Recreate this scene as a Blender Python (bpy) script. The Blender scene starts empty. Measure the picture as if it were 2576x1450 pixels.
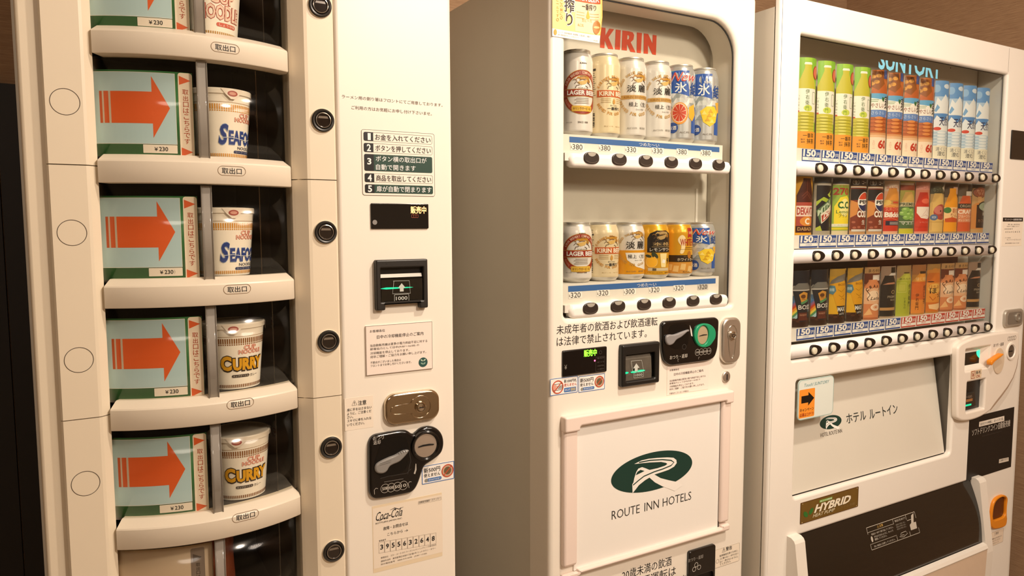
import bpy, math
from math import sin, cos, pi, radians, sqrt, atan2, asin
from mathutils import Vector, Matrix
from mathutils.geometry import tessellate_polygon

SC = bpy.context.scene
COL = SC.collection

# ------------------------------------------------------------------ camera
CAM_H = 1.32
F_PX, PITCH, ROLL, YAW = 1829.81, 0.085145, -0.003181, 0.5262
_f = Vector((sin(YAW) * cos(PITCH), cos(YAW) * cos(PITCH), -sin(PITCH)))
_r0 = Vector((cos(YAW), -sin(YAW), 0.0))
_u0 = _r0.cross(_f)
_r = _r0 * cos(ROLL) + _u0 * sin(ROLL)
_u = _u0 * cos(ROLL) - _r0 * sin(ROLL)
cam_data = bpy.data.cameras.new('camera')
cam_data.sensor_width = 36.0
cam_data.lens = F_PX / 2576 * 36.0
cam_data.clip_start = 0.02
cam = bpy.data.objects.new('camera', cam_data)
COL.objects.link(cam)
_b = -_f
cam.matrix_world = Matrix(((_r.x, _u.x, _b.x, 0.0), (_r.y, _u.y, _b.y, 0.0), (_r.z, _u.z, _b.z, CAM_H), (0, 0, 0, 1)))
SC.camera = cam

# ------------------------------------------------------------------ world, lights, exposure
SC.view_settings.view_transform = 'Standard'
SC.view_settings.look = 'None'
SC.view_settings.gamma = 1.0
SC.view_settings.use_curve_mapping = False
SC.view_settings.exposure = 0.26
w = bpy.data.worlds.new('room_ambient')
SC.world = w
w.use_nodes = True
w.node_tree.nodes['Background'].inputs[0].default_value = (1.0, 0.84, 0.68, 1)
w.node_tree.nodes['Background'].inputs[1].default_value = 0.42


def lamp(name, loc, target, power, size, color=(1.0, 0.85, 0.70), kind='AREA', spread=180):
    d = bpy.data.lights.new(name, kind)
    d.energy = power
    d.color = color
    if kind == 'AREA':
        d.shape = 'DISK'
        d.size = size
        d.spread = radians(spread)
    else:
        d.shadow_soft_size = size
    o = bpy.data.objects.new(name, d)
    COL.objects.link(o)
    o.location = loc
    o.rotation_euler = (Vector(target) - Vector(loc)).to_track_quat('-Z', 'Y').to_euler()
    return o


lamp('ceiling_downlight', (1.12, 0.40, 2.42), (1.12, 0.62, 0.0), 17, 0.09)
lamp('ceiling_spotlight', (1.15, -0.70, 2.42), (1.1, 0.9, 1.2), 25, 0.22)
lamp('added_fill_light', (-0.5, -1.2, 2.42), (-0.2, 0.2, 0.6), 12, 0.7)  # unseen lamp added as broad fill from the front
lamp('added_fill_light', (2.1, -1.2, 2.42), (2.1, 0.2, 0.6), 20, 0.7)  # second unseen fill, added on the right


# ------------------------------------------------------------------ from the photograph's frame to points on real planes
def ray(px, py):
    return _f + _r * ((px - 1288) / F_PX) - _u * ((py - 725) / F_PX)


def at(px, py, Y):                       # (x, z) on the upright plane y = Y
    d = ray(px, py)
    return (d.x * Y / d.y, CAM_H + d.z * Y / d.y)


def yat(px, py, X):
    d = ray(px, py)
    return d.y * X / d.x


def boxat(Y, tl, br):
    a, b = at(*tl, Y), at(*br, Y)
    return (a[0], b[0], b[1], a[1])      # x0, x1, z0, z1


def quad(Y, tl, tr, bl, br):
    a, b, c, d = at(*tl, Y), at(*tr, Y), at(*bl, Y), at(*br, Y)
    return ((a[0] + c[0]) / 2, (b[0] + d[0]) / 2, (c[1] + d[1]) / 2, (a[1] + b[1]) / 2)


# ------------------------------------------------------------------ materials
def lin(c):
    c = c / 255.0
    return c / 12.92 if c <= 0.04045 else ((c + 0.055) / 1.055) ** 2.4


def rgb(h):
    return (lin(int(h[0:2], 16)), lin(int(h[2:4], 16)), lin(int(h[4:6], 16)), 1.0)


_mats = {}


def mat(h, rough=0.5, metal=0.0, emit=None, estr=0.0, coat=0.0, var=0.0, scale=40.0, bump=0.0, spec=0.5):
    key = (h, rough, metal, emit, estr, coat, var, scale, bump, spec)
    if key in _mats:
        return _mats[key]
    m = bpy.data.materials.new('surface_' + h)
    m.use_nodes = True
    nt = m.node_tree
    b = nt.nodes['Principled BSDF']
    col = rgb(h)
    b.inputs['Base Color'].default_value = col
    b.inputs['Roughness'].default_value = rough
    b.inputs['Metallic'].default_value = metal
    b.inputs['Specular IOR Level'].default_value = spec
    b.inputs['Coat Weight'].default_value = coat
    if emit:
        b.inputs['Emission Color'].default_value = rgb(emit)
        b.inputs['Emission Strength'].default_value = estr
    if var or bump:
        tc = nt.nodes.new('ShaderNodeTexCoord')
        nz = nt.nodes.new('ShaderNodeTexNoise')
        nz.inputs['Scale'].default_value = scale
        nz.inputs['Detail'].default_value = 4
        nt.links.new(tc.outputs['Object'], nz.inputs['Vector'])
        if var:
            mx = nt.nodes.new('ShaderNodeMix')
            mx.data_type = 'RGBA'
            mx.inputs[6].default_value = tuple(c * (1 - var) for c in col[:3]) + (1,)
            mx.inputs[7].default_value = tuple(min(1, c * (1 + var)) for c in col[:3]) + (1,)
            nt.links.new(nz.outputs['Fac'], mx.inputs[0])
            nt.links.new(mx.outputs[2], b.inputs['Base Color'])
        if bump:
            bp = nt.nodes.new('ShaderNodeBump')
            bp.inputs['Strength'].default_value = bump
            bp.inputs['Distance'].default_value = 0.002
            nt.links.new(nz.outputs['Fac'], bp.inputs['Height'])
            nt.links.new(bp.outputs['Normal'], b.inputs['Normal'])
    _mats[key] = m
    return m


def clear(name, tint='ffffff', rough=0.03, ior=1.45, body=0.0, bodycol='888888'):
    m = bpy.data.materials.new(name)
    m.use_nodes = True
    nt = m.node_tree
    nt.nodes.clear()
    out = nt.nodes.new('ShaderNodeOutputMaterial')
    tr = nt.nodes.new('ShaderNodeBsdfTransparent')
    tr.inputs[0].default_value = rgb(tint)
    gl = nt.nodes.new('ShaderNodeBsdfGlossy')
    gl.inputs['Roughness'].default_value = rough
    fr = nt.nodes.new('ShaderNodeFresnel')
    fr.inputs[0].default_value = ior
    mx = nt.nodes.new('ShaderNodeMixShader')
    first = tr
    if body:
        df = nt.nodes.new('ShaderNodeBsdfDiffuse')
        df.inputs[0].default_value = rgb(bodycol)
        m0 = nt.nodes.new('ShaderNodeMixShader')
        m0.inputs[0].default_value = body
        nt.links.new(tr.outputs[0], m0.inputs[1])
        nt.links.new(df.outputs[0], m0.inputs[2])
        first = m0
    ge = nt.nodes.new('ShaderNodeNewGeometry')       # reflect only where a ray enters the sheet
    iv = nt.nodes.new('ShaderNodeMath')
    iv.operation = 'SUBTRACT'
    iv.inputs[0].default_value = 1.0
    mu = nt.nodes.new('ShaderNodeMath')
    mu.operation = 'MULTIPLY'
    nt.links.new(ge.outputs['Backfacing'], iv.inputs[1])
    nt.links.new(iv.outputs[0], mu.inputs[0])
    nt.links.new(fr.outputs[0], mu.inputs[1])
    nt.links.new(mu.outputs[0], mx.inputs[0])
    nt.links.new(first.outputs[0], mx.inputs[1])
    nt.links.new(gl.outputs[0], mx.inputs[2])
    nt.links.new(mx.outputs[0], out.inputs[0])
    return m


def wallpaper(name, a, b, bump=0.25):
    m = bpy.data.materials.new(name)
    m.use_nodes = True
    nt = m.node_tree
    bs = nt.nodes['Principled BSDF']
    bs.inputs['Roughness'].default_value = 0.8
    tc = nt.nodes.new('ShaderNodeTexCoord')
    mp = nt.nodes.new('ShaderNodeMapping')
    mp.inputs['Scale'].default_value = (6, 6, 130)
    nz = nt.nodes.new('ShaderNodeTexNoise')
    nz.inputs['Scale'].default_value = 3.0
    nz.inputs['Detail'].default_value = 6
    nz.inputs['Roughness'].default_value = 0.7
    rp = nt.nodes.new('ShaderNodeValToRGB')
    rp.color_ramp.elements[0].position = 0.3
    rp.color_ramp.elements[1].position = 0.72
    rp.color_ramp.elements[0].color = rgb(a)
    rp.color_ramp.elements[1].color = rgb(b)
    bp = nt.nodes.new('ShaderNodeBump')
    bp.inputs['Strength'].default_value = bump
    bp.inputs['Distance'].default_value = 0.004
    nt.links.new(tc.outputs['Object'], mp.inputs[0])
    nt.links.new(mp.outputs[0], nz.inputs['Vector'])
    nt.links.new(nz.outputs['Fac'], rp.inputs[0])
    nt.links.new(rp.outputs[0], bs.inputs['Base Color'])
    nt.links.new(nz.outputs['Fac'], bp.inputs['Height'])
    nt.links.new(bp.outputs['Normal'], bs.inputs['Normal'])
    return m


BLACK = mat('0c0b0b', 0.35)
INK = mat('1c1a1a', 0.6)
WHITE = mat('f2f0ee', 0.5)
STEEL = mat('d2ccc2', 0.34, 0.9)
CHROME = mat('d8d4cc', 0.10, 1.0)


# ------------------------------------------------------------------ mesh builder
def area2(l):
    return sum(l[i][0] * l[(i + 1) % len(l)][1] - l[(i + 1) % len(l)][0] * l[i][1] for i in range(len(l))) / 2


def ccw(l):
    l = [tuple(p) for p in l]
    return l if area2(l) > 0 else l[::-1]


def inset(l, d):                         # moves a loop towards its left-hand side
    n = len(l)
    out = []
    for i in range(n):
        p, q, s = l[i - 1], l[i], l[(i + 1) % n]
        e1 = Vector((q[0] - p[0], q[1] - p[1]))
        e2 = Vector((s[0] - q[0], s[1] - q[1]))
        if e1.length < 1e-9 or e2.length < 1e-9:
            e1 = e2 = e1 if e1.length > e2.length else e2
        n1 = Vector((-e1.y, e1.x)).normalized()
        n2 = Vector((-e2.y, e2.x)).normalized()
        b = n1 + n2
        k = max(0.35, 1 + n1.dot(n2))
        out.append((q[0] + b.x / k * d, q[1] + b.y / k * d))
    return out


def rrect(x0, x1, z0, z1, r=0.0, n=5):
    rs = r if isinstance(r, (tuple, list)) else (r, r, r, r)     # bl, br, tr, tl
    out = []
    for (cx, cz, a0, rr) in ((x0, z0, pi, rs[0]), (x1, z0, 1.5 * pi, rs[1]), (x1, z1, 0, rs[2]), (x0, z1, 0.5 * pi, rs[3])):
        if rr <= 1e-6:
            out.append((cx, cz))
            continue
        ox = cx + rr if cx == x0 else cx - rr
        oz = cz + rr if cz == z0 else cz - rr
        for i in range(n + 1):
            a = a0 + i / n * pi / 2
            out.append((ox + rr * cos(a), oz + rr * sin(a)))
    return out


def ell(cx, cz, rx, rz=None, n=28, rot=0.0):
    rz = rx if rz is None else rz
    out = []
    for i in range(n):
        a = 2 * pi * i / n
        x, z = rx * cos(a), rz * sin(a)
        out.append((cx + x * cos(rot) - z * sin(rot), cz + x * sin(rot) + z * cos(rot)))
    return out


_txt = {}


def glyphs(s, bold, shear):
    key = (s, bold, shear)
    if key not in _txt:
        cu = bpy.data.curves.new('t', 'FONT')
        cu.body = s
        cu.resolution_u = 3 if len(s) < 4 else 2
        cu.offset = bold
        cu.shear = shear
        cu.fill_mode = 'FRONT'
        ob = bpy.data.objects.new('t', cu)
        me = ob.to_mesh()
        vs = [(v.co.x, v.co.y) for v in me.vertices]
        fs = [tuple(p.vertices) for p in me.polygons]
        ob.to_mesh_clear()
        bpy.data.objects.remove(ob)
        bpy.data.curves.remove(cu)
        xs = [v[0] for v in vs]
        ys = [v[1] for v in vs]
        x0, x1, y0, y1 = min(xs), max(xs), min(ys), max(ys)
        vs = [((a - x0) / max(1e-6, x1 - x0), (b - y0) / max(1e-6, y1 - y0)) for a, b in vs]
        _txt[key] = (vs, fs, (x1 - x0) / max(1e-6, y1 - y0))
    return _txt[key]


_world = {}                              # world position of every object's origin


class MB:
    def __init__(s, W=None):
        s.v, s.f, s.m, s.sm, s.mats = [], [], [], [], []
        s.W = W                          # surface map (x, lift, z) -> point
        s.maxdx = None
        s.clipz = None

    def on(s, Y):                        # print on the upright plane y = Y, facing the aisle
        s.W = lambda x, o, z, Y=Y: (x, Y - o, z)
        s.maxdx = None
        return s

    def mi(s, m):
        if m not in s.mats:
            s.mats.append(m)
        return s.mats.index(m)

    def add(s, verts, faces, m, smooth=False):
        b = len(s.v)
        s.v += [tuple(p) for p in verts]
        k = s.mi(m)
        for fc in faces:
            s.f.append(tuple(i + b for i in fc))
            s.m.append(k)
            s.sm.append(smooth)

    # -- print on the current surface
    def tris(s, pts, fs, o, m):
        if s.clipz is not None:           # leave out print above a level line
            np_, nf = [], []
            for f in fs:
                poly = [pts[i] for i in f]
                res = []
                for i in range(len(poly)):
                    a, b = poly[i], poly[(i + 1) % len(poly)]
                    ia, ib = a[1] <= s.clipz, b[1] <= s.clipz
                    if ia:
                        res.append(a)
                    if ia != ib:
                        t = (s.clipz - a[1]) / (b[1] - a[1])
                        res.append((a[0] + (b[0] - a[0]) * t, s.clipz))
                if len(res) > 2:
                    nf.append(tuple(range(len(np_), len(np_) + len(res))))
                    np_ += res
            pts, fs = np_, nf
        if s.maxdx:
            tl = [[pts[i] for i in f] for f in fs]
            out = []
            while tl:
                t = tl.pop()
                if len(t) > 3:
                    tl += [[t[0], t[i], t[i + 1]] for i in range(1, len(t) - 1)]
                    continue
                e = [abs(t[i][0] - t[(i + 1) % 3][0]) for i in range(3)]
                if max(e) > s.maxdx:
                    i = e.index(max(e))
                    a, b, c = t[i], t[(i + 1) % 3], t[(i + 2) % 3]
                    h = ((a[0] + b[0]) / 2, (a[1] + b[1]) / 2)
                    tl += [[a, h, c], [h, b, c]]
                else:
                    out.append(t)
            vs, fs2 = [], []
            for t in out:
                fs2.append((len(vs), len(vs) + 1, len(vs) + 2))
                vs += [s.W(p[0], o, p[1]) for p in t]
            s.add(vs, fs2, m)
        else:
            s.add([s.W(p[0], o, p[1]) for p in pts], fs, m)

    def flat(s, loops, m, o=0.0003):
        if not isinstance(loops[0][0], (tuple, list)):
            loops = [loops]
        loops = [ccw(loops[0])] + [ccw(h)[::-1] for h in loops[1:]]
        pts = [p for l in loops for p in l]
        t = tessellate_polygon([[Vector((p[0], p[1], 0)) for p in l] for l in loops])
        fs = []
        for a, b, c in t:
            A, B, C = pts[a], pts[b], pts[c]
            ar = (B[0] - A[0]) * (C[1] - A[1]) - (C[0] - A[0]) * (B[1] - A[1])
            fs.append((a, b, c) if ar > 0 else (a, c, b))
        s.tris(pts, fs, o, m)

    def rect(s, x0, x1, z0, z1, m, o=0.0003, r=0.0):
        s.flat(rrect(x0, x1, z0, z1, r), m, o)

    def frame(s, x0, x1, z0, z1, t, m, o=0.0004, r=0.0):
        s.flat([rrect(x0, x1, z0, z1, r), rrect(x0 + t, x1 - t, z0 + t, z1 - t, max(0, r - t))], m, o)

    def ring(s, cx, cz, r0, r1, m, o=0.0004, k=1.0, n=28):
        s.flat([ell(cx, cz, r1, r1 * k, n), ell(cx, cz, r0, r0 * k, n)], m, o)

    def stroke(s, pts, wd, m, o=0.0004):  # a ribbon; wd one width or one per point
        n = len(pts)
        ws = wd if isinstance(wd, (list, tuple)) else [wd] * n
        L, R = [], []
        for i in range(n):
            a, b = pts[max(0, i - 1)], pts[min(n - 1, i + 1)]
            d = Vector((b[0] - a[0], b[1] - a[1]))
            d = d.normalized() if d.length > 1e-9 else Vector((1, 0))
            q = Vector((-d.y, d.x)) * ws[i] / 2
            L.append((pts[i][0] + q.x, pts[i][1] + q.y))
            R.append((pts[i][0] - q.x, pts[i][1] - q.y))
        s.tris(L + R, [(n + i, n + i + 1, i + 1, i) for i in range(n - 1)], o, m)

    def text(s, t, x0, x1, z0, z1, m, o=0.0005, bold=0.0, shear=0.0, keep=False):
        wide = any(ord(c) > 0x2e00 for c in t)
        if wide and bold > 0:             # heavier strokes: overlaid prints, as outline growth breaks dense characters
            d = bold * 0.55 * (z1 - z0)
            for i, (a, b) in enumerate(((-d, 0), (d, 0), (0, -d), (0, d)) if bold < 0.025 else [(d * cos(k * pi / 4), d * sin(k * pi / 4)) for k in range(8)]):
                s.text(t, x0 + a, x1 + a, z0 + b, z1 + b, m, o + 0.000004 * i, 0.0, shear, keep)
            return
        vs, fs, asp = glyphs(t, bold, shear)
        if keep:                          # keep the letters' own proportions inside the box
            hgt = min(z1 - z0, (x1 - x0) / asp)
            cx, cz = (x0 + x1) / 2, (z0 + z1) / 2
            x0, x1, z0, z1 = cx - hgt * asp / 2, cx + hgt * asp / 2, cz - hgt / 2, cz + hgt / 2
        s.tris([(x0 + a * (x1 - x0), z0 + b * (z1 - z0)) for a, b in vs], fs, o, m)

    def vtext(s, t, x0, x1, z0, z1, m, o=0.0005, bold=0.0):
        h = (z1 - z0) / len(t)
        for i, c in enumerate(t):
            s.text(c, x0, x1, z1 - (i + 0.92) * h, z1 - (i + 0.08) * h, m, o, bold, keep=True)

    def arctext(s, t, cx, cz, r, a0, a1, h, m, o=0.0005, bold=0.0, k=1.0, inside=False):
        n = len(t)
        for i, c in enumerate(t):
            if c == ' ':
                continue
            a = a0 + (a1 - a0) * (i + 0.5) / n
            vs, fs, asp = glyphs(c, bold, 0)
            ww = min(h * asp, abs(a1 - a0) * r / n * 0.9)
            tx, tz = (sin(a), -cos(a)) if not inside else (-sin(a), cos(a))
            ux, uz = (cos(a), sin(a)) if not inside else (-cos(a), -sin(a))
            pts = []
            for (p, q) in vs:
                e, g = (p - 0.5) * ww, (q - 0.5) * h
                pts.append((cx + r * cos(a) + tx * e + ux * g, cz + (r * sin(a) + tz * e + uz * g) * k))
            s.tris(pts, fs, o, m)

    # -- solids
    def plate(s, loops, y0, y1, m, bev=0.0, seg=3, fm=None):
        """loops in (x, z): outer then holes; front at y0 (towards the aisle), back at y1; bevelled front edge"""
        if not isinstance(loops[0][0], (tuple, list)):
            loops = [loops]
        loops = [ccw(loops[0])] + [ccw(h)[::-1] for h in loops[1:]]
        front = []
        for l in loops:
            rings = [(l, y1)]
            if bev > 0:
                for k in range(seg + 1):
                    a = k / seg * pi / 2
                    rings.append((inset(l, bev * (1 - cos(a))), y0 + bev * (1 - sin(a))))
            else:
                rings.append((l, y0))
            n = len(l)
            vs, fs = [], []
            for (lp, y) in rings:
                vs += [(p[0], y, p[1]) for p in lp]
            for k in range(len(rings) - 1):
                for i in range(n):
                    j = (i + 1) % n
                    fs.append((k * n + i, k * n + j, (k + 1) * n + j, (k + 1) * n + i))
            s.add(vs, fs, m, smooth=n > 8)
            front.append(rings[-1][0])
        W, mx = s.W, s.maxdx
        s.on(y0)
        s.flat(front, fm or m, 0.0)
        s.W = lambda x, o, z: (x, y1, z)
        b = len(s.f)
        s.flat(loops, m, 0.0)
        for i in range(b, len(s.f)):
            s.f[i] = s.f[i][::-1]
        s.W, s.maxdx = W, mx

    def box(s, x0, x1, y0, y1, z0, z1, m):
        v = [(x, y, z) for z in (z0, z1) for y in (y0, y1) for x in (x0, x1)]
        s.add(v, [(0, 2, 3, 1), (4, 5, 7, 6), (0, 1, 5, 4), (2, 6, 7, 3), (0, 4, 6, 2), (1, 3, 7, 5)], m)

    def prism(s, plan, z0, z1, m, smooth=False):       # plan: (x, y) loop extruded upwards
        plan = ccw(plan)
        n = len(plan)
        v = [(p[0], p[1], z0) for p in plan] + [(p[0], p[1], z1) for p in plan]
        s.add(v, [(i, (i + 1) % n, n + (i + 1) % n, n + i) for i in range(n)], m, smooth)
        t = tessellate_polygon([[Vector((p[0], p[1], 0)) for p in plan]])
        for a, b, c in t:
            A, B, C = plan[a], plan[b], plan[c]
            up = (B[0] - A[0]) * (C[1] - A[1]) - (C[0] - A[0]) * (B[1] - A[1]) > 0
            q = (a, b, c) if up else (a, c, b)
            s.add([v[n + i] for i in q], [(0, 1, 2)], m)
            s.add([v[i] for i in q], [(0, 2, 1)], m)

    def xprism(s, prof, x0, x1, m, smooth=False):      # prof: (y, z) loop extruded along x
        prof = ccw(prof)
        n = len(prof)
        v = [(x0, p[0], p[1]) for p in prof] + [(x1, p[0], p[1]) for p in prof]
        s.add(v, [(i, (i + 1) % n, n + (i + 1) % n, n + i) for i in range(n)], m, smooth)
        t = tessellate_polygon([[Vector((p[0], p[1], 0)) for p in prof]])
        for a, b, c in t:
            s.add([v[n + i] for i in (a, b, c)], [(0, 1, 2)], m)
            s.add([v[i] for i in (a, b, c)], [(0, 2, 1)], m)

    def lathe(s, prof, cx, cy, m, n=40, a0=0.0, a1=2 * pi, smooth=True, mats=None):
        """prof: (r, z) from bottom to top"""
        full = abs(a1 - a0 - 2 * pi) < 1e-6
        cnt = n if full else n + 1
        vs = []
        for (r, z) in prof:
            for i in range(cnt):
                a = a0 + (a1 - a0) * i / n
                vs.append((cx + r * sin(a), cy - r * cos(a), z))
        for k in range(len(prof) - 1):
            fs = []
            for i in range(n):
                j = (i + 1) % cnt
                fs.append((k * cnt + i, k * cnt + j, (k + 1) * cnt + j, (k + 1) * cnt + i))
            b = {i for f in fs for i in f}
            lo = min(b)
            s.add(vs[lo:max(b) + 1], [tuple(i - lo for i in f) for f in fs], (mats[k] if mats else m), smooth)

    def knob(s, prof, cx, cz, m, n=32, mats=None, k=1.0):
        """turned about the axis facing the aisle; prof: (r, y) from back to front, the last r may be 0"""
        for q in range(len(prof) - 1):
            (r0, y0), (r1, y1) = prof[q], prof[q + 1]
            v = [(cx + r0 * cos(2 * pi * i / n), y0, cz + k * r0 * sin(2 * pi * i / n)) for i in range(n)]
            v += [(cx + r1 * cos(2 * pi * i / n), y1, cz + k * r1 * sin(2 * pi * i / n)) for i in range(n)]
            s.add(v, [(i, (i + 1) % n, n + (i + 1) % n, n + i) for i in range(n)], mats[q] if mats else m, True)

    def tube(s, pts, r, m, n=10):
        pts = [Vector(p) for p in pts]
        vs = []
        for i, p in enumerate(pts):
            d = (pts[min(i + 1, len(pts) - 1)] - pts[max(i - 1, 0)]).normalized()
            a = d.cross(Vector((0, 0, 1)))
            if a.length < 1e-3:
                a = d.cross(Vector((0, 1, 0)))
            a.normalize()
            b = d.cross(a)
            rr = r[i] if isinstance(r, (list, tuple)) else r
            vs += [p + a * rr * cos(2 * pi * k / n) + b * rr * sin(2 * pi * k / n) for k in range(n)]
        fs = [(i * n + k, i * n + (k + 1) % n, (i + 1) * n + (k + 1) % n, (i + 1) * n + k) for i in range(len(pts) - 1) for k in range(n)]
        fs += [tuple(range(n))[::-1], tuple((len(pts) - 1) * n + k for k in range(n))]
        s.add(vs, fs, m, True)

    def build(s, name, parent=None, origin=None, label=None):
        org = _world[parent.name] if parent is not None else Vector(origin or (0, 0, 0))
        me = bpy.data.meshes.new(name)
        me.from_pydata([(p[0] - org.x, p[1] - org.y, p[2] - org.z) for p in s.v], [], s.f)
        for m in s.mats:
            me.materials.append(m)
        me.polygons.foreach_set('material_index', s.m)
        me.polygons.foreach_set('use_smooth', s.sm)
        me.update()
        o = bpy.data.objects.new(name, me)
        COL.objects.link(o)
        if parent is not None:
            o.parent = parent
        else:
            o.location = org
        _world[o.name] = org
        if label:
            o['label'] = label
        return o


def thing(name, label, cat, loc, group=None):
    o = bpy.data.objects.new(name, None)
    o.empty_display_size = 0.05
    COL.objects.link(o)
    o.location = loc
    _world[o.name] = Vector(loc)
    o['label'] = label
    o['category'] = cat
    if group:
        o['group'] = group
    return o


def crop(ox, oy, sc):                    # a reading off an enlarged detail of the photograph
    return lambda x, y: (x / sc + ox, y / sc + oy)


class Pr:
    """prints on the plane y = Y at places read off a detail of the photograph"""
    def __init__(s, mb, Y, c=None):
        s.mb, s.Y, s.c = mb, Y, c or (lambda x, y: (x, y))
        mb.on(Y)

    def p(s, x, y):
        return at(*s.c(x, y), s.Y)

    def t(s, txt, x0, y0, x1, y1, hgt, m=INK, bold=0.0, shear=0.0, o=0.0005):
        """text whose left and right middles lie at (x0,y0), (x1,y1); hgt in the detail's own units"""
        a, b = s.p(x0, y0), s.p(x1, y1)
        u, l = s.p((x0 + x1) / 2, (y0 + y1) / 2 - hgt / 2), s.p((x0 + x1) / 2, (y0 + y1) / 2 + hgt / 2)
        cz, h = (a[1] + b[1]) / 2, (u[1] - l[1])
        s.mb.text(txt, a[0], b[0], cz - h / 2, cz + h / 2, m, o, bold, shear)

    def poly(s, pts, m, o=0.0003):
        s.mb.flat([s.p(*q) for q in pts], m, o)

    def stroke(s, pts, wd, m, o=0.0004):
        s.mb.stroke([s.p(*q) for q in pts], wd, m, o)

    def q(s, tl, tr, bl, br):
        return quad(s.Y, s.c(*tl), s.c(*tr), s.c(*bl), s.c(*br))


def chaikin(l, n=2):
    for _ in range(n):
        o = []
        for i in range(len(l)):
            a, b = l[i], l[(i + 1) % len(l)]
            o += [(a[0] * .75 + b[0] * .25, a[1] * .75 + b[1] * .25), (a[0] * .25 + b[0] * .75, a[1] * .25 + b[1] * .75)]
        l = o
    return l


def roundpoly(pts, r, n=4):
    pts = ccw(pts)
    out = []
    for i in range(len(pts)):
        p, q, s = (Vector(pts[i - 1]), Vector(pts[i]), Vector(pts[(i + 1) % len(pts)]))
        a, b = (p - q), (s - q)
        rr = min(r, a.length * 0.45, b.length * 0.45)
        A, B = q + a.normalized() * rr, q + b.normalized() * rr
        for k in range(n + 1):
            t = k / n
            v = A * (1 - t) ** 2 + q * 2 * t * (1 - t) + B * t ** 2
            out.append((v.x, v.y))
    return out



# ------------------------------------------------------------------ the room
def slab(name, x0, x1, y0, y1, z0, z1, m):
    mb = MB()
    mb.box(x0, x1, y0, y1, z0, z1, m)
    o = mb.build(name)
    o['kind'] = 'structure'
    return o


WALL_Y = 1.84
WALL_X = 2.56
paper = wallpaper('brown_wallpaper', '8a6a4e', 'b0906e')
tan = mat('d8c8ae', 0.8, var=0.05, scale=12)
slab('wall_back', -2.6, WALL_X, WALL_Y, WALL_Y + 0.1, 0, 2.5, paper)
slab('wall_front', -2.6, WALL_X, -2.3, -2.2, 0, 2.5, tan)
slab('wall_left', -2.7, -2.6, -2.3, WALL_Y + 0.1, 0, 2.5, tan)
slab('wall_right', WALL_X, WALL_X + 0.1, -2.3, WALL_Y + 0.1, 0, 2.5, paper)
slab('floor', -2.7, WALL_X + 0.1, -2.3, WALL_Y + 0.1, -0.1, 0, mat('94806a', 0.75, var=0.2, scale=60))
slab('ceiling', -2.7, WALL_X + 0.1, -2.3, WALL_Y + 0.1, 2.5, 2.6, mat('d9cdbb', 0.8, var=0.03, scale=20))
zw = at(15, 210, WALL_Y - 0.02)[1]
darkwood = mat('140d08', 0.6, var=0.25, scale=9)
mb = MB()
mb.box(-1.6, -0.152, WALL_Y - 0.02, WALL_Y, 0.0, zw, darkwood)
mb.box(-0.149, -0.02, WALL_Y - 0.02, WALL_Y, 0.0, zw, darkwood)
mb.build('trim_1')['kind'] = 'structure'

# ------------------------------------------------------------------ materials of the machines
CREAM = mat('e6d8c0', 0.42, var=0.02, scale=6, bump=0.02)
CREAM_L = mat('f3eadc', 0.38, var=0.015, scale=5)
BARC = mat('e9ddc9', 0.36, var=0.015, scale=6)
SHELL = mat('efe7da', 0.35, var=0.02, scale=5)
SIDE = mat('d3cdbf', 0.5, var=0.03, scale=8)
DARK = mat('0b0a09', 0.55)
GLOSSBLK = mat('0d0c0c', 0.16, coat=0.4)
GREYP = mat('8f8d8a', 0.35)
PINKW = mat('efddd2', 0.4, var=0.02, scale=7)
GLASS = clear('window_acrylic', 'f7f7f4', 0.02, 1.40)
TINT = clear('tray_door_acrylic', 'fbfaf6', 0.10, 1.40)
SMOKE = clear('clear_ridge', 'c9c4be', 0.06, 1.5, 0.5, 'c9c2b8')
GREEN = mat('3a7a47', 0.45)
PALE = mat('bcdbe6', 0.45)
ORANGE = mat('e6642a', 0.5)

# ------------------------------------------------------------------ LEFT MACHINE: noodle vending machine
YL = 1.2
LM = thing('vending_machine', 'cream instant noodle vending machine with bowed trays and orange arrow signs',
           'vending machine', (0.25, 1.55, 0.0))
H0 = 1.32
mb = MB()
mb.plate(rrect(-0.078, 0.572, 0.03, 1.83, 0.006), 1.46, 1.82, SIDE)
mb.plate([rrect(-0.078, 0.572, 0.03, 1.83, 0.006), rrect(-0.004, 0.304, 0.3, 1.79)], 1.238, 1.46, SIDE)
mb.box(-0.05, 0.55, 1.28, 1.80, 0.0, 0.03, DARK)
mb.build('cabinet', LM)
mb = MB()
mb.plate([rrect(-0.0735, 0.572, 0.08, 1.83, 0.006), rrect(0.014, 0.300, 0.34, 1.76)], 1.2115, 1.238, CREAM, bev=0.005)
mb.build('door', LM)
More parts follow.
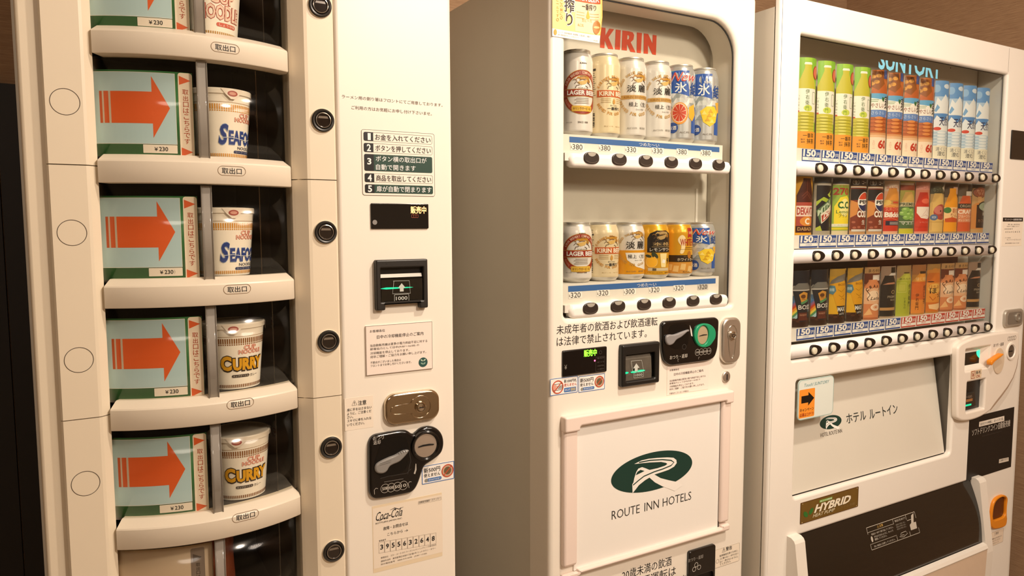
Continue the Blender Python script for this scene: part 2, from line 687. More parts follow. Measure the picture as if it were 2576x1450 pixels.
# column covers in lengths, with a seam every second tray
P = 0.1815
seamL = (at(118, 411, YL)[1] + at(160, 1062, YL)[1] + 2 * P) / 2
seamR = (at(790, 453, YL)[1] + at(800, 1001, YL)[1] + 2 * P) / 2
for k in range(-1, 3):
    for side, sz in (('l', seamL), ('r', seamR)):
        z1, z0 = min(sz - 2 * P * k + 2 * P, 1.815) - 0.0007, sz - 2 * P * k + 0.0007
        if z1 - z0 < 0.02:
            continue
        mb = MB()
        if side == 'l':
            plan = [(-0.046, 1.2115), (-0.0455, 1.203), (-0.043, 1.2), (0.002, 1.2), (0.006, 1.2012), (0.0165, 1.2105), (0.0165, 1.235), (0.012, 1.235), (0.012, 1.2115)]
            mb.prism(plan, z0, z1, CREAM)
            mb.on(1.2)
            for j in range(-1, 6):
                zc = at(180.5, 586, YL)[1] + P * (2 - j)
                if z0 + 0.03 < zc < z1 - 0.03:
                    mb.ring(-0.0195, zc, 0.0176, 0.0184, mat('4a3b2c', 0.7), 0.0003, n=44)
        else:
            plan = [(0.2895, 1.25), (0.2925, 1.2205), (0.2965, 1.2165), (0.313, 1.2010), (0.318, 1.2), (0.358, 1.2), (0.3615, 1.2015), (0.3615, 1.2113), (0.3035, 1.2113), (0.2995, 1.2195), (0.2965, 1.25)]
            mb.prism(plan, z0, z1, CREAM)
        mb.build('column_cover', LM)
mb = MB()
mb.plate(rrect(0.3618, 0.5715, 0.09, 1.82, 0.008), 1.1965, 1.2115, CREAM_L, bev=0.006, seg=5)
c5, c6, c7, cD = crop(740, 200, 2.9), crop(740, 600, 2.9), crop(740, 950, 2.9), crop(860, 1050, 3.625)
YP = 1.1965
pr = Pr(mb, YP, c5)
faint = mat('6f6358', 0.7)
pr.t('ラーメン用の割り箸はフロントにてご用意しております。', 348, 122, 1082, 190, 26, faint)
pr.t('ご利用の方はお気軽にお申し付け下さいませ。', 418, 203, 1004, 252, 27, faint)
panel = mb.build('button_panel', LM)
# push buttons
zb0 = at(819.7, 585.5, YL)[1] + 2 * 0.1825
for i in range(6):
    zc = zb0 - 0.1822 * i
    bx = 0.3400
    mb = MB()
    mb.knob([(0.0195, 1.2005), (0.0195, 1.1985), (0.0188, 1.1978)], bx, zc, CREAM)
    mb.knob([(0.0186, 1.2), (0.0184, 1.1962), (0.0168, 1.1945), (0.0145, 1.1952), (0.0135, 1.1975)], bx, zc, mat('2a2723', 0.35))
    b = mb.build('push_button', LM)
    mb = MB()
    mb.knob([(0.0135, 1.1975), (0.0125, 1.1945), (0.0112, 1.1942), (0.0104, 1.1962), (0.0, 1.1962)], bx, zc, GREYP,
            mats=[mat('3a3531', 0.2), mat('a59d92', 0.15, 0.8), mat('3a3531', 0.2), mat('1d1613', 0.08, coat=0.8)])
    mb.on(1.1962)
    mb.flat([(bx - 0.0085, zc + 0.003), (bx + 0.0085, zc + 0.003), (bx + 0.007, zc + 0.0066), (bx - 0.007, zc + 0.0066)], mat('75695c', 0.2), 0.0002)
    mb.build('button_lens', b)

# ---- bowed trays
BX, BR = 0.1535, 0.2721
BY = 1.165 + BR


def atcyl(px, py, R):
    d = ray(px, py)
    a = d.x * d.x + d.y * d.y
    b = -2 * (d.x * BX + d.y * BY)
    c = BX * BX + BY * BY - R * R
    t = (-b - sqrt(max(0, b * b - 4 * a * c))) / (2 * a)
    return (d.x * t, CAM_H + d.z * t)


def cylW(R):
    def W(x, o, z):
        a = asin(max(-1, min(1, (x - BX) / R)))
        return (BX + (R + o) * sin(a), BY - (R + o) * cos(a), z)
    return W


def arc(x, R):
    a = asin((x - BX) / R)
    return (BX + R * sin(a), BY - R * cos(a))


def cpatch(mb, x0, x1, z0, z1, R, th, m, n=16):         # curved sheet with thickness
    vs = []
    for i in range(n + 1):
        x = x0 + (x1 - x0) * i / n
        a = asin((x - BX) / R)
        for rr in (R, R - th):
            vs += [(BX + rr * sin(a), BY - rr * cos(a), z0), (BX + rr * sin(a), BY - rr * cos(a), z1)]
    fs = []
    for i in range(n):
        b, c = 4 * i, 4 * i + 4
        fs += [(b, c, c + 1, b + 1), (b + 2, b + 3, c + 3, c + 2), (b + 1, c + 1, c + 3, b + 3), (b, b + 2, c + 2, c)]
    fs += [(0, 1, 3, 2), (4 * n, 4 * n + 2, 4 * n + 3, 4 * n + 1)]
    mb.add(vs, fs, m, True)


zbar = lambda k: H0 - 0.4808 + P * (5 - k) + 0.0            # underside of bar k (1 = topmost in view)
barlab = {1: (567, 121), 2: (583.5, 430.5), 3: (597, 728), 4: (605, 1016), 5: (618, 1299)}
for k in range(0, 7):
    zb = zbar(k)
    mb = MB()
    prof = [(-0.029, 0.0), (-0.0015, 0.0), (0, 0.0015), (0, 0.0305), (-0.0012, 0.0326), (-0.0160, 0.0414), (-0.0180, 0.0420), (-0.029, 0.0420)]
    secs = [(0.0160 + (0.286 - 0.0160) * i / 24, 0.0) for i in range(25)] + [(0.2885, -0.0025), (0.2955, -0.013)]
    vs, n = [], len(prof)
    for (x, dr) in secs:
        a = asin((x - BX) / BR)
        for (r, z) in prof:
            rr = BR + max(r, -0.029 - dr) + dr
            vs.append((BX + rr * sin(a), BY - rr * cos(a), zb + z))
    ns = len(secs)
    for j0, j1 in ((0, 1), (1, 3), (3, 4), (4, 6), (6, 7), (7, 8)):      # crisp edges between the faces of the bar
        st = [[vs[i * n + j % n] for j in range(j0, j1 + 1)] for i in range(ns)]
        w_ = j1 - j0 + 1
        mb.add([p for r in st for p in r], [(i * w_ + j, (i + 1) * w_ + j, (i + 1) * w_ + j + 1, i * w_ + j + 1) for i in range(ns - 1) for j in range(w_ - 1)], BARC, True)
    m_ = len(secs) - 1
    mb.add([vs[m_ * n + j] for j in range(n)], [tuple(range(n))], BARC)
    mb.add([vs[j] for j in range(n)], [tuple(range(n))[::-1]], BARC)
    mb.W, mb.maxdx = cylW(BR), 0.008
    if k in barlab:
        x, z = atcyl(*barlab[k], BR)
    else:
        x, z = 0.2015, zb + 0.0175
    hw, hh = 0.0205, 0.0072
    mb.flat([rrect(x - hw, x + hw, z - hh, z + hh, hh, 6), rrect(x - hw + .0007, x + hw - .0007, z - hh + .0007, z + hh - .0007, hh - .0007, 6)], mat('7a5c3a', 0.6), 0.0003)
    mb.text('取出口', x - 0.0143, x + 0.0143, z - 0.0045, z + 0.0045, INK, 0.0004, 0.012)
    mb.build('tray_bar', LM)
    # floor of the compartment standing on this tray
    mb = MB()
    fl = [arc(0.017 + (0.289 - 0.017) * i / 12, BR - 0.0285) for i in range(13)] + [(0.297, 1.43), (0.004, 1.43)]
    mb.prism(fl, zb + 0.036, zb + 0.0405, mat('3a3733', 0.35))
    mb.build('compartment_floor', LM)
mb = MB()
for (x0, x1, y0, y1) in ((-0.003, 0.0, 1.25, 1.45), (0.300, 0.303, 1.26, 1.45), (0.0, 0.300, 1.435, 1.45)):
    mb.box(x0, x1, y0, y1, 0.32, 1.78, mat('14110f', 0.5))
mb.build('drum_housing', LM)

# ---- the compartments: sliding clear door, arrow sign, ridge, divider
c1 = crop(0, 0, 2.995)
RS, RG = BR - 0.0265, BR - 0.021
pc = lambda x, y, R=RS: atcyl(*c1(x, y), R)
sgn = dict(top=pc(1100, 530)[1], right=pc(1457, 800)[0], ib=pc(1100, 1082)[1], it=pc(1050, 545)[1], ir=pc(1322, 800)[0],
           s0=pc(1347, 800)[0], s1=pc(1450, 700)[0], st=pc(1395, 552)[1])
base2 = zbar(2)


def sign(mb, dz, old=False):
    S = sgn
    cpatch(mb, 0.016, S['right'], base2 + 0.040 + dz, S['top'] + dz, RS, 0.0012, GREEN)
    mb.W, mb.maxdx = cylW(RS), 0.008
    mb.rect(0.0165, S['ir'], S['ib'] + dz, S['it'] + dz, PALE, 0.0002)
    mb.frame(0.0165, S['ir'] + 0.0006, S['ib'] - 0.0006 + dz, S['it'] + 0.0006 + dz, 0.0006, WHITE, 0.0003)
    g = lambda x, y: (pc(x, y)[0], pc(x, y)[1] + dz)
    zt, zb_ = pc(950, 686)[1] + dz, pc(950, 927)[1] + dz
    xs = [pc(x, 800)[0] for x in (752, 772, 785, 820, 836, 1147)]
    dko = mat('c8561f', 0.5)
    mb.rect(xs[0], xs[1], zb_, zt, dko, 0.0003)
    mb.rect(xs[2], xs[3], zb_, zt, mat('d95d24', 0.5), 0.0003)
    for a, b in ((xs[1], xs[2]), (xs[3], xs[4])):
        mb.rect(a, b, zb_, zt, mat('cfc4b4', 0.5), 0.0003)
    mb.flat([(xs[4], zb_), (xs[5], zb_), (xs[5], g(1160, 1040)[1]), g(1281, 818), (xs[5], g(1134, 572)[1]), (xs[5], zt), (xs[4], zt)], ORANGE, 0.0003)
    mb.rect(S['s0'], S['s1'], base2 + 0.041 + dz, S['st'] + dz, mat('fdeedb', 0.5), 0.0003, (0, 0, 0.004, 0.004))
    tri = mat('e8632a', 0.5)
    for (x, y0, y1) in ((1352, 572, 640), (1372, 1112, 1180)):
        a = S['s0'] + 0.0016
        zt_, zb2 = pc(x, y0)[1] + dz, pc(x, y1)[1] + dz
        mb.flat([(a, zb2), (S['s1'] - 0.0022, (zt_ + zb2) / 2), (a, zt_)], tri, 0.0005)
    xm = (S['s0'] + S['s1']) / 2
    mb.vtext('取出口はこちらです', xm - 0.006, xm + 0.006, pc(1410, 1090)[1] + dz, pc(1390, 672)[1] + dz, mat('b9471b', 0.5), 0.0005, 0.012)
    x0, z0, x1, z1 = pc(1082, 1150)[0], pc(1200, 1155)[1] + dz, pc(1338, 1120)[0], pc(1200, 1092)[1] + dz
    mb.rect(x0, x1, z0, z1, mat('f6ece0', 0.5), 0.0008, 0.0006)
    mb.text('¥', x0 + 0.0145, x0 + 0.0190, z0 + 0.0032, z1 - 0.0036, INK, 0.0010, 0.012)
    mb.text('230', x0 + 0.0205, x1 - 0.0125, z0 + 0.0030, z1 - 0.0030, INK, 0.0010, 0.015)
    if old:
        mb.text(')', x1 - 0.0112, x1 - 0.0102, z0 + 0.003, z1 - 0.003, faint, 0.0010)


for k in range(1, 7):
    dz = zbar(k) - base2
    # door: clear sheet with its sign and ridge
    mb = MB()
    cpatch(mb, 0.0155, 0.2895, zbar(k) + 0.0385, zbar(k - 1) - 0.0005, RG, 0.0015, TINT, 24)
    door = mb.build('tray_door', LM)
    mb = MB()
    if k < 6:
        sign(mb, dz, k == 3)
    else:
        cpatch(mb, 0.016, sgn['right'] + 0.002, zbar(6) + 0.040, zbar(5) - 0.012, RS, 0.0012, mat('d9c3aa', 0.5))
        mb.W, mb.maxdx = cylW(RS), 0.008
        cE = crop(520, 1320, 9.908)
        cB = crop(0, 1000, 2.9953)
        q = lambda x, y: atcyl(*cB(x, y), RS)
        zt = q(1480, 1135)[1]
        x0, x1 = q(1437, 1200)[0], q(1542, 1200)[0]
        mb.rect(x0, x1, zt - 0.085, zt, mat('8f8178', 0.5), 0.0003, 0.003)
        mb.flat([(x0 + 0.003, zt - 0.022), (x1 - 0.004, zt - 0.0155), (x0 + 0.003, zt - 0.009)], mat('5c514b', 0.5), 0.0004)
        mb.vtext('取出口はこちらです', x0 + 0.0045, x1 - 0.0045, zt - 0.082, zt - 0.024, mat('3b322d', 0.5), 0.0005)
        mb.frame(x1 + 0.0105, x1 + 0.012, zbar(6) + 0.05, zbar(5) - 0.016, 0.0005, mat('7b6048', 0.6), 0.0003)
    mb.build('arrow_sign' if k < 6 else 'blank_sign', door)
    mb = MB()
    xa, xb = pc(1482, 800, RG)[0], pc(1563, 800, RG)[0]
    cpatch(mb, xa, xb, zbar(k) + 0.0385, zbar(k - 1) - 0.002, RG + 0.009, 0.008, SMOKE, 4)
    for x in (xa, xb - 0.0012):
        cpatch(mb, x, x + 0.0012, zbar(k) + 0.0385, zbar(k - 1) - 0.002, RG + 0.0105, 0.0015, clear('ridge_edge', 'cfcac3', 0.1, 1.5, 0.45, 'b5ada2') if k == 1 else bpy.data.materials['ridge_edge'], 1)
    mb.build('door_ridge', door)
    mb = MB()
    xd = 0.2385 if k in (2, 3) else 0.2530
    mb.prism([(xd, 1.214), (xd + 0.0015, 1.214), (xd + 0.0015, 1.42), (xd, 1.42)], zbar(k) + 0.0405, zbar(k - 1) + 0.03, mat('6a635c', 0.05, 1.0) if k in (2, 3) else mat('1c1916', 0.12, coat=0.6))
    mb.build('pocket_divider', LM)

# ---- fittings on the panel
mb = MB()
pr = Pr(mb, YP, c5)
x0, x1, z0, z1 = pr.q((490, 362), (1020, 397), (497, 845), (1028, 855))
mb.plate(rrect(x0, x1, z0, z1, 0.004), YP - 0.0006, YP, CREAM_L)
pr = Pr(mb, YP - 0.0006, c5)
mb.frame(x0, x1, z0, z1, 0.0006, mat('57504a', 0.6), 0.0002, 0.004)
DG = mat('0f3a2c', 0.5)
rows = [((505, 380), (1005, 415), (507, 447), (1005, 475), '1', ['お金を入れてください'], 0),
        ((507, 463), (1007, 490), (508, 530), (1007, 552), '2', ['ボタンを押してください'], 0),
        ((510, 545), (1007, 565), (512, 665), (1007, 685), '3', ['ボタン横の取出口が', '自動で開きます'], 1),
        ((513, 685), (1010, 700), (515, 750), (1011, 762), '4', ['商品を取出してください'], 0),
        ((515, 765), (1012, 777), (517, 828), (1012, 838), '5', ['扉が自動で閉まります'], 1)]
for tl, tr, bl, br, n, tx, inv in rows:
    a0, a1, b0, b1 = pr.q(tl, tr, bl, br)
    xs = a0 + (a1 - a0) * 0.135
    r_ = 0.0028
    if inv:
        mb.rect(a0, a1, b0, b1, DG, 0.0003, r_)
    else:
        mb.frame(a0, a1, b0, b1, 0.0004, mat('57504a', 0.6), 0.0003, r_)
    mb.rect(a0, xs, b0, b1, BLACK, 0.0004, (r_, 0, 0, r_))
    hh = (b1 - b0) / len(tx)
    mb.text(n, a0 + 0.0052 if n != '1' else a0 + 0.007, xs - 0.0045, b1 - hh * 0.9 - (b1 - b0 - hh) * 0.35, b1 - hh * 0.12 - (b1 - b0 - hh) * 0.35, WHITE, 0.0006, 0.0 if n == '1' else 0.025)
    ln = max(len(t) for t in tx)
    for i, t in enumerate(tx):
        e = xs + 0.0035 + (a1 - xs - 0.0065) * (len(t) / ln if len(tx) > 1 else 1) * (0.92 if len(tx) > 1 else 1)
        mb.text(t, xs + 0.0035, e, b1 - hh * (i + 0.84), b1 - hh * (i + 0.16), WHITE if inv else INK, 0.0006, 0.012 if inv else 0.006)
mb.build('instruction_label', LM)

mb = MB()
x0, x1, z0, z1 = 0, 0, 0, 0
pr = Pr(mb, YP, c5)
x0, x1, z0, z1 = pr.q((555, 902), (975, 910), (560, 1088), (978, 1092))
mb.plate(rrect(x0, x1, z0, z1, 0.002), YP - 0.003, YP, GLOSSBLK, bev=0.001)
pr = Pr(mb, YP - 0.003, c5)
LED = mat('ffd9a0', 0.5, emit='ff9a4a', estr=3.5)
pr.t('販売中', 850, 953, 962, 953, 52, LED, 0.02)
for x in (864, 880, 896):
    a = pr.p(x, 998)
    mb.frame(a[0] - 0.0022, a[0] + 0.0022, a[1] - 0.0028, a[1] + 0.0028, 0.0005, mat('7c3a24', 0.5, emit='a03a18', estr=0.5), 0.0004, 0.001)
a = pr.p(588, 1043)
mb.flat(ell(a[0], a[1], 0.0042), mat('8d8985', 0.3), 0.0004)
mb.build('display', LM)

# bill slot
mb = MB()
pr = Pr(mb, YP, c6)
x0, x1, z0, z1 = pr.q((580, 155), (958, 150), (588, 525), (960, 502))
BK = mat('262320', 0.4)
tab = 0.016
outer = [(x0, z0), (x0 + tab, z0), (x0 + tab, z0 + 0.013), (x1 - tab, z0 + 0.013), (x1 - tab, z0), (x1, z0), (x1, z1), (x0, z1)]
hole = rrect(x0 + 0.0085, x1 - 0.0085, z0 + 0.014, z1 - 0.014, 0.001)
mb.plate([roundpoly([(x0, z0), (x0 + tab, z0), (x0 + tab, z0 + 0.0125), (x1 - tab, z0 + 0.0125), (x1 - tab, z0), (x1, z0), (x1, z1), (x0, z1)], 0.003), hole], YP - 0.011, YP, BK, bev=0.0025)
mb.box(x0 + 0.008, x1 - 0.008, YP - 0.0015, YP, z0 + 0.012, z1 - 0.013, mat('0a0a0a', 0.3))
for u in (0.2, 0.8):
    xx = x0 + (x1 - x0) * u
    mb.on(YP - 0.011)
    mb.flat(ell(xx, z1 - 0.007, 0.001), DARK, 0.0003)
bs = mb.build('bill_slot', LM)
mb = MB()
zl, zh = z0 + 0.013, z1 - 0.031
mb.xprism([(YP - 0.002, zl), (YP - 0.0075, zl), (YP - 0.0085, (zl + zh) / 2), (YP - 0.0075, zh - 0.003), (YP - 0.004, zh), (YP - 0.002, zh)], x0 + 0.0095, x1 - 0.0095, mat('15130f', 0.14, coat=0.5))
mb.xprism([(YP - 0.002, zh), (YP - 0.006, zh), (YP - 0.004, zh + 0.006), (YP - 0.002, zh + 0.006)], x0 + 0.0095, x1 - 0.0095, mat('8b867e', 0.4, 0.3))
Yf = YP - 0.0082
pr = Pr(mb, Yf, c6)
GRN = mat('0c6a4c', 0.4, emit='14cf92', estr=1.1)
a, b = pr.p(622, 368), pr.p(845, 352)
mb.flat([(a[0], a[1]), (a[0] + 0.012, a[1] - 0.0017), (b[0], a[1] - 0.0008), (b[0] + 0.006, a[1]), (b[0], a[1] + 0.0008), (a[0] + 0.012, a[1] + 0.0017)], GRN, 0.0008)
LG = mat('c9ccc4', 0.4)
pr.stroke([(720, 312), (838, 308), (846, 400), (716, 404), (726, 312)], 0.0006, LG, 0.0012)
a0 = pr.p(782, 327)
mb.flat([(a0[0], a0[1]), (a0[0] - 0.0068, a0[1] - 0.008), (a0[0] - 0.0035, a0[1] - 0.008), (a0[0] - 0.0035, a0[1] - 0.0145), (a0[0] + 0.0035, a0[1] - 0.0145), (a0[0] + 0.0035, a0[1] - 0.008), (a0[0] + 0.0068, a0[1] - 0.008)], LG, 0.0014)
q = pr.q((727, 410), (836, 405), (730, 468), (836, 463))
mb.frame(*q, 0.0006, LG, 0.0012, 0.0012)
mb.text('1000', q[0] + 0.003, q[1] - 0.003, q[2] + 0.0038, q[3] - 0.0038, LG, 0.0012, 0.01)
mb.build('bill_roller', bs)

# notice sheet
PAPER = mat('f3e4d8', 0.6)


def notice(mb, x0, x1, z0, z1, Y, cut=1.0):
    W_, H_ = x1 - x0, (z1 - z0) / cut
    X = lambda u: x0 + W_ * u
    Z = lambda v: z1 - H_ * v
    th = mat('8a8078', 0.7)
    L = [(0.06, 0.28, 0.11, 0.055, 'お客様各位'), (0.16, 0.86, 0.235, 0.075, '日中の冷却機能停止のご案内'),
         (0.06, 0.92, 0.40, 0.055, '当自動販売機は夏季の電力供給不足に対する'), (0.06, 0.79, 0.475, 0.055, '節電協力として日中(9:00〜16:00) の'),
         (0.06, 0.64, 0.555, 0.055, '冷却機能を停止しております。'), (0.06, 0.90, 0.63, 0.055, '何卒ご理解・ご協力をお願い申し上げます。'),
         (0.06, 0.51, 0.745, 0.05, '不都合がございました場合は'), (0.06, 0.67, 0.81, 0.05, 'フロントまでお申し付けくださいませ。')]
    for a, b, v, h, t in L:
        if v + h / 2 < cut:
            mb.text(t, X(a), X(b), Z(v + h / 2), Z(v - h / 2), INK if v < 0.3 else mat('4d463f', 0.7), 0.0004)
    if cut == 1.0:
        mb.flat(ell(X(0.85), Z(0.845), W_ * 0.07), mat('24504a', 0.6), 0.0003)
        for i in (-1, 1):
            mb.flat(ell(X(0.85) + i * W_ * 0.022, Z(0.80), W_ * 0.022, W_ * 0.010, 12, 0.6 * i), mat('b9cbb6', 0.6), 0.0005)
            mb.flat(ell(X(0.85) + i * W_ * 0.018, Z(0.87), W_ * 0.022, W_ * 0.010, 12, 0.6 * i), mat('8fae9b', 0.6), 0.0005)


mb = MB()
x0, x1, z0, z1 = 0, 0, 0, 0
pr = Pr(mb, YP, c6)
x0, x1, z0, z1 = pr.q((516, 637), (1004, 608), (525, 997), (1004, 952))
mb.plate(rrect(x0, x1, z0, z1), YP - 0.0028, YP, PAPER)
mb.on(YP - 0.0028)
mb.frame(x0, x1, z0, z1, 0.0007, mat('8d8078', 0.7), 0.0002)
notice(mb, x0, x1, z0, z1, YP)
mb.build('notice_sheet', LM)

# lock
mb = MB()
pr = Pr(mb, YP, c6)
x0, x1, z0, z1 = pr.q((645, 1128), (1046, 1100), (658, 1360), (1050, 1320))
BRZ = mat('cdbfa9', 0.12, 1.0)
mb.plate(rrect(x0, x1, z0, z1, 0.02, 8), YP - 0.009, YP, BRZ, bev=0.004)
mb.on(YP - 0.009)
mb.build('lock_plate', LM)
lockp = LM.children[-1]
mb = MB()
cx, cz = pr.p(905, 1222)
xl = pr.p(690, 1235)[0]
zh = 0.0145
loop = [(xl + 0.010, cz + zh - 0.006), (cx - 0.016, cz + zh - 0.005)]
loop += [(cx + 0.021 * cos(a), cz + 0.021 * sin(a)) for a in [radians(150 - i * 300 / 16) for i in range(17)]]
loop += [(cx - 0.016, cz - zh + 0.005), (xl + 0.010, cz - zh + 0.006)] + [(xl + 0.0085 * (1 - sin(radians(30 + i * 20))) , cz - 0.0085 * cos(radians(30 + i * 20))) for i in range(7)]
inner = inset(ccw(loop), 0.0016)
mb.plate([loop, inner], YP - 0.0105, YP - 0.009, BRZ, bev=0.0006)
mb.knob([(0.0105, YP - 0.009), (0.0100, YP - 0.0125), (0.0085, YP - 0.0135), (0.0075, YP - 0.012)], cx, cz, BRZ)
mb.knob([(0.0075, YP - 0.012), (0.0062, YP - 0.0145), (0.0, YP - 0.0155)], cx, cz, CHROME)
mb.on(YP - 0.0152)
mb.rect(cx - 0.004, cx + 0.004, cz - 0.0008, cz + 0.0008, DARK, 0.0006)
mb.build('lock_cylinder', lockp)

# caution print
mb = MB()
pr = Pr(mb, YP, c6)
x0, x1, z0, z1 = pr.q((368, 1165), (575, 1150), (370, 1400), (578, 1383))
mb.plate(rrect(x0, x1, z0, z1, 0.0008), YP - 0.0003, YP, mat('f3e6d4', 0.5))
pr = Pr(mb, YP - 0.0003, c6)
pr.t('⚠', 421, 1202, 458, 1200, 36)
pr.t('注意', 466, 1200, 526, 1196, 34, bold=0.015)
for t, xa, ya, xb, yb in (('扉に手をはさまない', 386, 1250, 565, 1235), ('ように、ご注意くだ', 386, 1278, 563, 1262), ('さい。', 387, 1306, 430, 1302), ('スキマに傘を入れな', 387, 1330, 563, 1313), ('いでください。', 387, 1360, 512, 1348)):
    pr.t(t, xa, ya, xb, yb, 21, bold=0.006)
mb.build('caution_label', LM)

# coin unit
mb = MB()
pr = Pr(mb, YP, cD)
outl = [(232, 250), (245, 190), (285, 155), (340, 142), (545, 110), (590, 118), (618, 140), (642, 148), (662, 135), (705, 95), (760, 77), (820, 78), (870, 105), (905, 155), (918, 225), (905, 300), (870, 345), (800, 395), (745, 428), (722, 470), (700, 550), (668, 630), (630, 672), (590, 687), (320, 738), (275, 732), (245, 700), (237, 640)]
shape = chaikin([pr.p(*p) for p in outl], 2)
YU = YP - 0.009
mb.plate(shape, YU, YP, GLOSSBLK, bev=0.005, seg=4)
pr = Pr(mb, YU, cD)
for t, a in (('おつり', (285, 193, 382, 182)), ('返却', (287, 234, 352, 226))):
    pr.t(t, *a, 38, mat('b9b3aa', 0.5), bold=0.01)
mb.flat(chaikin([pr.p(*p) for p in ((352, 240), (370, 205), (560, 165), (600, 220), (620, 330), (590, 500), (360, 560), (300, 500), (285, 440))], 2), mat('050505', 0.3), 0.0002)
ln = mat('4a4744', 0.3)
pr.stroke([(350, 560), (420, 540), (590, 512), (632, 470)], 0.0006, ln)
pr.stroke([(385, 592), (560, 562)], 0.0006, mat('8f8a84', 0.3))
pr.stroke([(612, 300), (628, 400), (600, 520)], 0.0006, ln)
wht = mat('bdb6ab', 0.5)
for i, (t, cx_, cy_) in enumerate((('500', 393, 650), ('100', 449, 643), ('50', 505, 633), ('10', 561, 623))):
    a = pr.p(cx_, cy_)
    mb.ring(a[0], a[1], 0.0074, 0.0081, wht, 0.0004)
    mb.text(t, a[0] - 0.0052, a[0] + 0.0052, a[1] - 0.0028, a[1] + 0.0028, wht, 0.0005, 0.02)
pr.stroke([(298, 705), (295, 665), (310, 648), (328, 652)], 0.0008, wht)
pr.stroke([(612, 645), (604, 605), (618, 588), (634, 590)], 0.0008, wht)
pr.poly([(672, 423), (678, 428), (680, 480), (668, 520), (655, 515), (666, 480)], wht)
cu = mb.build('coin_unit', LM)
mb = MB()
lev = [(293, 465), (300, 432), (330, 405), (420, 362), (480, 342), (545, 300), (600, 292), (606, 306), (560, 362), (515, 405), (460, 425), (425, 445), (405, 490), (365, 512), (320, 508), (300, 492)]
mb.plate(chaikin([pr.p(*p) for p in lev], 2), YU - 0.006, YU - 0.001, mat('8c8985', 0.3, var=0.03), bev=0.003)
pr = Pr(mb, YU - 0.006, cD)
for i in range(4):
    pr.stroke([(505 + i * 22, 318 - i * 7), (525 + i * 20, 340 - i * 7)], 0.0008, mat('3d3b39', 0.5))
pr.stroke([(345, 425), (450, 395)], 0.0004, ln)
pr.stroke([(345, 440), (445, 412)], 0.0004, ln)
mb.build('return_lever', cu)
mb = MB()
a = Pr(mb, YU, cD).p(762, 258)
mb.knob([(0.0285, YU + 0.001), (0.0275, YU - 0.004), (0.0250, YU - 0.005), (0.0225, YU - 0.003), (0.022, YU + 0.0)], a[0], a[1], GLOSSBLK)
mb.knob([(0.0222, YU - 0.0005), (0.0212, YU - 0.0015), (0.0, YU - 0.0025)], a[0], a[1], mat('b5a595', 0.38, 0.5))
mb.on(YU - 0.0022)
mb.stroke([(a[0] - 0.015, a[1] - 0.0003), (a[0] - 0.006, a[1] + 0.0012), (a[0] + 0.006, a[1] + 0.0012), (a[0] + 0.0155, a[1] + 0.0002)], [0.002, 0.0032, 0.0032, 0.002], DARK, 0.0008)
mb.build('coin_slot', cu)


def ban(mb, x0, x1, z0, z1, Y, kind):
    """blue-edged notice that a new coin or note cannot be used"""
    W_, H_ = x1 - x0, z1 - z0
    mb.plate(rrect(x0, x1, z0, z1, 0.0015), Y - 0.0004, Y, mat('f4efe9', 0.5))
    mb.on(Y - 0.0004)
    blue = mat('3f73b5', 0.5)
    mb.frame(x0, x1, z0, z1, 0.0012, blue, 0.0002, 0.0015)
    X = lambda u: x0 + W_ * u
    Z = lambda v: z0 + H_ * v
    red = mat('c8502f', 0.5)
    if kind == 'coin':
        mb.text('新500円', X(0.06), X(0.56), Z(0.60), Z(0.87), INK, 0.0004, 0.015)
        mb.text('使えません', X(0.06), X(0.56), Z(0.36), Z(0.56), INK, 0.0004, 0.015)
        mb.rect(X(0.14), X(0.60), Z(0.10), Z(0.28), blue, 0.0003, H_ * 0.08)
        mb.flat(ell(X(0.13), Z(0.19), H_ * 0.10), mat('8f8f86', 0.5), 0.0004)
        mb.text('新500円を除く', X(0.20), X(0.57), Z(0.14), Z(0.24), WHITE, 0.0005)
        cx, cz, r = X(0.79), Z(0.52), H_ * 0.36
        mb.flat(ell(cx, cz, r * 0.88), mat('c2a48b', 0.5), 0.0003)
        mb.flat(ell(cx, cz, r * 0.6), mat('6d5a3d', 0.5), 0.0004)
    else:
        mb.text('新1000円札', X(0.50), X(0.96), Z(0.66), Z(0.86), INK, 0.0004, 0.01)
        mb.text('使えません', X(0.50), X(0.96), Z(0.44), Z(0.62), red, 0.0004, 0.015)
        mb.rect(X(0.50), X(0.94), Z(0.10), Z(0.36), blue, 0.0003, H_ * 0.04)
        mb.rect(X(0.74), X(0.92), Z(0.14), Z(0.32), mat('a9a08c', 0.5), 0.0004)
        mb.text('旧札は可', X(0.53), X(0.72), Z(0.17), Z(0.30), WHITE, 0.0005)
        cx, cz, r = X(0.27), Z(0.47), H_ * 0.40
        mb.frame(X(0.08), X(0.46), Z(0.28), Z(0.66), 0.0008, INK, 0.0003)
        mb.rect(X(0.10), X(0.22), Z(0.32), Z(0.62), mat('e0a08c', 0.5), 0.0003)
        mb.text('1000', X(0.24), X(0.44), Z(0.34), Z(0.56), INK, 0.0004)
    mb.ring(cx, cz, r * 0.84, r, red, 0.0006)
    mb.stroke([(cx - r * 0.62, cz - r * 0.62), (cx + r * 0.62, cz + r * 0.62)], r * 0.15, red, 0.0006)


mb = MB()
x0, x1, z0, z1 = Pr(mb, YP, cD).q((725, 450), (1022, 398), (733, 620), (1024, 555))
ban(mb, x0, min(x1, 0.5700), z0, z1, YP, 'coin')
mb.build('coin_notice_sticker', LM)

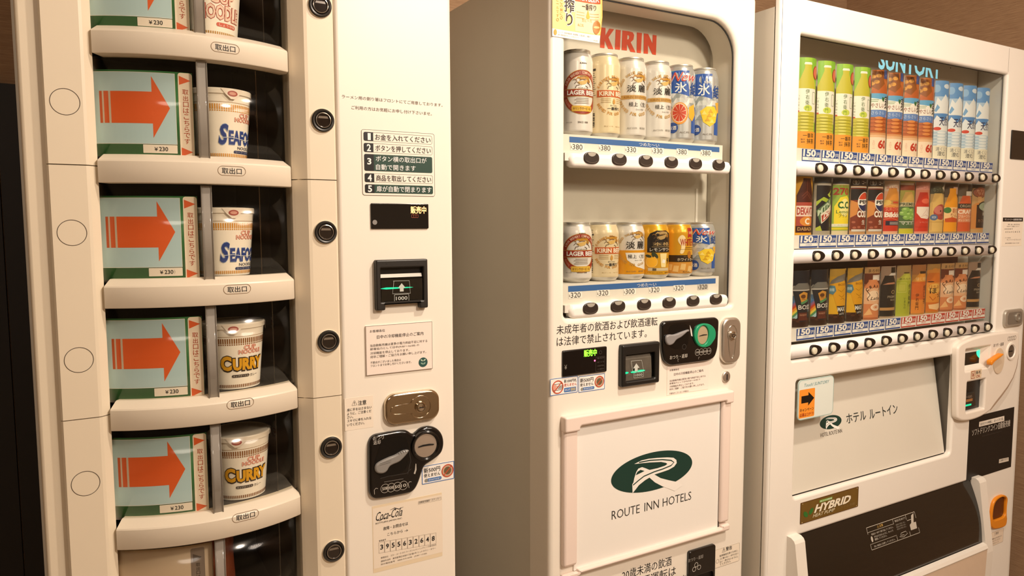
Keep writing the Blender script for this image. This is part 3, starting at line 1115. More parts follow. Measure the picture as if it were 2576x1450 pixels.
# service sticker
mb = MB()
pr = Pr(mb, YP, cD)
x0, x1, z0, z1 = pr.q((275, 812), (908, 690), (285, 1425), (918, 1265))
mb.plate(rrect(x0, x1, z0, z1, 0.001), YP - 0.0003, YP, mat('ead7b8', 0.5))
x0, x1, z0, z1 = pr.q((280, 815), (915, 725), (287, 1385), (918, 1232))
mb.on(YP - 0.0003)
mb.rect(x0 + 0.0005, x1, z0, z1, mat('f0e2cf', 0.45), 0.0002)
pr = Pr(mb, YP - 0.0005, cD)
pr.t('自動販売機統一ステッカー', 703, 773, 898, 745, 18)
q = pr.q((697, 762), (905, 733), (697, 790), (905, 758))
mb.frame(*q, 0.0003, faint, 0.0006)
pr.t('Coca-Cola', 310, 902, 552, 866, 78, shear=0.5, bold=0.0)
pr.stroke([(318, 935), (345, 945), (385, 920), (412, 914)], [0.0004, 0.0012, 0.0010, 0.0003], INK)
pr.stroke([(440, 848), (480, 828), (520, 838), (562, 818)], [0.0004, 0.0012, 0.0012, 0.0003], INK)
pr.t('BOTTLERS JAPAN INC.', 308, 968, 552, 927, 17)
pr.t('故障・お問合せは', 378, 1012, 602, 975, 32, bold=0.006)
pr.t('こちらから', 415, 1065, 555, 1043, 26)
pr.t('→', 570, 1038, 604, 1032, 20)
pr.t('管理番号', 338, 1128, 402, 1118, 14)
for i, d in enumerate('3955632648'):
    xa, xb = 337 + 52.2 * i, 337 + 52.2 * (i + 1)
    ys = lambda x: -(x - 337) * 0.168
    q = pr.q((xa, 1142 + ys(xa)), (xb, 1142 + ys(xb)), (xa, 1242 + ys(xa)), (xb, 1242 + ys(xb)))
    mb.frame(*q, 0.0003, faint, 0.0005)
    xm = (xa + xb) / 2
    pr.t(d, xm - 13, 1190 + ys(xm), xm + 13, 1188 + ys(xm), 44, bold=0.02)
for t, xa, ya, xb, yb, h in (('管理会社　コカ・コーラ ボトラーズジャパンベンディング株式会社', 355, 1266, 862, 1180, 16), ('連絡先住所　東京都港区赤坂9丁目7番1号 ミッドタウン・タワー', 355, 1297, 855, 1212, 16), ('受付電話番号　0800-919-4698　(9:00〜17:00)', 355, 1328, 775, 1258, 16)):
    pr.t(t, xa, ya, xb, yb, h, mat('5d544b', 0.6))
mb.build('service_sticker', LM)


# ------------------------------------------------------------------ MIDDLE MACHINE: beer vending machine
YM = 1.175
MM = thing('vending_machine', 'white beer can vending machine with two can rows above a green oval logo panel',
           'vending machine', (1.045, 1.53, 0.0))
MX0, MX1 = 0.766, 1.3205
mb = MB()
mb.box(MX0 + 0.004, MX1 - 0.004, 1.300, 1.82, 0.03, 1.83, SIDE)
mb.box(MX0 + 0.004, 0.800, 1.248, 1.300, 0.03, 1.83, SIDE)
mb.box(1.268, MX1 - 0.004, 1.248, 1.300, 0.03, 1.83, SIDE)
mb.box(MX0 + 0.03, MX1 - 0.03, 1.25, 1.80, 0.0, 0.03, DARK)
mb.build('cabinet', MM)
c1m, c2m, c3m, c4m = crop(1340, 0, 3.452), crop(1340, 400, 3.452), crop(1340, 760, 3.452), crop(1340, 1000, 3.2217)
wx0, wx1, wz0, wz1 = 0.8025, 1.2620, H0 - 0.183, H0 + 0.4455
win = rrect(wx0, wx1, wz0, wz1, (0.010, 0.008, 0.075, 0.02), 9)
mb = MB()
mb.plate([rrect(MX0, MX1, 0.05, 1.83, 0.012), win], YM, 1.2475, SHELL, bev=0.010, seg=5)
door_m = mb.build('door', MM)
mb = MB()
pr = Pr(mb, YM, c3m)
pr.t('未成年者の飲酒および飲酒運転', 207, 238, 1083, 174, 78, bold=0.004, o=0.0003)
pr.t('は法律で禁止されています。', 208, 335, 990, 282, 78, bold=0.004, o=0.0003)
mb.build('warning_print', door_m)
mb = MB()
gr = mat('2b2a28', 0.6)
mb.plate([inset(ccw(win), -0.0008), inset(ccw(win), 0.0022)], YM + 0.011, YM + 0.0135, gr)
mb.build('window_gasket', MM)
mb = MB()
mb.plate(inset(ccw(win), -0.001), YM + 0.0135, YM + 0.0165, GLASS)
mb.build('window', MM)
# display recess
BKM = 1.262
mb = MB()
INM = mat('d6d0c4', 0.35, var=0.02, scale=4)
mb.box(wx0 - 0.0, wx1 + 0.004, BKM, BKM + 0.004, wz0 - 0.025, wz1 + 0.055, INM)
mb.box(wx1 + 0.004, wx1 + 0.007, YM + 0.03, BKM + 0.004, wz0 - 0.025, wz1 + 0.055, INM)
mb.box(wx0 - 0.003, wx0 - 0.0, YM + 0.03, BKM + 0.004, wz0 - 0.025, wz1 + 0.055, INM)
mb.box(wx0 - 0.003, wx1 + 0.007, YM + 0.03, BKM + 0.004, wz0 - 0.028, wz0 - 0.025, INM)
mb.box(wx0 - 0.003, wx1 + 0.007, YM + 0.03, BKM + 0.004, wz1 + 0.055, wz1 + 0.058, INM)
pr = Pr(mb, BKM, c1m)
RED = mat('d2441f', 0.5)


def blk(pts):
    pr.poly(pts, RED, 0.0006)


blk([(590, 238), (632, 243), (630, 310), (664, 249), (706, 255), (657, 325), (700, 428), (655, 424), (624, 352), (622, 418), (584, 413)])     # K
blk([(720, 257), (764, 263), (757, 433), (713, 428)])                                                                                         # I
R_out = [(778, 265), (838, 273), (868, 282), (880, 305), (874, 345), (850, 368), (893, 456), (848, 450), (818, 382), (817, 439), (771, 434)]
R_in = [(822, 306), (833, 308), (838, 322), (832, 342), (820, 344)]
mb.flat([[pr.p(*q) for q in R_out], [pr.p(*q) for q in R_in]], RED, 0.0006)
blk([(904, 282), (948, 288), (938, 462), (902, 457)])                                                                                         # I
blk([(964, 290), (1002, 296), (1039, 378), (1041, 303), (1075, 309), (1069, 478), (1038, 472), (1000, 390), (1000, 468), (962, 464)])         # N
mb.build('display_recess', MM)
mb = MB()
ce = BKM - 0.0005
mb.box(*[1.2275, 1.2335], BKM - 0.003, BKM, H0 - 0.05, H0 + 0.085, mat('f6f2ea', 0.5))
mb.build('corner_strip', MM)
# lamp socket hanging at the top of the recess
mb = MB()
pr = Pr(mb, BKM, c1m)
a, b = pr.p(1316, 118), pr.p(1400, 208)
mb.box(a[0], b[0], BKM - 0.028, BKM, b[1], wz1 + 0.05, mat('4a443c', 0.5))
mb.tube([(a[0] + 0.008, BKM - 0.03, b[1] + 0.022), (a[0] + 0.030, BKM - 0.034, b[1] + 0.016), (a[0] + 0.045, BKM - 0.028, b[1] + 0.026), (a[0] + 0.038, BKM - 0.02, wz1 + 0.04)], 0.0045, mat('d8d2c6', 0.3))
e = pr.p(1465, 215)
mb.on(BKM)
mb.flat(ell(e[0], e[1], 0.0062, 0.0072), DARK, 0.0006)
e = pr.p(1272, 168)
mb.plate(rrect(e[0] - 0.006, e[0] + 0.006, e[1] - 0.004, e[1] + 0.004), BKM - 0.006, BKM, mat('57524b', 0.5))
mb.build('lamp_socket', MM)

# shelves: price strips and button bars
c_m1 = [(493, 1358), (735, 1378), (967, 1395), (1186, 1405), (1398, 1415), (1598, 1425)]
SHELFZ = []
for row in range(2):
    cc = c1m if row == 0 else c2m
    Yp = 1.192
    mb = MB()
    if row == 0:
        x0, x1, z0, z1 = quad(Yp, cc(318, 1197), cc(1620, 1270), cc(318, 1245), cc(1622, 1315))
        pz = at(*cc(1000, 1345), Yp)[1]
        prices = [('380', 386, 1277), ('380', 630, 1287), ('330', 855, 1301), ('330', 1085, 1312), ('380', 1298, 1320), ('380', 1505, 1330)]
        tx = (922, 1255, 1098, 1262)
    else:
        x0, x1, z0, z1 = quad(Yp, cc(308, 1108), cc(1588, 1035), cc(308, 1158), cc(1588, 1080))
        prices = [('320', 370, 1183), ('320', 612, 1165), ('300', 842, 1152), ('320', 1060, 1138), ('320', 1270, 1122), ('320', 1478, 1112)]
        tx = (905, 1100, 1072, 1088)
    zs = z1 + 0.0045
    SHELFZ.append(zs)
    zbt = z0 - 0.026
    mb.box(wx0 + 0.002, x1 + 0.009, Yp + 0.005, BKM, zs - 0.004, zs, mat('ece7de', 0.4))
    mb.plate(rrect(wx0 + 0.001, x1 + 0.010, zbt, zs), Yp, Yp + 0.006, mat('f1ede6', 0.4))
    pr = Pr(mb, Yp, cc)
    mb.rect(x0, x1, z0, z1, mat('3d6fb4', 0.5), 0.0003)
    pr.t('つめた〜い', *tx, 30, WHITE)
    for t, px, py in prices:
        a = pr.p(px, py)
        mb.rect(a[0] - 0.0165, a[0] + 0.0165, a[1] - 0.0065, a[1] + 0.0065, mat('f9f6f0', 0.5), 0.0005, 0.001)
        mb.text('¥', a[0] - 0.0158, a[0] - 0.0125, a[1] - 0.004, a[1] + 0.002, faint, 0.0007)
        mb.text(t, a[0] - 0.0115, a[0] + 0.0125, a[1] - 0.0052, a[1] + 0.0052, mat('3d3935', 0.5), 0.0007, 0.004)
    mb.build('price_strip', MM)
    # bar
    bz = H0 + (0.13555 if row == 0 else -0.16303)
    mb = MB()
    xs = [0.86476 + 0.0695 * i for i in range(6)]
    xL, xR = at(*cc(300, 1380 if row == 0 else 1310), 1.187)[0], at(*cc(1700 if row == 0 else 1678, 1430 if row == 0 else 1205), 1.187)[0]
    top = []
    N = 96
    for i in range(N + 1):
        x = xR + (xL - xR) * i / N
        h = 0.0060 + 0.0055 * max(0, cos(2 * pi * (x - xs[0]) / 0.0695)) ** 1.0
        e = min((x - xL) / 0.012, (xR - x) / 0.012, 1)
        h -= 0.010 * (1 - sqrt(max(0.0, 1 - (1 - e) ** 2)))
        top.append((x, bz + h))
    bot = [(xL + 0.003, bz - 0.0175), (xL + 0.010, bz - 0.0215), (xR - 0.010, bz - 0.0215), (xR - 0.003, bz - 0.0175)]
    mb.plate(bot + top, YM + 0.001, YM + 0.0195, mat('f4efe8', 0.3), bev=0.008, seg=5)
    mb.box(xL - 0.008, xL + 0.004, YM + 0.008, YM + 0.018, bz - 0.009, bz + 0.006, mat('d9d4ca', 0.4))
    bar = mb.build('button_bar', MM)
    for x in xs:
        mb = MB()
        yb = YM + 0.001
        loop = []
        for i in range(28):
            a = 2 * pi * i / 28
            cx_, cz_ = cos(a), sin(a)
            loop.append((x + 0.0188 * (abs(cx_) ** 0.8) * (1 if cx_ > 0 else -1), bz - 0.0028 + (0.0122 if cz_ > 0 else 0.0115) * (abs(cz_) ** 0.8) * (1 if cz_ > 0 else -1)))
        mb.plate(loop, yb - 0.0022, yb, mat('342c27', 0.3), bev=0.0015)
        mb.on(yb - 0.0022)
        lens = [(x + 0.0098 * cos(pi + pi * i / 14), bz + 0.0072 + 0.0068 * sin(pi + pi * i / 14)) for i in range(15)]
        lens += [(x + 0.0088, bz + 0.0076), (x, bz + 0.0087), (x - 0.0088, bz + 0.0076)]
        mb.flat(lens, mat('a9a397', 0.25), 0.0004)
        mb.stroke([(x + 0.0155 * cos(pi * 1.15 + pi * 0.7 * i / 10), bz - 0.0035 + 0.0085 * sin(pi * 1.15 + pi * 0.7 * i / 10)) for i in range(11)], 0.0008, mat('6e6358', 0.2), 0.0004)
        mb.build('select_button', bar)

# poster taped over the corner of the window
mb = MB()
c6m = crop(1370, 0, 12.08)
YPo = YM - 0.0012
pr = Pr(mb, YPo, c6m)
xa, za = pr.p(232, 1085)
xb, zb = pr.p(1662, 1325)
zt = H0 + 0.53
px = lambda x, y: pr.p(x, y)


def posterW(x, o, z):
    t = max(0, (x - (xb - 0.025)) / 0.025)
    return (x - 0.003 * t * t * max(0, (z - zb) / 0.1 - 0.4), YPo - o - 0.010 * t * t * min(1.0, max(0, (z - zb) / 0.05)), z)


def sheet(mb, x0, x1, z0, z1, m, o):
    N = 14
    vs, fs = [], []
    for i in range(N + 1):
        for j in range(N + 1):
            vs.append(mb.W(x0 + (x1 - x0) * i / N, o, z0 + (z1 - z0) * j / N))
    for i in range(N):
        for j in range(N):
            a = i * (N + 1) + j
            fs.append((a, a + N + 1, a + N + 2, a + 1))
    mb.add(vs, fs, m, True)


mb.W, mb.maxdx = posterW, 0.006
zc = (zb + za) / 2
zy0 = px(232, 860)[1]
zy = (zy0 + px(1650, 1080)[1]) / 2
sheet(mb, xa, xb, zc, zt, mat('fbf8ee', 0.45), 0.0)
sheet(mb, xa, xb, zy, zt - 0.002, mat('f7dc86', 0.45), 0.0003)
sheet(mb, xb - 0.010, xb, zy, zt - 0.002, mat('f2bf4e', 0.45), 0.0004)
ca, cb = px(920, 500)[0], px(1625, 500)[0]
czb = (px(920, 930)[1] + px(1600, 1065)[1]) / 2
sheet(mb, ca, cb, czb, czb + 0.150, mat('f0d9ac', 0.45), 0.0006)
orn = mat('c9571f', 0.5)
zr0 = (px(980, 55)[1] + px(1640, 150)[1]) / 2
mb.rect(ca, cb, zr0, zr0 + 0.016, orn, 0.0008)
mb.text('KIRIN BEER', ca + 0.002, cb - 0.002, zr0 + 0.003, zr0 + 0.013, WHITE, 0.0012, 0.02)
dk = mat('2a1512', 0.5)
zk = (px(1130, 195)[1] + px(1530, 260)[1]) / 2
mb.text('一番搾り', px(1130, 200)[0], px(1530, 260)[0], zk - 0.0058, zk + 0.0058, dk, 0.0012, 0.015)
for i in range(3):
    for u0, u1 in ((0.06, 0.40), (0.62, 0.95)):
        zz = zk - 0.012 - i * 0.0052
        mb.rect(ca + (cb - ca) * u0, ca + (cb - ca) * u1, zz - 0.0006, zz + 0.0006, mat('c7a268', 0.5), 0.0008)
dx, dz_ = px(1310, 520)
mb.flat([(dx + 0.0042 * cos(a), dz_ + 0.0042 * sin(a)) for a in [radians(-200 + 220 * i / 16) for i in range(17)]] + [(dx, dz_ + 0.0135)], mat('eba93c', 0.4), 0.0010)
mb.text('生ビール', ca + 0.016, ca + 0.040, czb + 0.020, czb + 0.026, mat('c99a4c', 0.5), 0.001)
mb.text('ALC.5%', ca + 0.006, ca + 0.020, czb + 0.010, czb + 0.015, mat('c99a4c', 0.5), 0.001)
gx, gz = px(1545, 850)
mb.flat(ell(gx, gz, 0.0075, 0.0125), mat('b9792a', 0.4), 0.0012)
mb.flat(ell(gx, gz, 0.006, 0.0022), mat('e6c07c', 0.4), 0.0014)
sx = (px(610, 200)[0] + px(875, 200)[0]) / 2
# the two large brush characters and the column above them
k1 = (px(740, 195)[1])
for t, z0_, z1_, w_ in (('搾', px(740, 375)[1], px(740, -30)[1], 0.0225), ('り', px(740, 775)[1], px(740, 415)[1], 0.0150), ('番', px(740, -120)[1], px(740, -120)[1] + 0.026, 0.0225), ('一', px(740, -120)[1] + 0.042, px(740, -120)[1] + 0.046, 0.0225)):
    mb.text(t, sx - w_ / 2 - 0.001, sx + w_ / 2 + 0.001, z0_ - 0.001, z1_ + 0.001, mat('fdf9ee', 0.5), 0.0008, 0.07)
    mb.text(t, sx - w_ / 2, sx + w_ / 2, z0_, z1_, dk, 0.0011, 0.03)
br = mat('b98a3e', 0.5)
for t, x, y0, y1 in (('おいしいビールです。', 390, -560, 660), ('うれしさをこの朝に。', 505, -600, 600)):
    a, b = px(x, y1), px(x, y0)
    mb.vtext(t, a[0] - 0.003, a[0] + 0.003, a[1], b[1], br, 0.0008)
mb.flat(ell(*px(322, 978), 0.0036, 0.0055), mat('d99b34', 0.4), 0.0006)
for t, xa_, ya_, xb_, yb_, h in (('ストップ！未成年者飲酒・飲酒運転。お酒は楽しく適量で。', 400, 965, 1410, 1130, 40), ('妊娠中・授乳期の飲酒はやめましょう。のんだあとはリサイクル。', 400, 1045, 1050, 1150, 36), ('キリンビール株式会社', 1300, 1205, 1610, 1250, 26)):
    pr2 = [px(xa_, ya_), px(xb_, yb_)]
    hh = 0.0016 if h > 30 else 0.0011
    zz = (pr2[0][1] + pr2[1][1]) / 2
    mb.text(t, pr2[0][0], pr2[1][0], zz - hh, zz + hh, mat('6a625a', 0.6), 0.0006)
mb.build('poster', MM)

# display
mb = MB()
pr = Pr(mb, YM, c3m)
x0, x1, z0, z1 = pr.q((250, 425), (637, 382), (255, 648), (635, 608))
mb.plate(rrect(x0, x1, z0, z1, 0.003), YM - 0.004, YM, GLOSSBLK, bev=0.002)
pr = Pr(mb, YM - 0.004, c3m)
LEDG = mat('b8ff50', 0.5, emit='4dff20', estr=3.0)
pr.t('販売中', 445, 447, 555, 438, 58, LEDG, 0.03)
dim = mat('57504a', 0.4)
pr.t('¥', 275, 568, 297, 566, 40, mat('8d8880', 0.5))
a = pr.p(538, 510)
mb.flat(ell(a[0], a[1], 0.0018), mat('ff90b0', 0.4, emit='ff4070', estr=4.0), 0.0006)
for t, y in (('販売中', 490), ('おつり', 524), ('1000円札', 556), ('つり銭切れ', 585)):
    pr.t(t, 560, y, 620, y - 6, 13, dim)
q = pr.q((546, 480), (625, 470), (546, 605), (625, 597))
mb.frame(*q, 0.0004, dim, 0.0004, 0.001)
a = pr.p(588, 438)
mb.ring(a[0], a[1], 0.003, 0.0035, dim, 0.0004)
mb.build('display', MM)

# bill slot
mb = MB()
pr = Pr(mb, YM, c3m)
x0, x1, z0, z1 = pr.q((748, 370), (1076, 338), (744, 735), (1072, 695))
mb.plate([roundpoly([(x0, z0), (x1, z0), (x1, z1), (x0, z1)], 0.005), rrect(x0 + 0.011, x1 - 0.013, z0 + 0.012, z1 - 0.022, 0.003)], YM - 0.012, YM, mat('1b1917', 0.35), bev=0.004)
mb.box(x0 + 0.01, x1 - 0.012, YM - 0.001, YM, z0 + 0.011, z1 - 0.02, DARK)
bsm = mb.build('bill_slot', MM)
mb = MB()
zl, zh = z0 + 0.0125, z1 - 0.024
mb.xprism([(YM - 0.001, zl), (YM - 0.0095, zl), (YM - 0.0100, zl + 0.012), (YM - 0.0075, zh - 0.008), (YM - 0.003, zh), (YM - 0.001, zh)], x0 + 0.0115, x1 - 0.0215, mat('5a544b', 0.25, var=0.2, scale=90))
pr = Pr(mb, YM - 0.0104, c3m)
for xx0, xx1, yy in ((790, 832, 620), (850, 905, 612), (897, 975, 604)):
    a, b = pr.p(xx0, yy), pr.p(xx1, yy)
    mb.flat(ell((a[0] + b[0]) / 2, a[1], (b[0] - a[0]) / 2, 0.0022), GRN, 0.0005)
pr.stroke([(850, 512), (940, 505), (958, 598), (862, 606), (850, 512)], 0.0007, LG, 0.0024)
a0 = pr.p(893, 532)
mb.flat([(a0[0] + dx_ * 0.0085, a0[1] + dz__) for dx_, dz__ in ((0, 0), (-1, -0.010), (-.45, -0.010), (-.45, -0.0165), (.45, -0.0165), (.45, -0.010), (1, -0.010))], LG, 0.0026)
q = pr.q((875, 615), (958, 607), (875, 660), (958, 652))
mb.frame(*q, 0.0006, LG, 0.0012, 0.001)
mb.text('1000', q[0] + 0.003, q[1] - 0.003, q[2] + 0.003, q[3] - 0.003, LG, 0.0012)
mb.build('bill_roller', bsm)

# coin unit
mb = MB()
pr = Pr(mb, YM, c3m)
outl = [(1100, 195), (1125, 165), (1570, 130), (1597, 155), (1585, 400), (1560, 480), (1500, 508), (1175, 550), (1125, 515), (1105, 420)]
mb.plate(roundpoly([pr.p(*p) for p in outl], 0.014, 5), YM - 0.009, YM, GLOSSBLK, bev=0.004)
YC = YM - 0.009
pr = Pr(mb, YC, c3m)
mb.flat(chaikin([pr.p(*p) for p in ((1180, 260), (1190, 200), (1320, 180), (1355, 215), (1355, 345), (1320, 420), (1175, 405))], 2), mat('050505', 0.3), 0.0002)
pr.t('おつり・返却', 1190, 485, 1342, 465, 34, mat('c9c2b6', 0.5), 0.008)
for i, t in enumerate(('500', '100', '50', '10')):
    a = pr.p(1430 + 33 * i, 438 - 4 * i)
    mb.ring(a[0], a[1], 0.0066, 0.0073, wht, 0.0004)
    mb.text(t, a[0] - 0.0045, a[0] + 0.0045, a[1] - 0.0022, a[1] + 0.0022, wht, 0.0006)
pr.poly([(1363, 200), (1380, 240), (1388, 300), (1376, 295), (1370, 262)], mat('d9d4ca', 0.5))
pr.stroke([(1262, 520), (1258, 500), (1270, 495)], 0.0006, wht)
pr.stroke([(1440, 498), (1440, 480), (1450, 478)], 0.0006, wht)
a = pr.p(1315, 390)
mb.ring(a[0], a[1], 0.0050, 0.0058, ln, 0.0004)
cum = mb.build('coin_unit', MM)
mb = MB()
lev = [(1143, 325), (1150, 290), (1180, 280), (1215, 285), (1290, 255), (1345, 237), (1348, 243), (1280, 305), (1235, 325), (1210, 365), (1175, 378), (1150, 362)]
mb.plate(chaikin([pr.p(*p) for p in lev], 2), YC - 0.006, YC - 0.001, mat('8d8a8a', 0.35), bev=0.003)
mb.build('return_lever', cum)
mb = MB()
a, b = pr.p(1480, 288), pr.p(1463, 288)
ring_o = [pr.p(*p) for p in ((1500, 184), (1545, 200), (1580, 245), (1578, 310), (1555, 345), (1530, 380), (1480, 398), (1430, 385), (1395, 330), (1392, 270), (1412, 215), (1450, 190))]
c_in = pr.p(1470, 288)
mb.plate([chaikin(ring_o, 2), ell(c_in[0], c_in[1], 0.0165, 0.0215)], YC - 0.005, YC, mat('1d9466', 0.35), bev=0.002)
mb.knob([(0.0165, YC - 0.001), (0.0155, YC - 0.0025), (0.0, YC - 0.003)], c_in[0], c_in[1], mat('c9b896', 0.4, 0.4), k=1.28)
mb.on(YC - 0.0028)
mb.stroke([(c_in[0] - 0.0115, c_in[1] - 0.001), (c_in[0], c_in[1] + 0.0005), (c_in[0] + 0.0125, c_in[1] + 0.0005)], [0.0012, 0.0026, 0.0012], DARK, 0.0008)
mb.build('coin_slot', cum)
# lock
mb = MB()
pr = Pr(mb, YM, c3m)
x0, x1, z0, z1 = pr.q((1628, 140), (1785, 125), (1618, 535), (1778, 520))
mb.plate(rrect(x0, x1, z0, z1, 0.021, 9), YM - 0.010, YM, STEEL, bev=0.005, seg=4)
lk = mb.build('lock_plate', MM)
mb = MB()
cx, cz = pr.p(1712, 285)
xm = (x0 + x1) / 2
lo = [(xm + 0.0155 * cos(a) * (1 if sin(a) > 0 else 0.8), cz + (0.024 if sin(a) > 0 else 0.054) * sin(a)) for a in [2 * pi * i / 40 for i in range(40)]]
mb.plate([lo, inset(ccw(lo), 0.0014)], YM - 0.0112, YM - 0.0095, CHROME, bev=0.0006)
mb.knob([(0.0105, YM - 0.0095), (0.0098, YM - 0.013), (0.008, YM - 0.0135), (0.007, YM - 0.0125), (0.006, YM - 0.0145), (0.0, YM - 0.0148)], xm, cz, CHROME)
mb.on(YM - 0.0148)
mb.ring(xm, cz, 0.0025, 0.0045, mat('3a3733', 0.4), 0.0003)
mb.build('lock_cylinder', lk)
mb = MB()
a = pr.p(1675, 650)
mb.knob([(0.0125, YM), (0.0120, YM - 0.003), (0.0105, YM - 0.004), (0.0, YM - 0.0045)], a[0], a[1], STEEL, k=1.1)
mb.on(YM - 0.0045)
mb.rect(a[0] - 0.001, a[0] + 0.0013, a[1] - 0.007, a[1] + 0.007, DARK, 0.0008)
mb.build('keyhole', MM)
# notices
mb = MB()
q = pr.q((1170, 558), (1528, 518), (1158, 805), (1523, 762))
mb.plate(rrect(*q), YM - 0.0008, YM, PAPER)
mb.on(YM - 0.0008)
notice(mb, *q, YM, 0.78)
mb.build('notice_sheet', MM)
for (tl, tr, bl, br_), kd in ((((150, 662), (388, 648), (152, 817), (390, 785)), 'note'), (((394, 650), (625, 618), (400, 790), (624, 755)), 'coin')):
    mb = MB()
    q = pr.q(tl, tr, bl, br_)
    ban(mb, *q, YM, kd)
    mb.build('coin_notice_sticker' if kd == 'coin' else 'note_notice_sticker', MM)

# logo panel
mb = MB()
pr = Pr(mb, YM, c4m)
fx0, fx1, fz0, fz1 = quad(YM - 0.01, c4m(262, 115), c4m(1607, -20), c4m(240, 1412), c4m(1592, 1120))
YFm = YM - 0.018
bw = at(*c4m(262, 172), YM)[1]
ix0, ix1, iz0, iz1 = quad(YM - 0.008, c4m(352, 245), c4m(1535, 40), c4m(352, 1390), c4m(1525, 1060))
# side rails
for xa_, xb_ in ((fx0, ix0 + 0.0025), (ix1 - 0.003, fx1)):
    mb = MB()
    mb.plate(rrect(xa_, xb_, fz0 + 0.02, fz1 - 0.02, 0.006), YM - 0.012, YM, PINKW, bev=0.006)
    mb.build('panel_rail', MM)
mb = MB()
tz0 = iz1 + 0.004
mb.plate(roundpoly([(fx0 - 0.001, tz0 - 0.010), (fx0 + 0.036, tz0 - 0.010), (fx0 + 0.036, tz0), (fx1 - 0.022, tz0), (fx1 - 0.022, tz0 - 0.007), (fx1 + 0.001, tz0 - 0.007), (fx1 + 0.001, fz1 + 0.0), (fx0 - 0.001, fz1 + 0.0)], 0.0045), YFm, YM, PINKW, bev=0.0042, seg=4)
mb.build('panel_top_rail', MM)
mb = MB()
mb.plate(roundpoly([(fx0, fz0), (fx1, fz0), (fx1, iz0 + 0.006), (ix1, iz0 + 0.006), (ix1, iz0), (fx0 + 0.036, iz0), (fx0 + 0.036, iz0 - 0.006), (fx0, iz0 - 0.006)], 0.0045), YFm + 0.003, YM, PINKW, bev=0.004)
mb.build('panel_bottom_rail', MM)
mb = MB()
YS = YM - 0.004
mb.plate(rrect(ix0 - 0.002, ix1, iz0 - 0.004, iz1 + 0.008), YS, YM, mat('f3efe8', 0.22, coat=0.4))
mb.on(YS)
mb.rect(ix1 - 0.0042, ix1 - 0.0005, iz0, iz1 + 0.006, mat('2a211c', 0.6), 0.0003)
pr = Pr(mb, YS, c4m)
LGR = mat('12382f', 0.45)


def inn_logo(mb, P_, o=0.0003):
    """green oval with the white road-shaped R; P_ maps (u, v) of the drawing, -1..1, to the surface"""
    mb.flat([P_(cos(2 * pi * i / 72), sin(2 * pi * i / 72)) for i in range(72)], LGR, o)


eL, eR, eT, eB = pr.p(635, 680), pr.p(1292, 545), pr.p(1060, 428), pr.p(800, 797)
ecx, ecz = (eL[0] + eR[0]) / 2, (eT[1] + eB[1]) / 2
erx, erz = (eR[0] - eL[0]) / 2, (eT[1] - eB[1]) / 2
WPN = mat('f3efe8', 0.3)


def logo_uv(x, y):
    a = pr.p(x, y)
    return ((a[0] - ecx) / erx, (a[1] - ecz) / erz)


ROAD = [logo_uv(*q) for q in ((822, 541), (880, 512), (940, 498), (1010, 491), (1090, 487), (1140, 490), (1163, 508), (1166, 533), (1145, 562), (1100, 588), (1045, 607), (985, 626), (1035, 655), (1100, 672), (1186, 690), (1215, 715), (1150, 760), (1098, 739), (1050, 722), (990, 690), (945, 651), (910, 672), (860, 712), (835, 745), (808, 778),
                                    (806, 705), (815, 690), (822, 655), (838, 605), (855, 578), (885, 566), (912, 575), (946, 589), (1010, 575), (1070, 555), (1090, 541), (1080, 532), (1040, 524), (950, 528), (880, 535))]
ROADLINE = [logo_uv(*q) for q in ((860, 528), (950, 511), (1050, 505), (1120, 511), (1143, 527), (1120, 553), (1050, 582), (985, 603), (900, 640), (855, 675), (812, 712))]
HILL = [logo_uv(*q) for q in ((833, 632), (848, 603), (872, 588), (905, 597), (870, 615))]


def inn_logo_all(mb, cx, cz, rx, rz, o=0.0003):
    f = lambda u, v: (cx + u * rx, cz + v * rz)
    mb.flat([f(cos(2 * pi * i / 72), sin(2 * pi * i / 72)) for i in range(72)], LGR, o)
    mb.flat([f(*p) for p in ROAD], WPN, o + 0.0003)
    mb.stroke([f(*p) for p in ROADLINE], rx * 0.022, LGR, o + 0.0005)
    mb.flat([f(*p) for p in HILL], LGR, o + 0.0005)


inn_logo_all(mb, ecx, ecz, erx, erz)
a, b = pr.p(640, 985), pr.p(1285, 768)
zt_ = pr.p(640, 918)[1]
zb_, zt_ = pr.p(640, 985)[1], pr.p(660, 912)[1]
zb2, zt2 = pr.p(1285, 836)[1], pr.p(1285, 768)[1]
wd = b[0] - a[0]
th_ = mat('2b2b28', 0.5)
z0_, z1_ = (zb_ + zb2) / 2, (zt_ + zt2) / 2
mb.text('ROUTE', a[0], a[0] + wd * 0.335, z0_, z1_, th_, 0.0005, -0.008)
mb.text('INN', a[0] + wd * 0.395, a[0] + wd * 0.575, z0_, z1_, th_, 0.0005, -0.008)
mb.text('HOTELS', a[0] + wd * 0.625, b[0], z0_, z1_, th_, 0.0005, -0.008)
mb.build('logo_panel', MM)

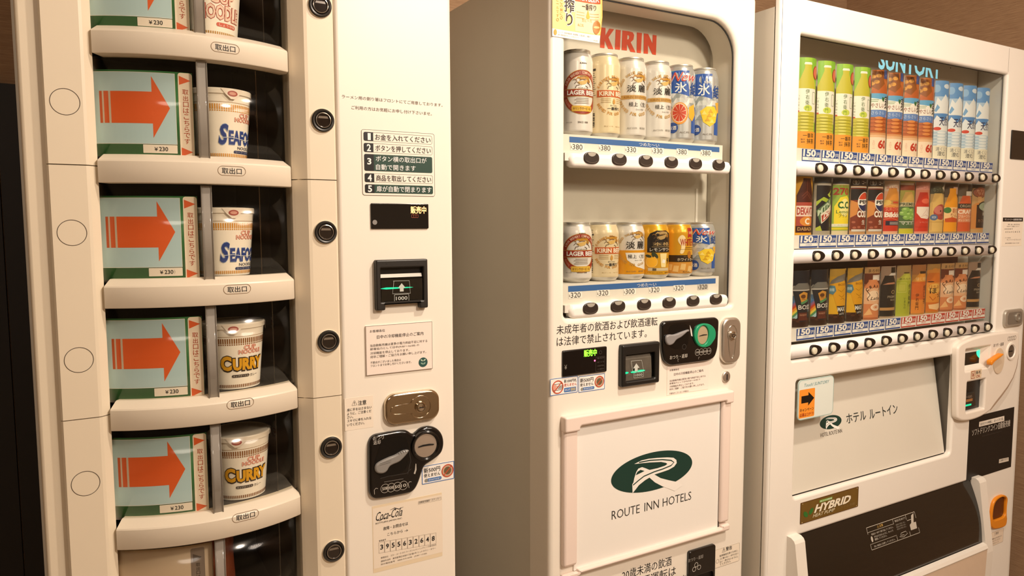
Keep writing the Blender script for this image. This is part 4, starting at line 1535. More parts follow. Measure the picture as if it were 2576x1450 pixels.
# bottom: age notice, coin return cup, warning label
mb = MB()
pr = Pr(mb, YM, c4m)
pr.t('20歳未満の飲酒', 725, 1425, 1125, 1345, 76, bold=0.004, o=0.0003)
pr.t('や飲酒運転は', 735, 1512, 1160, 1428, 78, bold=0.004, o=0.0003)
pr.t('法律で禁止されています', 725, 1600, 1290, 1490, 78, bold=0.004, o=0.0003)
mb.build('warning_print', door_m)
mb = MB()
x0, x1 = pr.p(1250, 1300)[0], pr.p(1465, 1260)[0]
zt_ = (pr.p(1260, 1240)[1] + pr.p(1455, 1190)[1]) / 2
mb.plate([rrect(x0, x1, zt_ - 0.135, zt_, 0.006), rrect(x0 + 0.006, x1 - 0.006, zt_ - 0.128, zt_ - 0.062, 0.008)], YM - 0.008, YM, GLOSSBLK, bev=0.003)
mb.box(x0 + 0.005, x1 - 0.005, YM - 0.0015, YM, zt_ - 0.13, zt_ - 0.05, mat('050505', 0.4))
pr = Pr(mb, YM - 0.008, c4m)
pr.t('おつり・返却', 1260, 1322, 1380, 1292, 30, mat('a8a39b', 0.5))
for x, y in ((1325, 1358), (1348, 1378), (1308, 1395)):
    a = pr.p(x, y)
    mb.ring(a[0], a[1], 0.0045, 0.0056, mat('c9c4bb', 0.5), 0.0004)
mb.build('coin_return', MM)
mb = MB()
pr = Pr(mb, YM, c4m)
q = pr.q((1475, 1238), (1675, 1180), (1475, 1385), (1675, 1328))
mb.plate(rrect(*q, 0.003), YM - 0.0003, YM, mat('f0e4d2', 0.5))
mb.on(YM - 0.0003)
mb.frame(*q, 0.0005, faint, 0.0002, 0.003)
pr = Pr(mb, YM - 0.0003, c4m)
pr.t('⚠警告', 1535, 1240, 1615, 1220, 34, bold=0.01)
for i, t in enumerate(('転倒事故を防ぐために、', '上に乗らない・ゆすらない', 'ない・押さないようにし', 'てください。')):
    pr.t(t, 1515, 1285 + 24 * i, 1665 - (60 if i == 3 else 0), 1242 + 24 * i + (12 if i == 3 else 0), 17)
a = pr.p(1497, 1330)
mb.ring(a[0], a[1], 0.0042, 0.0048, faint, 0.0004)
mb.build('caution_label', MM)

# ------------------------------------------------------------------ RIGHT MACHINE: soft drink vending machine
YR = 1.13
RM = thing('vending_machine', 'white soft drink vending machine with three rows of sample bottles, farthest right',
           'vending machine', (1.91, 1.5, 0.0))
RX0, RX1 = 1.345, 2.480
rx0, rx1, rz0, rz1 = 1.4165, 2.3095, H0 - 0.318, H0 + 0.431
RW = mat('f0ebe2', 0.35, var=0.015, scale=5)
mb = MB()
mb.box(RX0, RX1 - 0.003, 1.225, 1.82, 0.03, 1.805, SIDE)
mb.box(RX0, 1.405, 1.1475, 1.225, 0.03, 1.805, SIDE)
mb.box(2.325, RX1 - 0.003, 1.1475, 1.225, 0.03, 1.805, SIDE)
mb.box(RX0 + 0.004, 1.405, 1.1435, 1.1475, 0.03, 1.82, DARK)
mb.box(RX0 + 0.03, RX1 - 0.03, 1.17, 1.80, 0.0, 0.03, DARK)
mb.build('cabinet', RM)
cr5, cr6, cr7, cr8 = crop(1960, 60, 3.453), crop(1960, 420, 3.021), crop(1960, 800, 3.453), crop(1960, 1100, 4.1429)
cA, cB2, cS = crop(1990, 120, 4.833), crop(2180, 140, 4.833), crop(2380, 800, 5.179)
# recessed logo panel opening and take-out opening
sx0, sx1, sz0, sz1 = quad(YR, cr7(148, 535), cr7(1530, 340), cr7(190, 1540), cr7(1475, 1190))
sx0 = at(*cr7(145, 800), YR)[0]
sz1 = (at(*cr7(200, 525), YR)[1] + at(*cr7(1500, 340), YR)[1]) / 2
sz0 = (at(*cr8(215, 608), YR)[1] + at(*cr8(1730, 215), YR)[1]) / 2
sx1 = (at(*cr7(1530, 345), YR)[0] + at(*cr7(1490, 1160), YR)[0]) / 2
tx0, tx1 = at(*cr8(250, 1200), YR - 0.02)[0], at(*cr8(1995, 600), YR)[0]
tz1 = (at(*cr8(260, 985), YR)[1] + at(*cr8(1990, 470), YR)[1]) / 2
mb = MB()
win_r = rrect(rx0, rx1, rz0, rz1, 0.003)
mb.plate([rrect(RX0, RX1, 0.06, 1.83, 0.005), win_r, rrect(sx0, sx1, sz0, sz1, (0.012, 0.014, 0.010, 0.008)), rrect(tx0, tx1, tz1 - 0.42, tz1, 0.004)],
         YR, 1.1435, RW, bev=0.0065, seg=4)
mb.on(YR)
mb.rect(2.4690, 2.4696, 0.07, 1.8235, mat('a89f92', 0.6), 0.0003)
mb.rect(2.3079, 2.3089, rz1 + 0.006, 1.8235, mat('8d867b', 0.6), 0.0003)
door_r = mb.build('door', RM)
mb = MB()
mb.plate([inset(ccw(win_r), -0.0006), inset(ccw(win_r), 0.002)], YR + 0.012, YR + 0.0135, mat('25221f', 0.6))
mb.build('window_gasket', RM)
mb = MB()
mb.plate(win_r, YR + 0.0085, YR + 0.0105, GLASS)
pr = Pr(mb, YR + 0.0085, cB2)
sy = mat('7cc4e0', 0.45)
a, b = pr.p(140, 180), pr.p(905, 275)
zl_ = (pr.p(150, 182)[1] + pr.p(880, 275)[1]) / 2
mb.clipz = zl_ + 0.0245
mb.text('SUNTORY', a[0], b[0], zl_, zl_ + 0.050, sy, 0.0004, 0.03)
mb.clipz = None
mb.build('window', RM)
BKR = 1.2125
mb = MB()
ING = mat('e4dfd5', 0.45, var=0.05, scale=9)
mb.box(rx0 - 0.004, rx1 + 0.003, BKR, BKR + 0.004, rz0 - 0.03, rz1 + 0.05, ING)
mb.box(rx1 + 0.001, rx1 + 0.004, 1.1435, BKR + 0.004, rz0 - 0.03, rz1 + 0.05, mat('dcdbd6', 0.4))
mb.box(rx0 - 0.006, rx0 - 0.003, 1.1435, BKR + 0.004, rz0 - 0.03, rz1 + 0.05, ING)
mb.box(rx0 - 0.006, rx1 + 0.004, 1.1435, BKR + 0.004, rz1 + 0.046, rz1 + 0.05, mat('b5aea2', 0.6, var=0.1, scale=30))
mb.box(rx0 - 0.006, rx1 + 0.004, 1.1435, BKR + 0.004, rz0 - 0.033, rz0 - 0.03, DARK)
pr = Pr(mb, BKR, cB2)
e = pr.p(1352, 250)
mb.rect(e[0] - 0.0015, e[0] + 0.0015, rz0, rz1 + 0.045, mat('4c453c', 0.6), 0.0003)
for x, y in ((510, 45), (1020, 150)):
    e = pr.p(x, y)
    mb.flat(ell(e[0], e[1], 0.002), DARK, 0.0004)
mb.build('display_recess', RM)

# rows: price strips, bars, buttons
RBX = [1.4879 + 0.07 * i for i in range(12)]
RBZ = [H0 + 0.13199, H0 - 0.07385, H0 - 0.29934]
YS2 = 1.1505
tagz = [(at(*cA(230, 1236), YS2)[1], at(*cA(330, 1393), YS2)[1]),
        (at(2030, 430 + 1125 / 6.904, YS2)[1], at(2030, 430 + 1330 / 6.904, YS2)[1]),
        (at(2020, 640 + 1230 / 6.589, YS2)[1], at(2020, 640 + 1412 / 6.589, YS2)[1])]
TAGB, TAGR = mat('2c4f97', 0.5), mat('c24a3c', 0.5)
ROWZ = []
for row in range(3):
    zt, zb_ = tagz[row]
    mb = MB()
    mb.plate(rrect(rx0 + 0.001, 2.290, zb_ - 0.003, zt + 0.001), YS2, YS2 + 0.004, mat('efece6', 0.4))
    mb.box(rx0 + 0.001, 2.290, YS2 + 0.004, BKR, zt - 0.003, zt + 0.001, mat('d9cfbf', 0.4))
    st = mb.build('price_strip', RM)
    ROWZ.append(zt + 0.0012)
    for i in range(12):
        red = row == 2 and i >= 6
        cx = RBX[i] + 0.0
        mb = MB()
        hw = 0.0325
        mb.plate(rrect(cx - hw, cx + hw, zb_ - 0.001, zt), YS2 - 0.0012, YS2, TAGR if red else TAGB)
        mb.on(YS2 - 0.0012)
        H_ = zt - zb_
        Z = lambda v: zb_ - 0.001 + (H_ + 0.001) * v
        sil = mat('f4f2ee', 0.45)
        mb.rect(cx - hw + 0.001, cx + hw - 0.001, Z(0.13), Z(0.38), sil, 0.0002)
        mb.text('HOT' if red else 'COLD', cx - 0.011, cx + 0.011, Z(0.18), Z(0.33), TAGR if red else mat('7c96c4', 0.5), 0.0004, 0.01)
        mb.text('150', cx - hw + 0.002, cx + 0.0155, Z(0.42), Z(0.98), sil, 0.0004, 0.045, 0.05)
        mb.text('円', cx + 0.0185, cx + 0.0300, Z(0.43), Z(0.76), sil, 0.0004, 0.02)
        mb.build('price_tag', st)
    mb = MB()
    z = RBZ[row]
    xL = at(*(cr5(200, 1265) if row == 0 else cr6(140, 685) if row == 1 else cr7(140, 280)), 1.12)[0]
    xR = at(*(cr5(1918, 1340) if row == 0 else cr6(1648, 628) if row == 1 else cr7(1852, 68)), 1.12)[0]
    pts, rr = [], []
    cyb, rb = 1.1405, 0.0165
    for k in range(7):
        a = k / 6 * pi / 2
        pts.append((xL + 0.010 * (1 - cos(pi / 2 - a)), cyb, z))
        rr.append(max(0.002, rb * (0.55 + 0.45 * sin(a))))
    for k in range(7):
        a = pi / 2 - k / 6 * pi / 2
        pts.append((xR - 0.014 * (1 - cos(pi / 2 - a)), cyb, z))
        rr.append(max(0.002, rb * (0.35 + 0.65 * sin(a))))
    mb.tube(pts, rr, mat('f2ebe8', 0.3), 28)
    mb.box(xL - 0.012, xL + 0.004, cyb - 0.004, cyb + 0.006, z - 0.008, z + 0.006, mat('9a958c', 0.35, 0.6))
    bar = mb.build('button_bar', RM)
    for i in range(12):
        x = RBX[i]
        mb = MB()
        yb = cyb - rb
        lo = [(x + 0.0045 + 0.0230 * cos(2 * pi * k / 32), z + 0.0005 + 0.0127 * sin(2 * pi * k / 32) * (1 - 0.12 * cos(2 * pi * k / 32))) for k in range(32)]
        mb.plate(lo, yb - 0.0012, yb + 0.006, mat('191411', 0.3), bev=0.001)
        b_ = mb.build('select_button', bar)
        mb = MB()
        rs = 0.0087
        xx = x - 0.0035
        mb.knob([(rs, yb - 0.0012), (rs, yb - 0.0035), (rs * 0.93, yb - 0.0052), (rs * 0.75, yb - 0.0062), (0.0, yb - 0.0068)], xx, z, mat('d9d2bb', 0.35))
        mb.build('button_cap', b_)

mb = MB()
mb.box(RBX[0] - 0.05, RBX[4] + 0.02, 1.196, 1.198, RBZ[1] - 0.055, RBZ[1] + 0.02, mat('1c222c', 0.5, var=0.2, scale=20))
mb.box(RBX[4] + 0.02, RBX[10] + 0.030, 1.196, 1.198, RBZ[1] - 0.050, RBZ[1] + 0.02, mat('742e17', 0.5, var=0.15, scale=20))
mb.build('backdrop_card', RM)

# ---- logo panel, leaning back in its recess
mb = MB()
mb.box(sx0 - 0.004, sx0, 1.1435, 1.215, sz0 - 0.004, sz1 + 0.004, ING)
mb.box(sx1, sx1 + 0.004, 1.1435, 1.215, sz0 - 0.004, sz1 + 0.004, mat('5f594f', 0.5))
mb.box(sx0 - 0.004, sx1 + 0.004, 1.1435, 1.215, sz1, sz1 + 0.004, ING)
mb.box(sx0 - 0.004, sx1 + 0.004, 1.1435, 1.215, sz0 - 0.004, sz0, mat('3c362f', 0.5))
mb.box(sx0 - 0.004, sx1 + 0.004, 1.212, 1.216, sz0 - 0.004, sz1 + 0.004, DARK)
mb.build('logo_recess', RM)
TB, TT = 1.143, 1.190                       # depth of the leaning panel at its bottom and top edge


def tiltY(z):
    return TB + (TT - TB) * (z - sz0) / (sz1 - sz0)


def attilt(px, py):
    d = ray(px, py)
    k = (TT - TB) / (sz1 - sz0)
    t = (TB + k * (CAM_H - sz0)) / (d.y - k * d.z)
    return (d.x * t, CAM_H + d.z * t)


mb = MB()
pw = at(*cr7(1345, 370), TT)[0]
mb.add([(x, tiltY(z) + dy, z) for dy in (0, 0.004) for z in (sz0 + 0.003, sz1 + 0.002) for x in (sx0 - 0.001, sx1 - 0.0075)],
       [(0, 1, 3, 2), (4, 6, 7, 5), (0, 4, 5, 1), (2, 3, 7, 6), (0, 2, 6, 4), (1, 5, 7, 3)], mat('d8d3c6', 0.3, var=0.03, scale=6))
mb.W = lambda x, o, z: (x, tiltY(z) - o, z)
a1, a2, a3, a4 = [attilt(*cr7(*q)) for q in ((352, 920), (540, 880), (470, 842), (430, 970))]
inn_logo_all(mb, (a1[0] + a2[0]) / 2, (a3[1] + a4[1]) / 2, (a2[0] - a1[0]) / 2, (a3[1] - a4[1]) / 2, 0.0004)
nm = mat('27302f', 0.5)


def tt(t, xa, ya, xb, yb, h, m, bold=0.0, c=None):
    c = c or cr7
    p_, q_ = attilt(*c(xa, ya)), attilt(*c(xb, yb))
    u_, l_ = attilt(*c((xa + xb) / 2, (ya + yb) / 2 - h / 2)), attilt(*c((xa + xb) / 2, (ya + yb) / 2 + h / 2))
    cz, hh = (p_[1] + q_[1]) / 2, u_[1] - l_[1]
    mb.text(t, p_[0], q_[0], cz - hh / 2, cz + hh / 2, m, 0.0006, bold)


tt('ホテル', 583, 882, 752, 842, 84, nm, 0.012)
tt('ルートイン', 782, 835, 1027, 790, 84, nm, 0.012)
tt('HOTEL ROUTE INN', 358, 1018, 545, 982, 34, mat('6b645a', 0.5))
mb.build('logo_panel', RM)

# campaign sticker on the recess corner
mb = MB()
YK = YR - 0.0008
pr = Pr(mb, YK, cr7)
x0, x1, z0, z1 = pr.q((160, 545), (478, 500), (162, 890), (462, 840))
mb.plate(rrect(x0, x1, z0, z1, 0.012, 7), YK - 0.0006, YR + 0.0010, mat('cfe0da', 0.4))
mb.on(YK - 0.0006)
W_, H_ = x1 - x0, z1 - z0
mb.frame(x0, x1, z0, z1, 0.0014, mat('9dbab3', 0.4), 0.0002, 0.012)
mb.rect(x0 + 0.002, x1 - 0.002, z0 + 0.002, z1 - 0.002, mat('dfe7e0', 0.4), 0.0003, 0.010)
mb.text('Touch! SUNTORY', x0 + W_ * 0.16, x0 + W_ * 0.86, z0 + H_ * 0.82, z0 + H_ * 0.90, mat('4f8a92', 0.5), 0.0005, 0.0, 0.2)
mb.rect(x0 + W_ * 0.03, x0 + W_ * 0.46, z0 + H_ * 0.05, z0 + H_ * 0.76, mat('f0952f', 0.5), 0.0005, 0.003)
X = lambda u: x0 + W_ * u
Z = lambda v: z0 + H_ * v
mb.flat([(X(.09), Z(.42)), (X(.28), Z(.42)), (X(.28), Z(.34)), (X(.44), Z(.51)), (X(.28), Z(.68)), (X(.28), Z(.60)), (X(.09), Z(.60))], BLACK, 0.0008)
mb.text('キャンペーン', X(.06), X(.44), Z(.20), Z(.29), INK, 0.0008, 0.02)
mb.text('応募はコチラ!', X(.06), X(.44), Z(.08), Z(.17), mat('a03018', 0.5), 0.0008, 0.02)
mb.build('campaign_sticker', RM)

# hybrid plate
mb = MB()
pr = Pr(mb, YR, cr8)
x0, x1, z0, z1 = pr.q((220, 678), (825, 525), (217, 898), (815, 735))
mb.plate(rrect(x0, x1, z0, z1, 0.002), YR - 0.0012, YR, mat('6e5320', 0.4, var=0.15, scale=50))
pr = Pr(mb, YR - 0.0012, cr8)
mb.frame(x0, x1, z0, z1, 0.001, mat('4a1f12', 0.5), 0.0002, 0.002)
X = lambda u: x0 + (x1 - x0) * u
Z = lambda v: z0 + (z1 - z0) * v
gold = mat('d9cba4', 0.4)
mb.text('HYBRID', X(.22) + .0012, X(.86) + .0012, Z(.34) - .001, Z(.72) - .001, mat('2a1c0a', 0.5), 0.0004, 0.05, 0.3)
mb.text('HYBRID', X(.22), X(.86), Z(.34), Z(.72), mat('efe6cf', 0.4), 0.0007, 0.04, 0.3)
mb.text('HEAT PUMP', X(.20), X(.58), Z(.14), Z(.30), mat('cfc4a4', 0.4), 0.0007, 0.02, 0.3)
mb.text('システム搭載', X(.62), X(.94), Z(.16), Z(.28), mat('8a7344', 0.4), 0.0007)
mb.rect(X(.31), X(.53), Z(.76), Z(.88), mat('7fae4a', 0.5), 0.0004)
mb.text('省エネ自販機', X(.32), X(.52), Z(.78), Z(.86), WHITE, 0.0007)
for k in (-1, 1):
    mb.flat(ell(X(.13) + k * .010, Z(.40) + (.004 if k > 0 else 0), .010, .006, 16, 0.7 * k), mat('2f6f2b', 0.5), 0.0004)
for u in (.02, .98):
    for v in (.06, .94):
        mb.flat(ell(X(u) + (.002 if u < .5 else -.002), Z(v), 0.0012), gold, 0.0004)
mb.build('name_plate', RM)

# take-out port
mb = MB()
for a_, b_ in ((tx0 - 0.004, tx0), (tx1, tx1 + 0.004)):
    mb.box(a_, b_, 1.1435, 1.40, tz1 - 0.42, tz1 + 0.004, DARK)
mb.box(tx0, tx1, 1.40, 1.404, tz1 - 0.42, tz1, DARK)
mb.box(tx0, tx1, 1.1435, 1.40, tz1, tz1 + 0.004, DARK)
mb.box(tx0, tx1, 1.1435, 1.40, tz1 - 0.42, tz1 - 0.416, DARK)
mb.build('take_out_recess', RM)
PORTW = mat('e9e3d9', 0.35)
pb = at(*cr8(2110, 1080), YR - 0.05)[1]
lipz = tz1 - 0.176
for (xa_, xb_) in ((tx0 - 0.035, tx0 + 0.0005), (tx1 - 0.0005, tx1 + 0.036)):
    mb = MB()
    prof = [(YR, tz1 + 0.008), (YR - 0.012, tz1 + 0.0075), (YR - 0.020, tz1 + 0.003), (YR - 0.024, tz1 - 0.004), (YR - 0.050, lipz - 0.010), (YR - 0.052, lipz - 0.03), (YR - 0.048, tz1 - 0.40), (YR, tz1 - 0.43)]
    mb.xprism(prof, xa_, xb_, PORTW)
    mb.build('port_post', RM)
mb = MB()
mb.xprism([(YR - 0.042, lipz), (YR - 0.050, lipz - 0.004), (YR - 0.054, lipz - 0.012), (YR - 0.048, tz1 - 0.40), (YR, tz1 - 0.43), (YR, lipz - 0.03), (YR - 0.035, lipz - 0.006)], tx0, tx1, mat('d9c3ac', 0.4, var=0.03))
mb.xprism([(YR - 0.041, lipz + 0.0005), (YR - 0.0525, lipz - 0.003), (YR - 0.0565, lipz - 0.012), (YR - 0.0545, lipz - 0.016), (YR - 0.040, lipz - 0.004)], tx0, tx1, PORTW)
mb.build('port_front', RM)
mb = MB()
FLAP = mat('17140f', 0.14, coat=0.5)
f0, f1 = (YR + 0.004, tz1 - 0.001), (YR - 0.039, lipz + 0.001)
fa = [(f0[0] + (f1[0] - f0[0]) * t - 0.010 * sin(pi * t), f0[1] + (f1[1] - f0[1]) * t) for t in [i / 10 for i in range(11)]]
mb.xprism(fa + [(p[0] + 0.004, p[1]) for p in fa[::-1]], tx0 + 0.001, tx1 - 0.001, FLAP)
flap = mb.build('port_flap', RM)


def flapY(z):
    t = min(1, max(0, (z - f0[1]) / (f1[1] - f0[1])))
    return f0[0] + (f1[0] - f0[0]) * t - 0.010 * sin(pi * t)


def atflap(px, py):
    d = ray(px, py)
    Y = YR - 0.03
    for _ in range(25):
        x, z = d.x * Y / d.y, CAM_H + d.z * Y / d.y
        Y = 0.5 * Y + 0.5 * flapY(z)
    return (d.x * Y / d.y, CAM_H + d.z * Y / d.y)


mb = MB()
mb.W = lambda x, o, z: (x, flapY(z) - o, z)
lw = mat('b9b2a6', 0.5)
q = lambda x, y: atflap(*cr8(x, y))
A, B_, C_, D_ = q(872, 945), q(1385, 795), q(990, 1165), q(1492, 995)
lx0, lx1, lz0, lz1 = (A[0] + C_[0]) / 2, (B_[0] + D_[0]) / 2, (C_[1] + D_[1]) / 2, (A[1] + B_[1]) / 2
mb.frame(lx0, lx1, lz0, lz1, 0.0012, lw, 0.0006, 0.002)
X = lambda u: lx0 + (lx1 - lx0) * u
Z = lambda v: lz0 + (lz1 - lz0) * v
for u in (0.53, 0.80):
    mb.rect(X(u) - .0006, X(u) + .0006, lz0, lz1, lw, 0.0006)
mb.rect(lx0, X(.53), Z(.78) - .0004, Z(.78) + .0004, lw, 0.0006)
mb.rect(lx0, X(.53), Z(.26) - .0004, Z(.26) + .0004, lw, 0.0006)
mb.text('⚠注意', X(.20), X(.32), Z(.83), Z(.95), mat('c9a050', 0.5), 0.0007, 0.01)
for t, v, u1 in (('商品は一本ずつ取り出してください。', .66, .50), ('手をはさまないように、ゆっくり', .52, .48), ('開閉してください。', .40, .34), ('熱い商品に注意してください。', .12, .48)):
    mb.text(t, X(.06 if v != .52 and v != .40 else .10), X(u1), Z(v - .045), Z(v + .045), lw, 0.0007, 0.01)
mb.flat(ell(X(.05), Z(.46), .004, .007), lw, 0.0007)
mb.text('取出口をあけて', X(.56), X(.78), Z(.82), Z(.92), lw, 0.0007, 0.01)
for v in (.70, .60, .50):
    mb.text('商品を手前に出し', X(.56), X(.56 + .2), Z(v - .035), Z(v + .035), mat('8d877c', 0.5), 0.0007)
mb.stroke([(X(.58), Z(.15)), (X(.66), Z(.08)), (X(.75), Z(.18)), (X(.72), Z(.30)), (X(.62), Z(.28)), (X(.60), Z(.20)), (X(.68), Z(.16))], 0.0012, lw, 0.0007)
mb.flat([(X(.83), Z(.25)), (X(.96), Z(.25)), (X(.97), Z(.55)), (X(.92), Z(.55)), (X(.97), Z(.95)), (X(.91), Z(.88)), (X(.87), Z(.56)), (X(.83), Z(.50))], lw, 0.0007)
mb.stroke([(X(.80), Z(.72)), (X(.90), Z(.72))], 0.0012, lw, 0.0007)
mb.build('flap_label', flap)

# coin panel
mb = MB()
pr = Pr(mb, YR - 0.014, cS)
out = [(142, 430), (155, 375), (190, 335), (250, 302), (350, 262), (500, 222), (650, 196), (800, 180), (925, 174), (946, 190), (948, 330), (946, 480), (925, 620), (885, 760), (820, 890), (740, 1010), (660, 1110), (585, 1200), (500, 1262), (420, 1305), (330, 1335), (250, 1348), (190, 1345), (150, 1322), (138, 1280), (140, 900)]
lp = chaikin([pr.p(*p) for p in out], 2)
dq = quad(YR - 0.012, cS(238, 410), cS(553, 372), cS(236, 690), cS(553, 640))
bq = quad(YR - 0.012, cS(258, 835), cS(490, 800), cS(246, 1225), cS(480, 1180))
mb.plate([lp, rrect(*dq, 0.002), rrect(*bq, 0.002)], YR - 0.016, YR - 0.0002, mat('eee5d9', 0.4, var=0.01), bev=0.006, seg=4)
mb.on(YR - 0.016)
gro = mat('a8917c', 0.6)
pr = Pr(mb, YR - 0.016, cS)
mb.stroke([pr.p(*p) for p in ((948, 475), (920, 640), (872, 780), (800, 905), (720, 1015), (640, 1115), (572, 1205))], [.0012, .003, .004, .006, .007, .007, .004], gro, 0.0003)
pr.t('おつり・返却', 618, 362, 748, 338, 44, mat('5d544b', 0.5), 0.01)
cp = mb.build('coin_panel', RM)
mb = MB()
ix = (dq[1] - dq[0])
mb.add([(dq[0], YR - 0.012, dq[2]), (dq[1], YR - 0.012, dq[2]), (dq[1], YR - 0.012, dq[3]), (dq[0], YR - 0.012, dq[3]),
        (dq[0] + .004, YR - 0.001, dq[2] + .012), (dq[1] - .030, YR - 0.001, dq[2] + .012), (dq[1] - .030, YR - 0.001, dq[3] - .008), (dq[0] + .004, YR - 0.001, dq[3] - .008)],
       [(0, 1, 5, 4), (1, 2, 6, 5), (2, 3, 7, 6), (3, 0, 4, 7)], mat('eee5d9', 0.4))
sq = quad(YR - 0.0012, cS(245, 455), cS(500, 428), cS(238, 642), cS(488, 605))
mb.plate(rrect(*sq), YR - 0.0012, YR - 0.0004, mat('0b1210', 0.15, coat=0.3))
mb.on(YR - 0.0012)
gc = at(*cS(448, 468), YR - 0.0012)
mb.flat(chaikin([(gc[0] - .024, gc[1] + .012), (gc[0] + .024, gc[1] + .012), (gc[0] + .021, gc[1] - .003), (gc[0] + .006, gc[1] - .014), (gc[0] - .008, gc[1] - .012), (gc[0] - .022, gc[1] - .001)], 2), mat('1f9a78', 0.4, emit='2fe0a8', estr=1.3), 0.0006)
mb.flat(ell(gc[0] - .035, gc[1] - .03, 0.001), mat('a04030', 0.4, emit='a03020', estr=1.0), 0.0006)
mb.build('display', cp)
mb = MB()
mb.box(bq[0] - .002, bq[1] + .002, YR - 0.0015, YR - 0.0005, bq[2] - .002, bq[3] + .002, mat('0c0b0a', 0.3))
mb.xprism([(YR - 0.0015, bq[2] + .012), (YR - 0.011, bq[2] + .012), (YR - 0.0085, bq[2] + .03), (YR - 0.006, bq[2] + .05), (YR - 0.0015, bq[2] + .052)], bq[0] + .002, bq[0] + (bq[1] - bq[0]) * .62, mat('2b2723', 0.25))
pr = Pr(mb, YR - 0.0112, cS)
mb.rect(bq[0] + .004, bq[0] + .034, bq[2] + .016, bq[2] + .021, GRN, 0.0004)
mb.rect(bq[0] + .006, bq[0] + .040, bq[2] + .028, bq[2] + .036, mat('9c6a3f', 0.5), 0.0)
mb.text('1000', bq[0] + .008, bq[0] + .036, bq[2] + .038, bq[2] + .046, mat('8a7868', 0.5), 0.0)
mb.build('bill_slot', cp)
mb = MB()
pr = Pr(mb, YR - 0.0162, cS)
q4 = pr.q((318, 690), (462, 668), (320, 805), (462, 780))
mb.plate(rrect(*q4, 0.002), YR - 0.0162, YR - 0.0158, mat('e4cfb0', 0.5))
mb.on(YR - 0.0162)
wd = q4[1] - q4[0]
mb.frame(q4[0] + wd * .04, q4[0] + wd * .42, q4[2] + .002, q4[3] - .002, 0.0016, mat('9a4433', 0.5), 0.0003, 0.003)
mb.text('¥', q4[0] + wd * .12, q4[0] + wd * .34, q4[2] + .006, q4[3] - .006, mat('9a4433', 0.5), 0.0003)
mb.text('新札', q4[0] + wd * .48, q4[0] + wd * .96, q4[2] + (q4[3] - q4[2]) * .48, q4[3] - .003, INK, 0.0003, 0.01)
mb.text('OK', q4[0] + wd * .52, q4[0] + wd * .88, q4[2] + .002, q4[2] + (q4[3] - q4[2]) * .4, mat('9a4433', 0.5), 0.0003, 0.01)
mb.build('note_sticker', cp)
mb = MB()
pr = Pr(mb, YR - 0.016, cS)
cx, cz = pr.p(680, 560)
rxx, rzz = 0.030, (pr.p(680, 385)[1] - pr.p(680, 722)[1]) / 2
mb.plate(ell(cx, cz, rxx, rzz, 40), YR - 0.0185, YR - 0.0155, mat('dac7ae', 0.4), bev=0.0015)
lq = [(588, 628), (583, 560), (640, 525), (690, 490), (740, 462), (745, 480), (700, 520), (640, 560), (605, 600)]
mb.plate(chaikin([Pr(mb, YR - 0.03, cS).p(*p) for p in lq], 2), YR - 0.032, YR - 0.018, mat('ee8f1f', 0.35), bev=0.002)
mb.build('return_lever', cp)
mb = MB()
pr = Pr(mb, YR - 0.016, cS)
cx, cz = pr.p(842, 435)
r_ = (pr.p(842, 320)[1] - pr.p(842, 548)[1]) / 2
mb.knob([(r_, YR - 0.0155), (r_ * .98, YR - 0.019), (r_ * .80, YR - 0.0195), (r_ * .70, YR - 0.017)], cx, cz, mat('f0e9df', 0.3))
mb.knob([(r_ * .70, YR - 0.0168), (0, YR - 0.0168)], cx, cz, mat('7d756b', 0.3, 0.7))
mb.on(YR - 0.017)
mb.rect(cx - 0.013, cx + 0.008, cz - 0.0015, cz + 0.0015, DARK, 0.0004)
for i in range(4):
    e = pr.p(815 + 26 * i, 272 - 5 * i)
    mb.ring(e[0], e[1], 0.0055, 0.0065, mat('6d655c', 0.5), 0.0004 - 0.001 + 0.001)
mb.build('coin_slot', cp)

# right-hand column: reader, label, lock, black notice, coin return
mb = MB()
x0 = (at(2544, 327, YR)[0] + at(2540, 400, YR)[0]) / 2
zt_, zb_ = at(2544, 327, YR)[1], at(2541, 400, YR)[1]
mb.plate(rrect(x0, x0 + 0.105, zb_, zt_, 0.003), YR - 0.003, YR, mat('15110e', 0.25, coat=0.3), bev=0.001)
mb.build('card_reader', RM)
mb = MB()
pr = Pr(mb, YR, cr6)
x0 = (pr.p(1697, 385)[0] + pr.p(1690, 605)[0]) / 2
zt_, zh_, zb_ = pr.p(1697, 385)[1], pr.p(1697, 416)[1], pr.p(1690, 605)[1]
mb.plate(rrect(x0, x0 + 0.115, zb_, zt_), YR - 0.0004, YR, mat('efe4d4', 0.5))
mb.on(YR - 0.0004)
mb.rect(x0, x0 + 0.115, zh_, zt_, BLACK, 0.0002)
mb.text('サントリー自動販売機', x0 + .010, x0 + .107, zh_ + .003, zt_ - .003, WHITE, 0.0004)
H_ = zh_ - zb_
for t, v, a_, b_, h in (('故障・返金・お問い合わせは', .12, .030, .098, .05), ('下記までご連絡ください', .20, .022, .095, .04), ('自販機番号', .30, .012, .060, .035), ('0 5 6 4 2 8 2 3', .42, .018, .100, .06), ('サントリービバレッジ', .74, .028, .108, .06), ('サービス株式会社', .66, .018, .050, .04), ('受付時間 9:00-17:00', .88, .020, .10, .045)):
    mb.text(t, x0 + a_, x0 + b_, zh_ - H_ * v - H_ * h / 2, zh_ - H_ * v + H_ * h / 2, mat('5a524a', 0.6), 0.0003)
mb.build('contact_label', RM)
mb = MB()
lo = quad(YR, (2523, 780), (2569, 776), (2521, 822), (2567, 822))
mb.plate(rrect(*lo, 0.016, 7), YR - 0.008, YR, mat('b5aea2', 0.4, 0.5), bev=0.004)
lk2 = mb.build('lock_plate', RM)
mb = MB()
wd = lo[1] - lo[0]
cz = (lo[2] + lo[3]) / 2
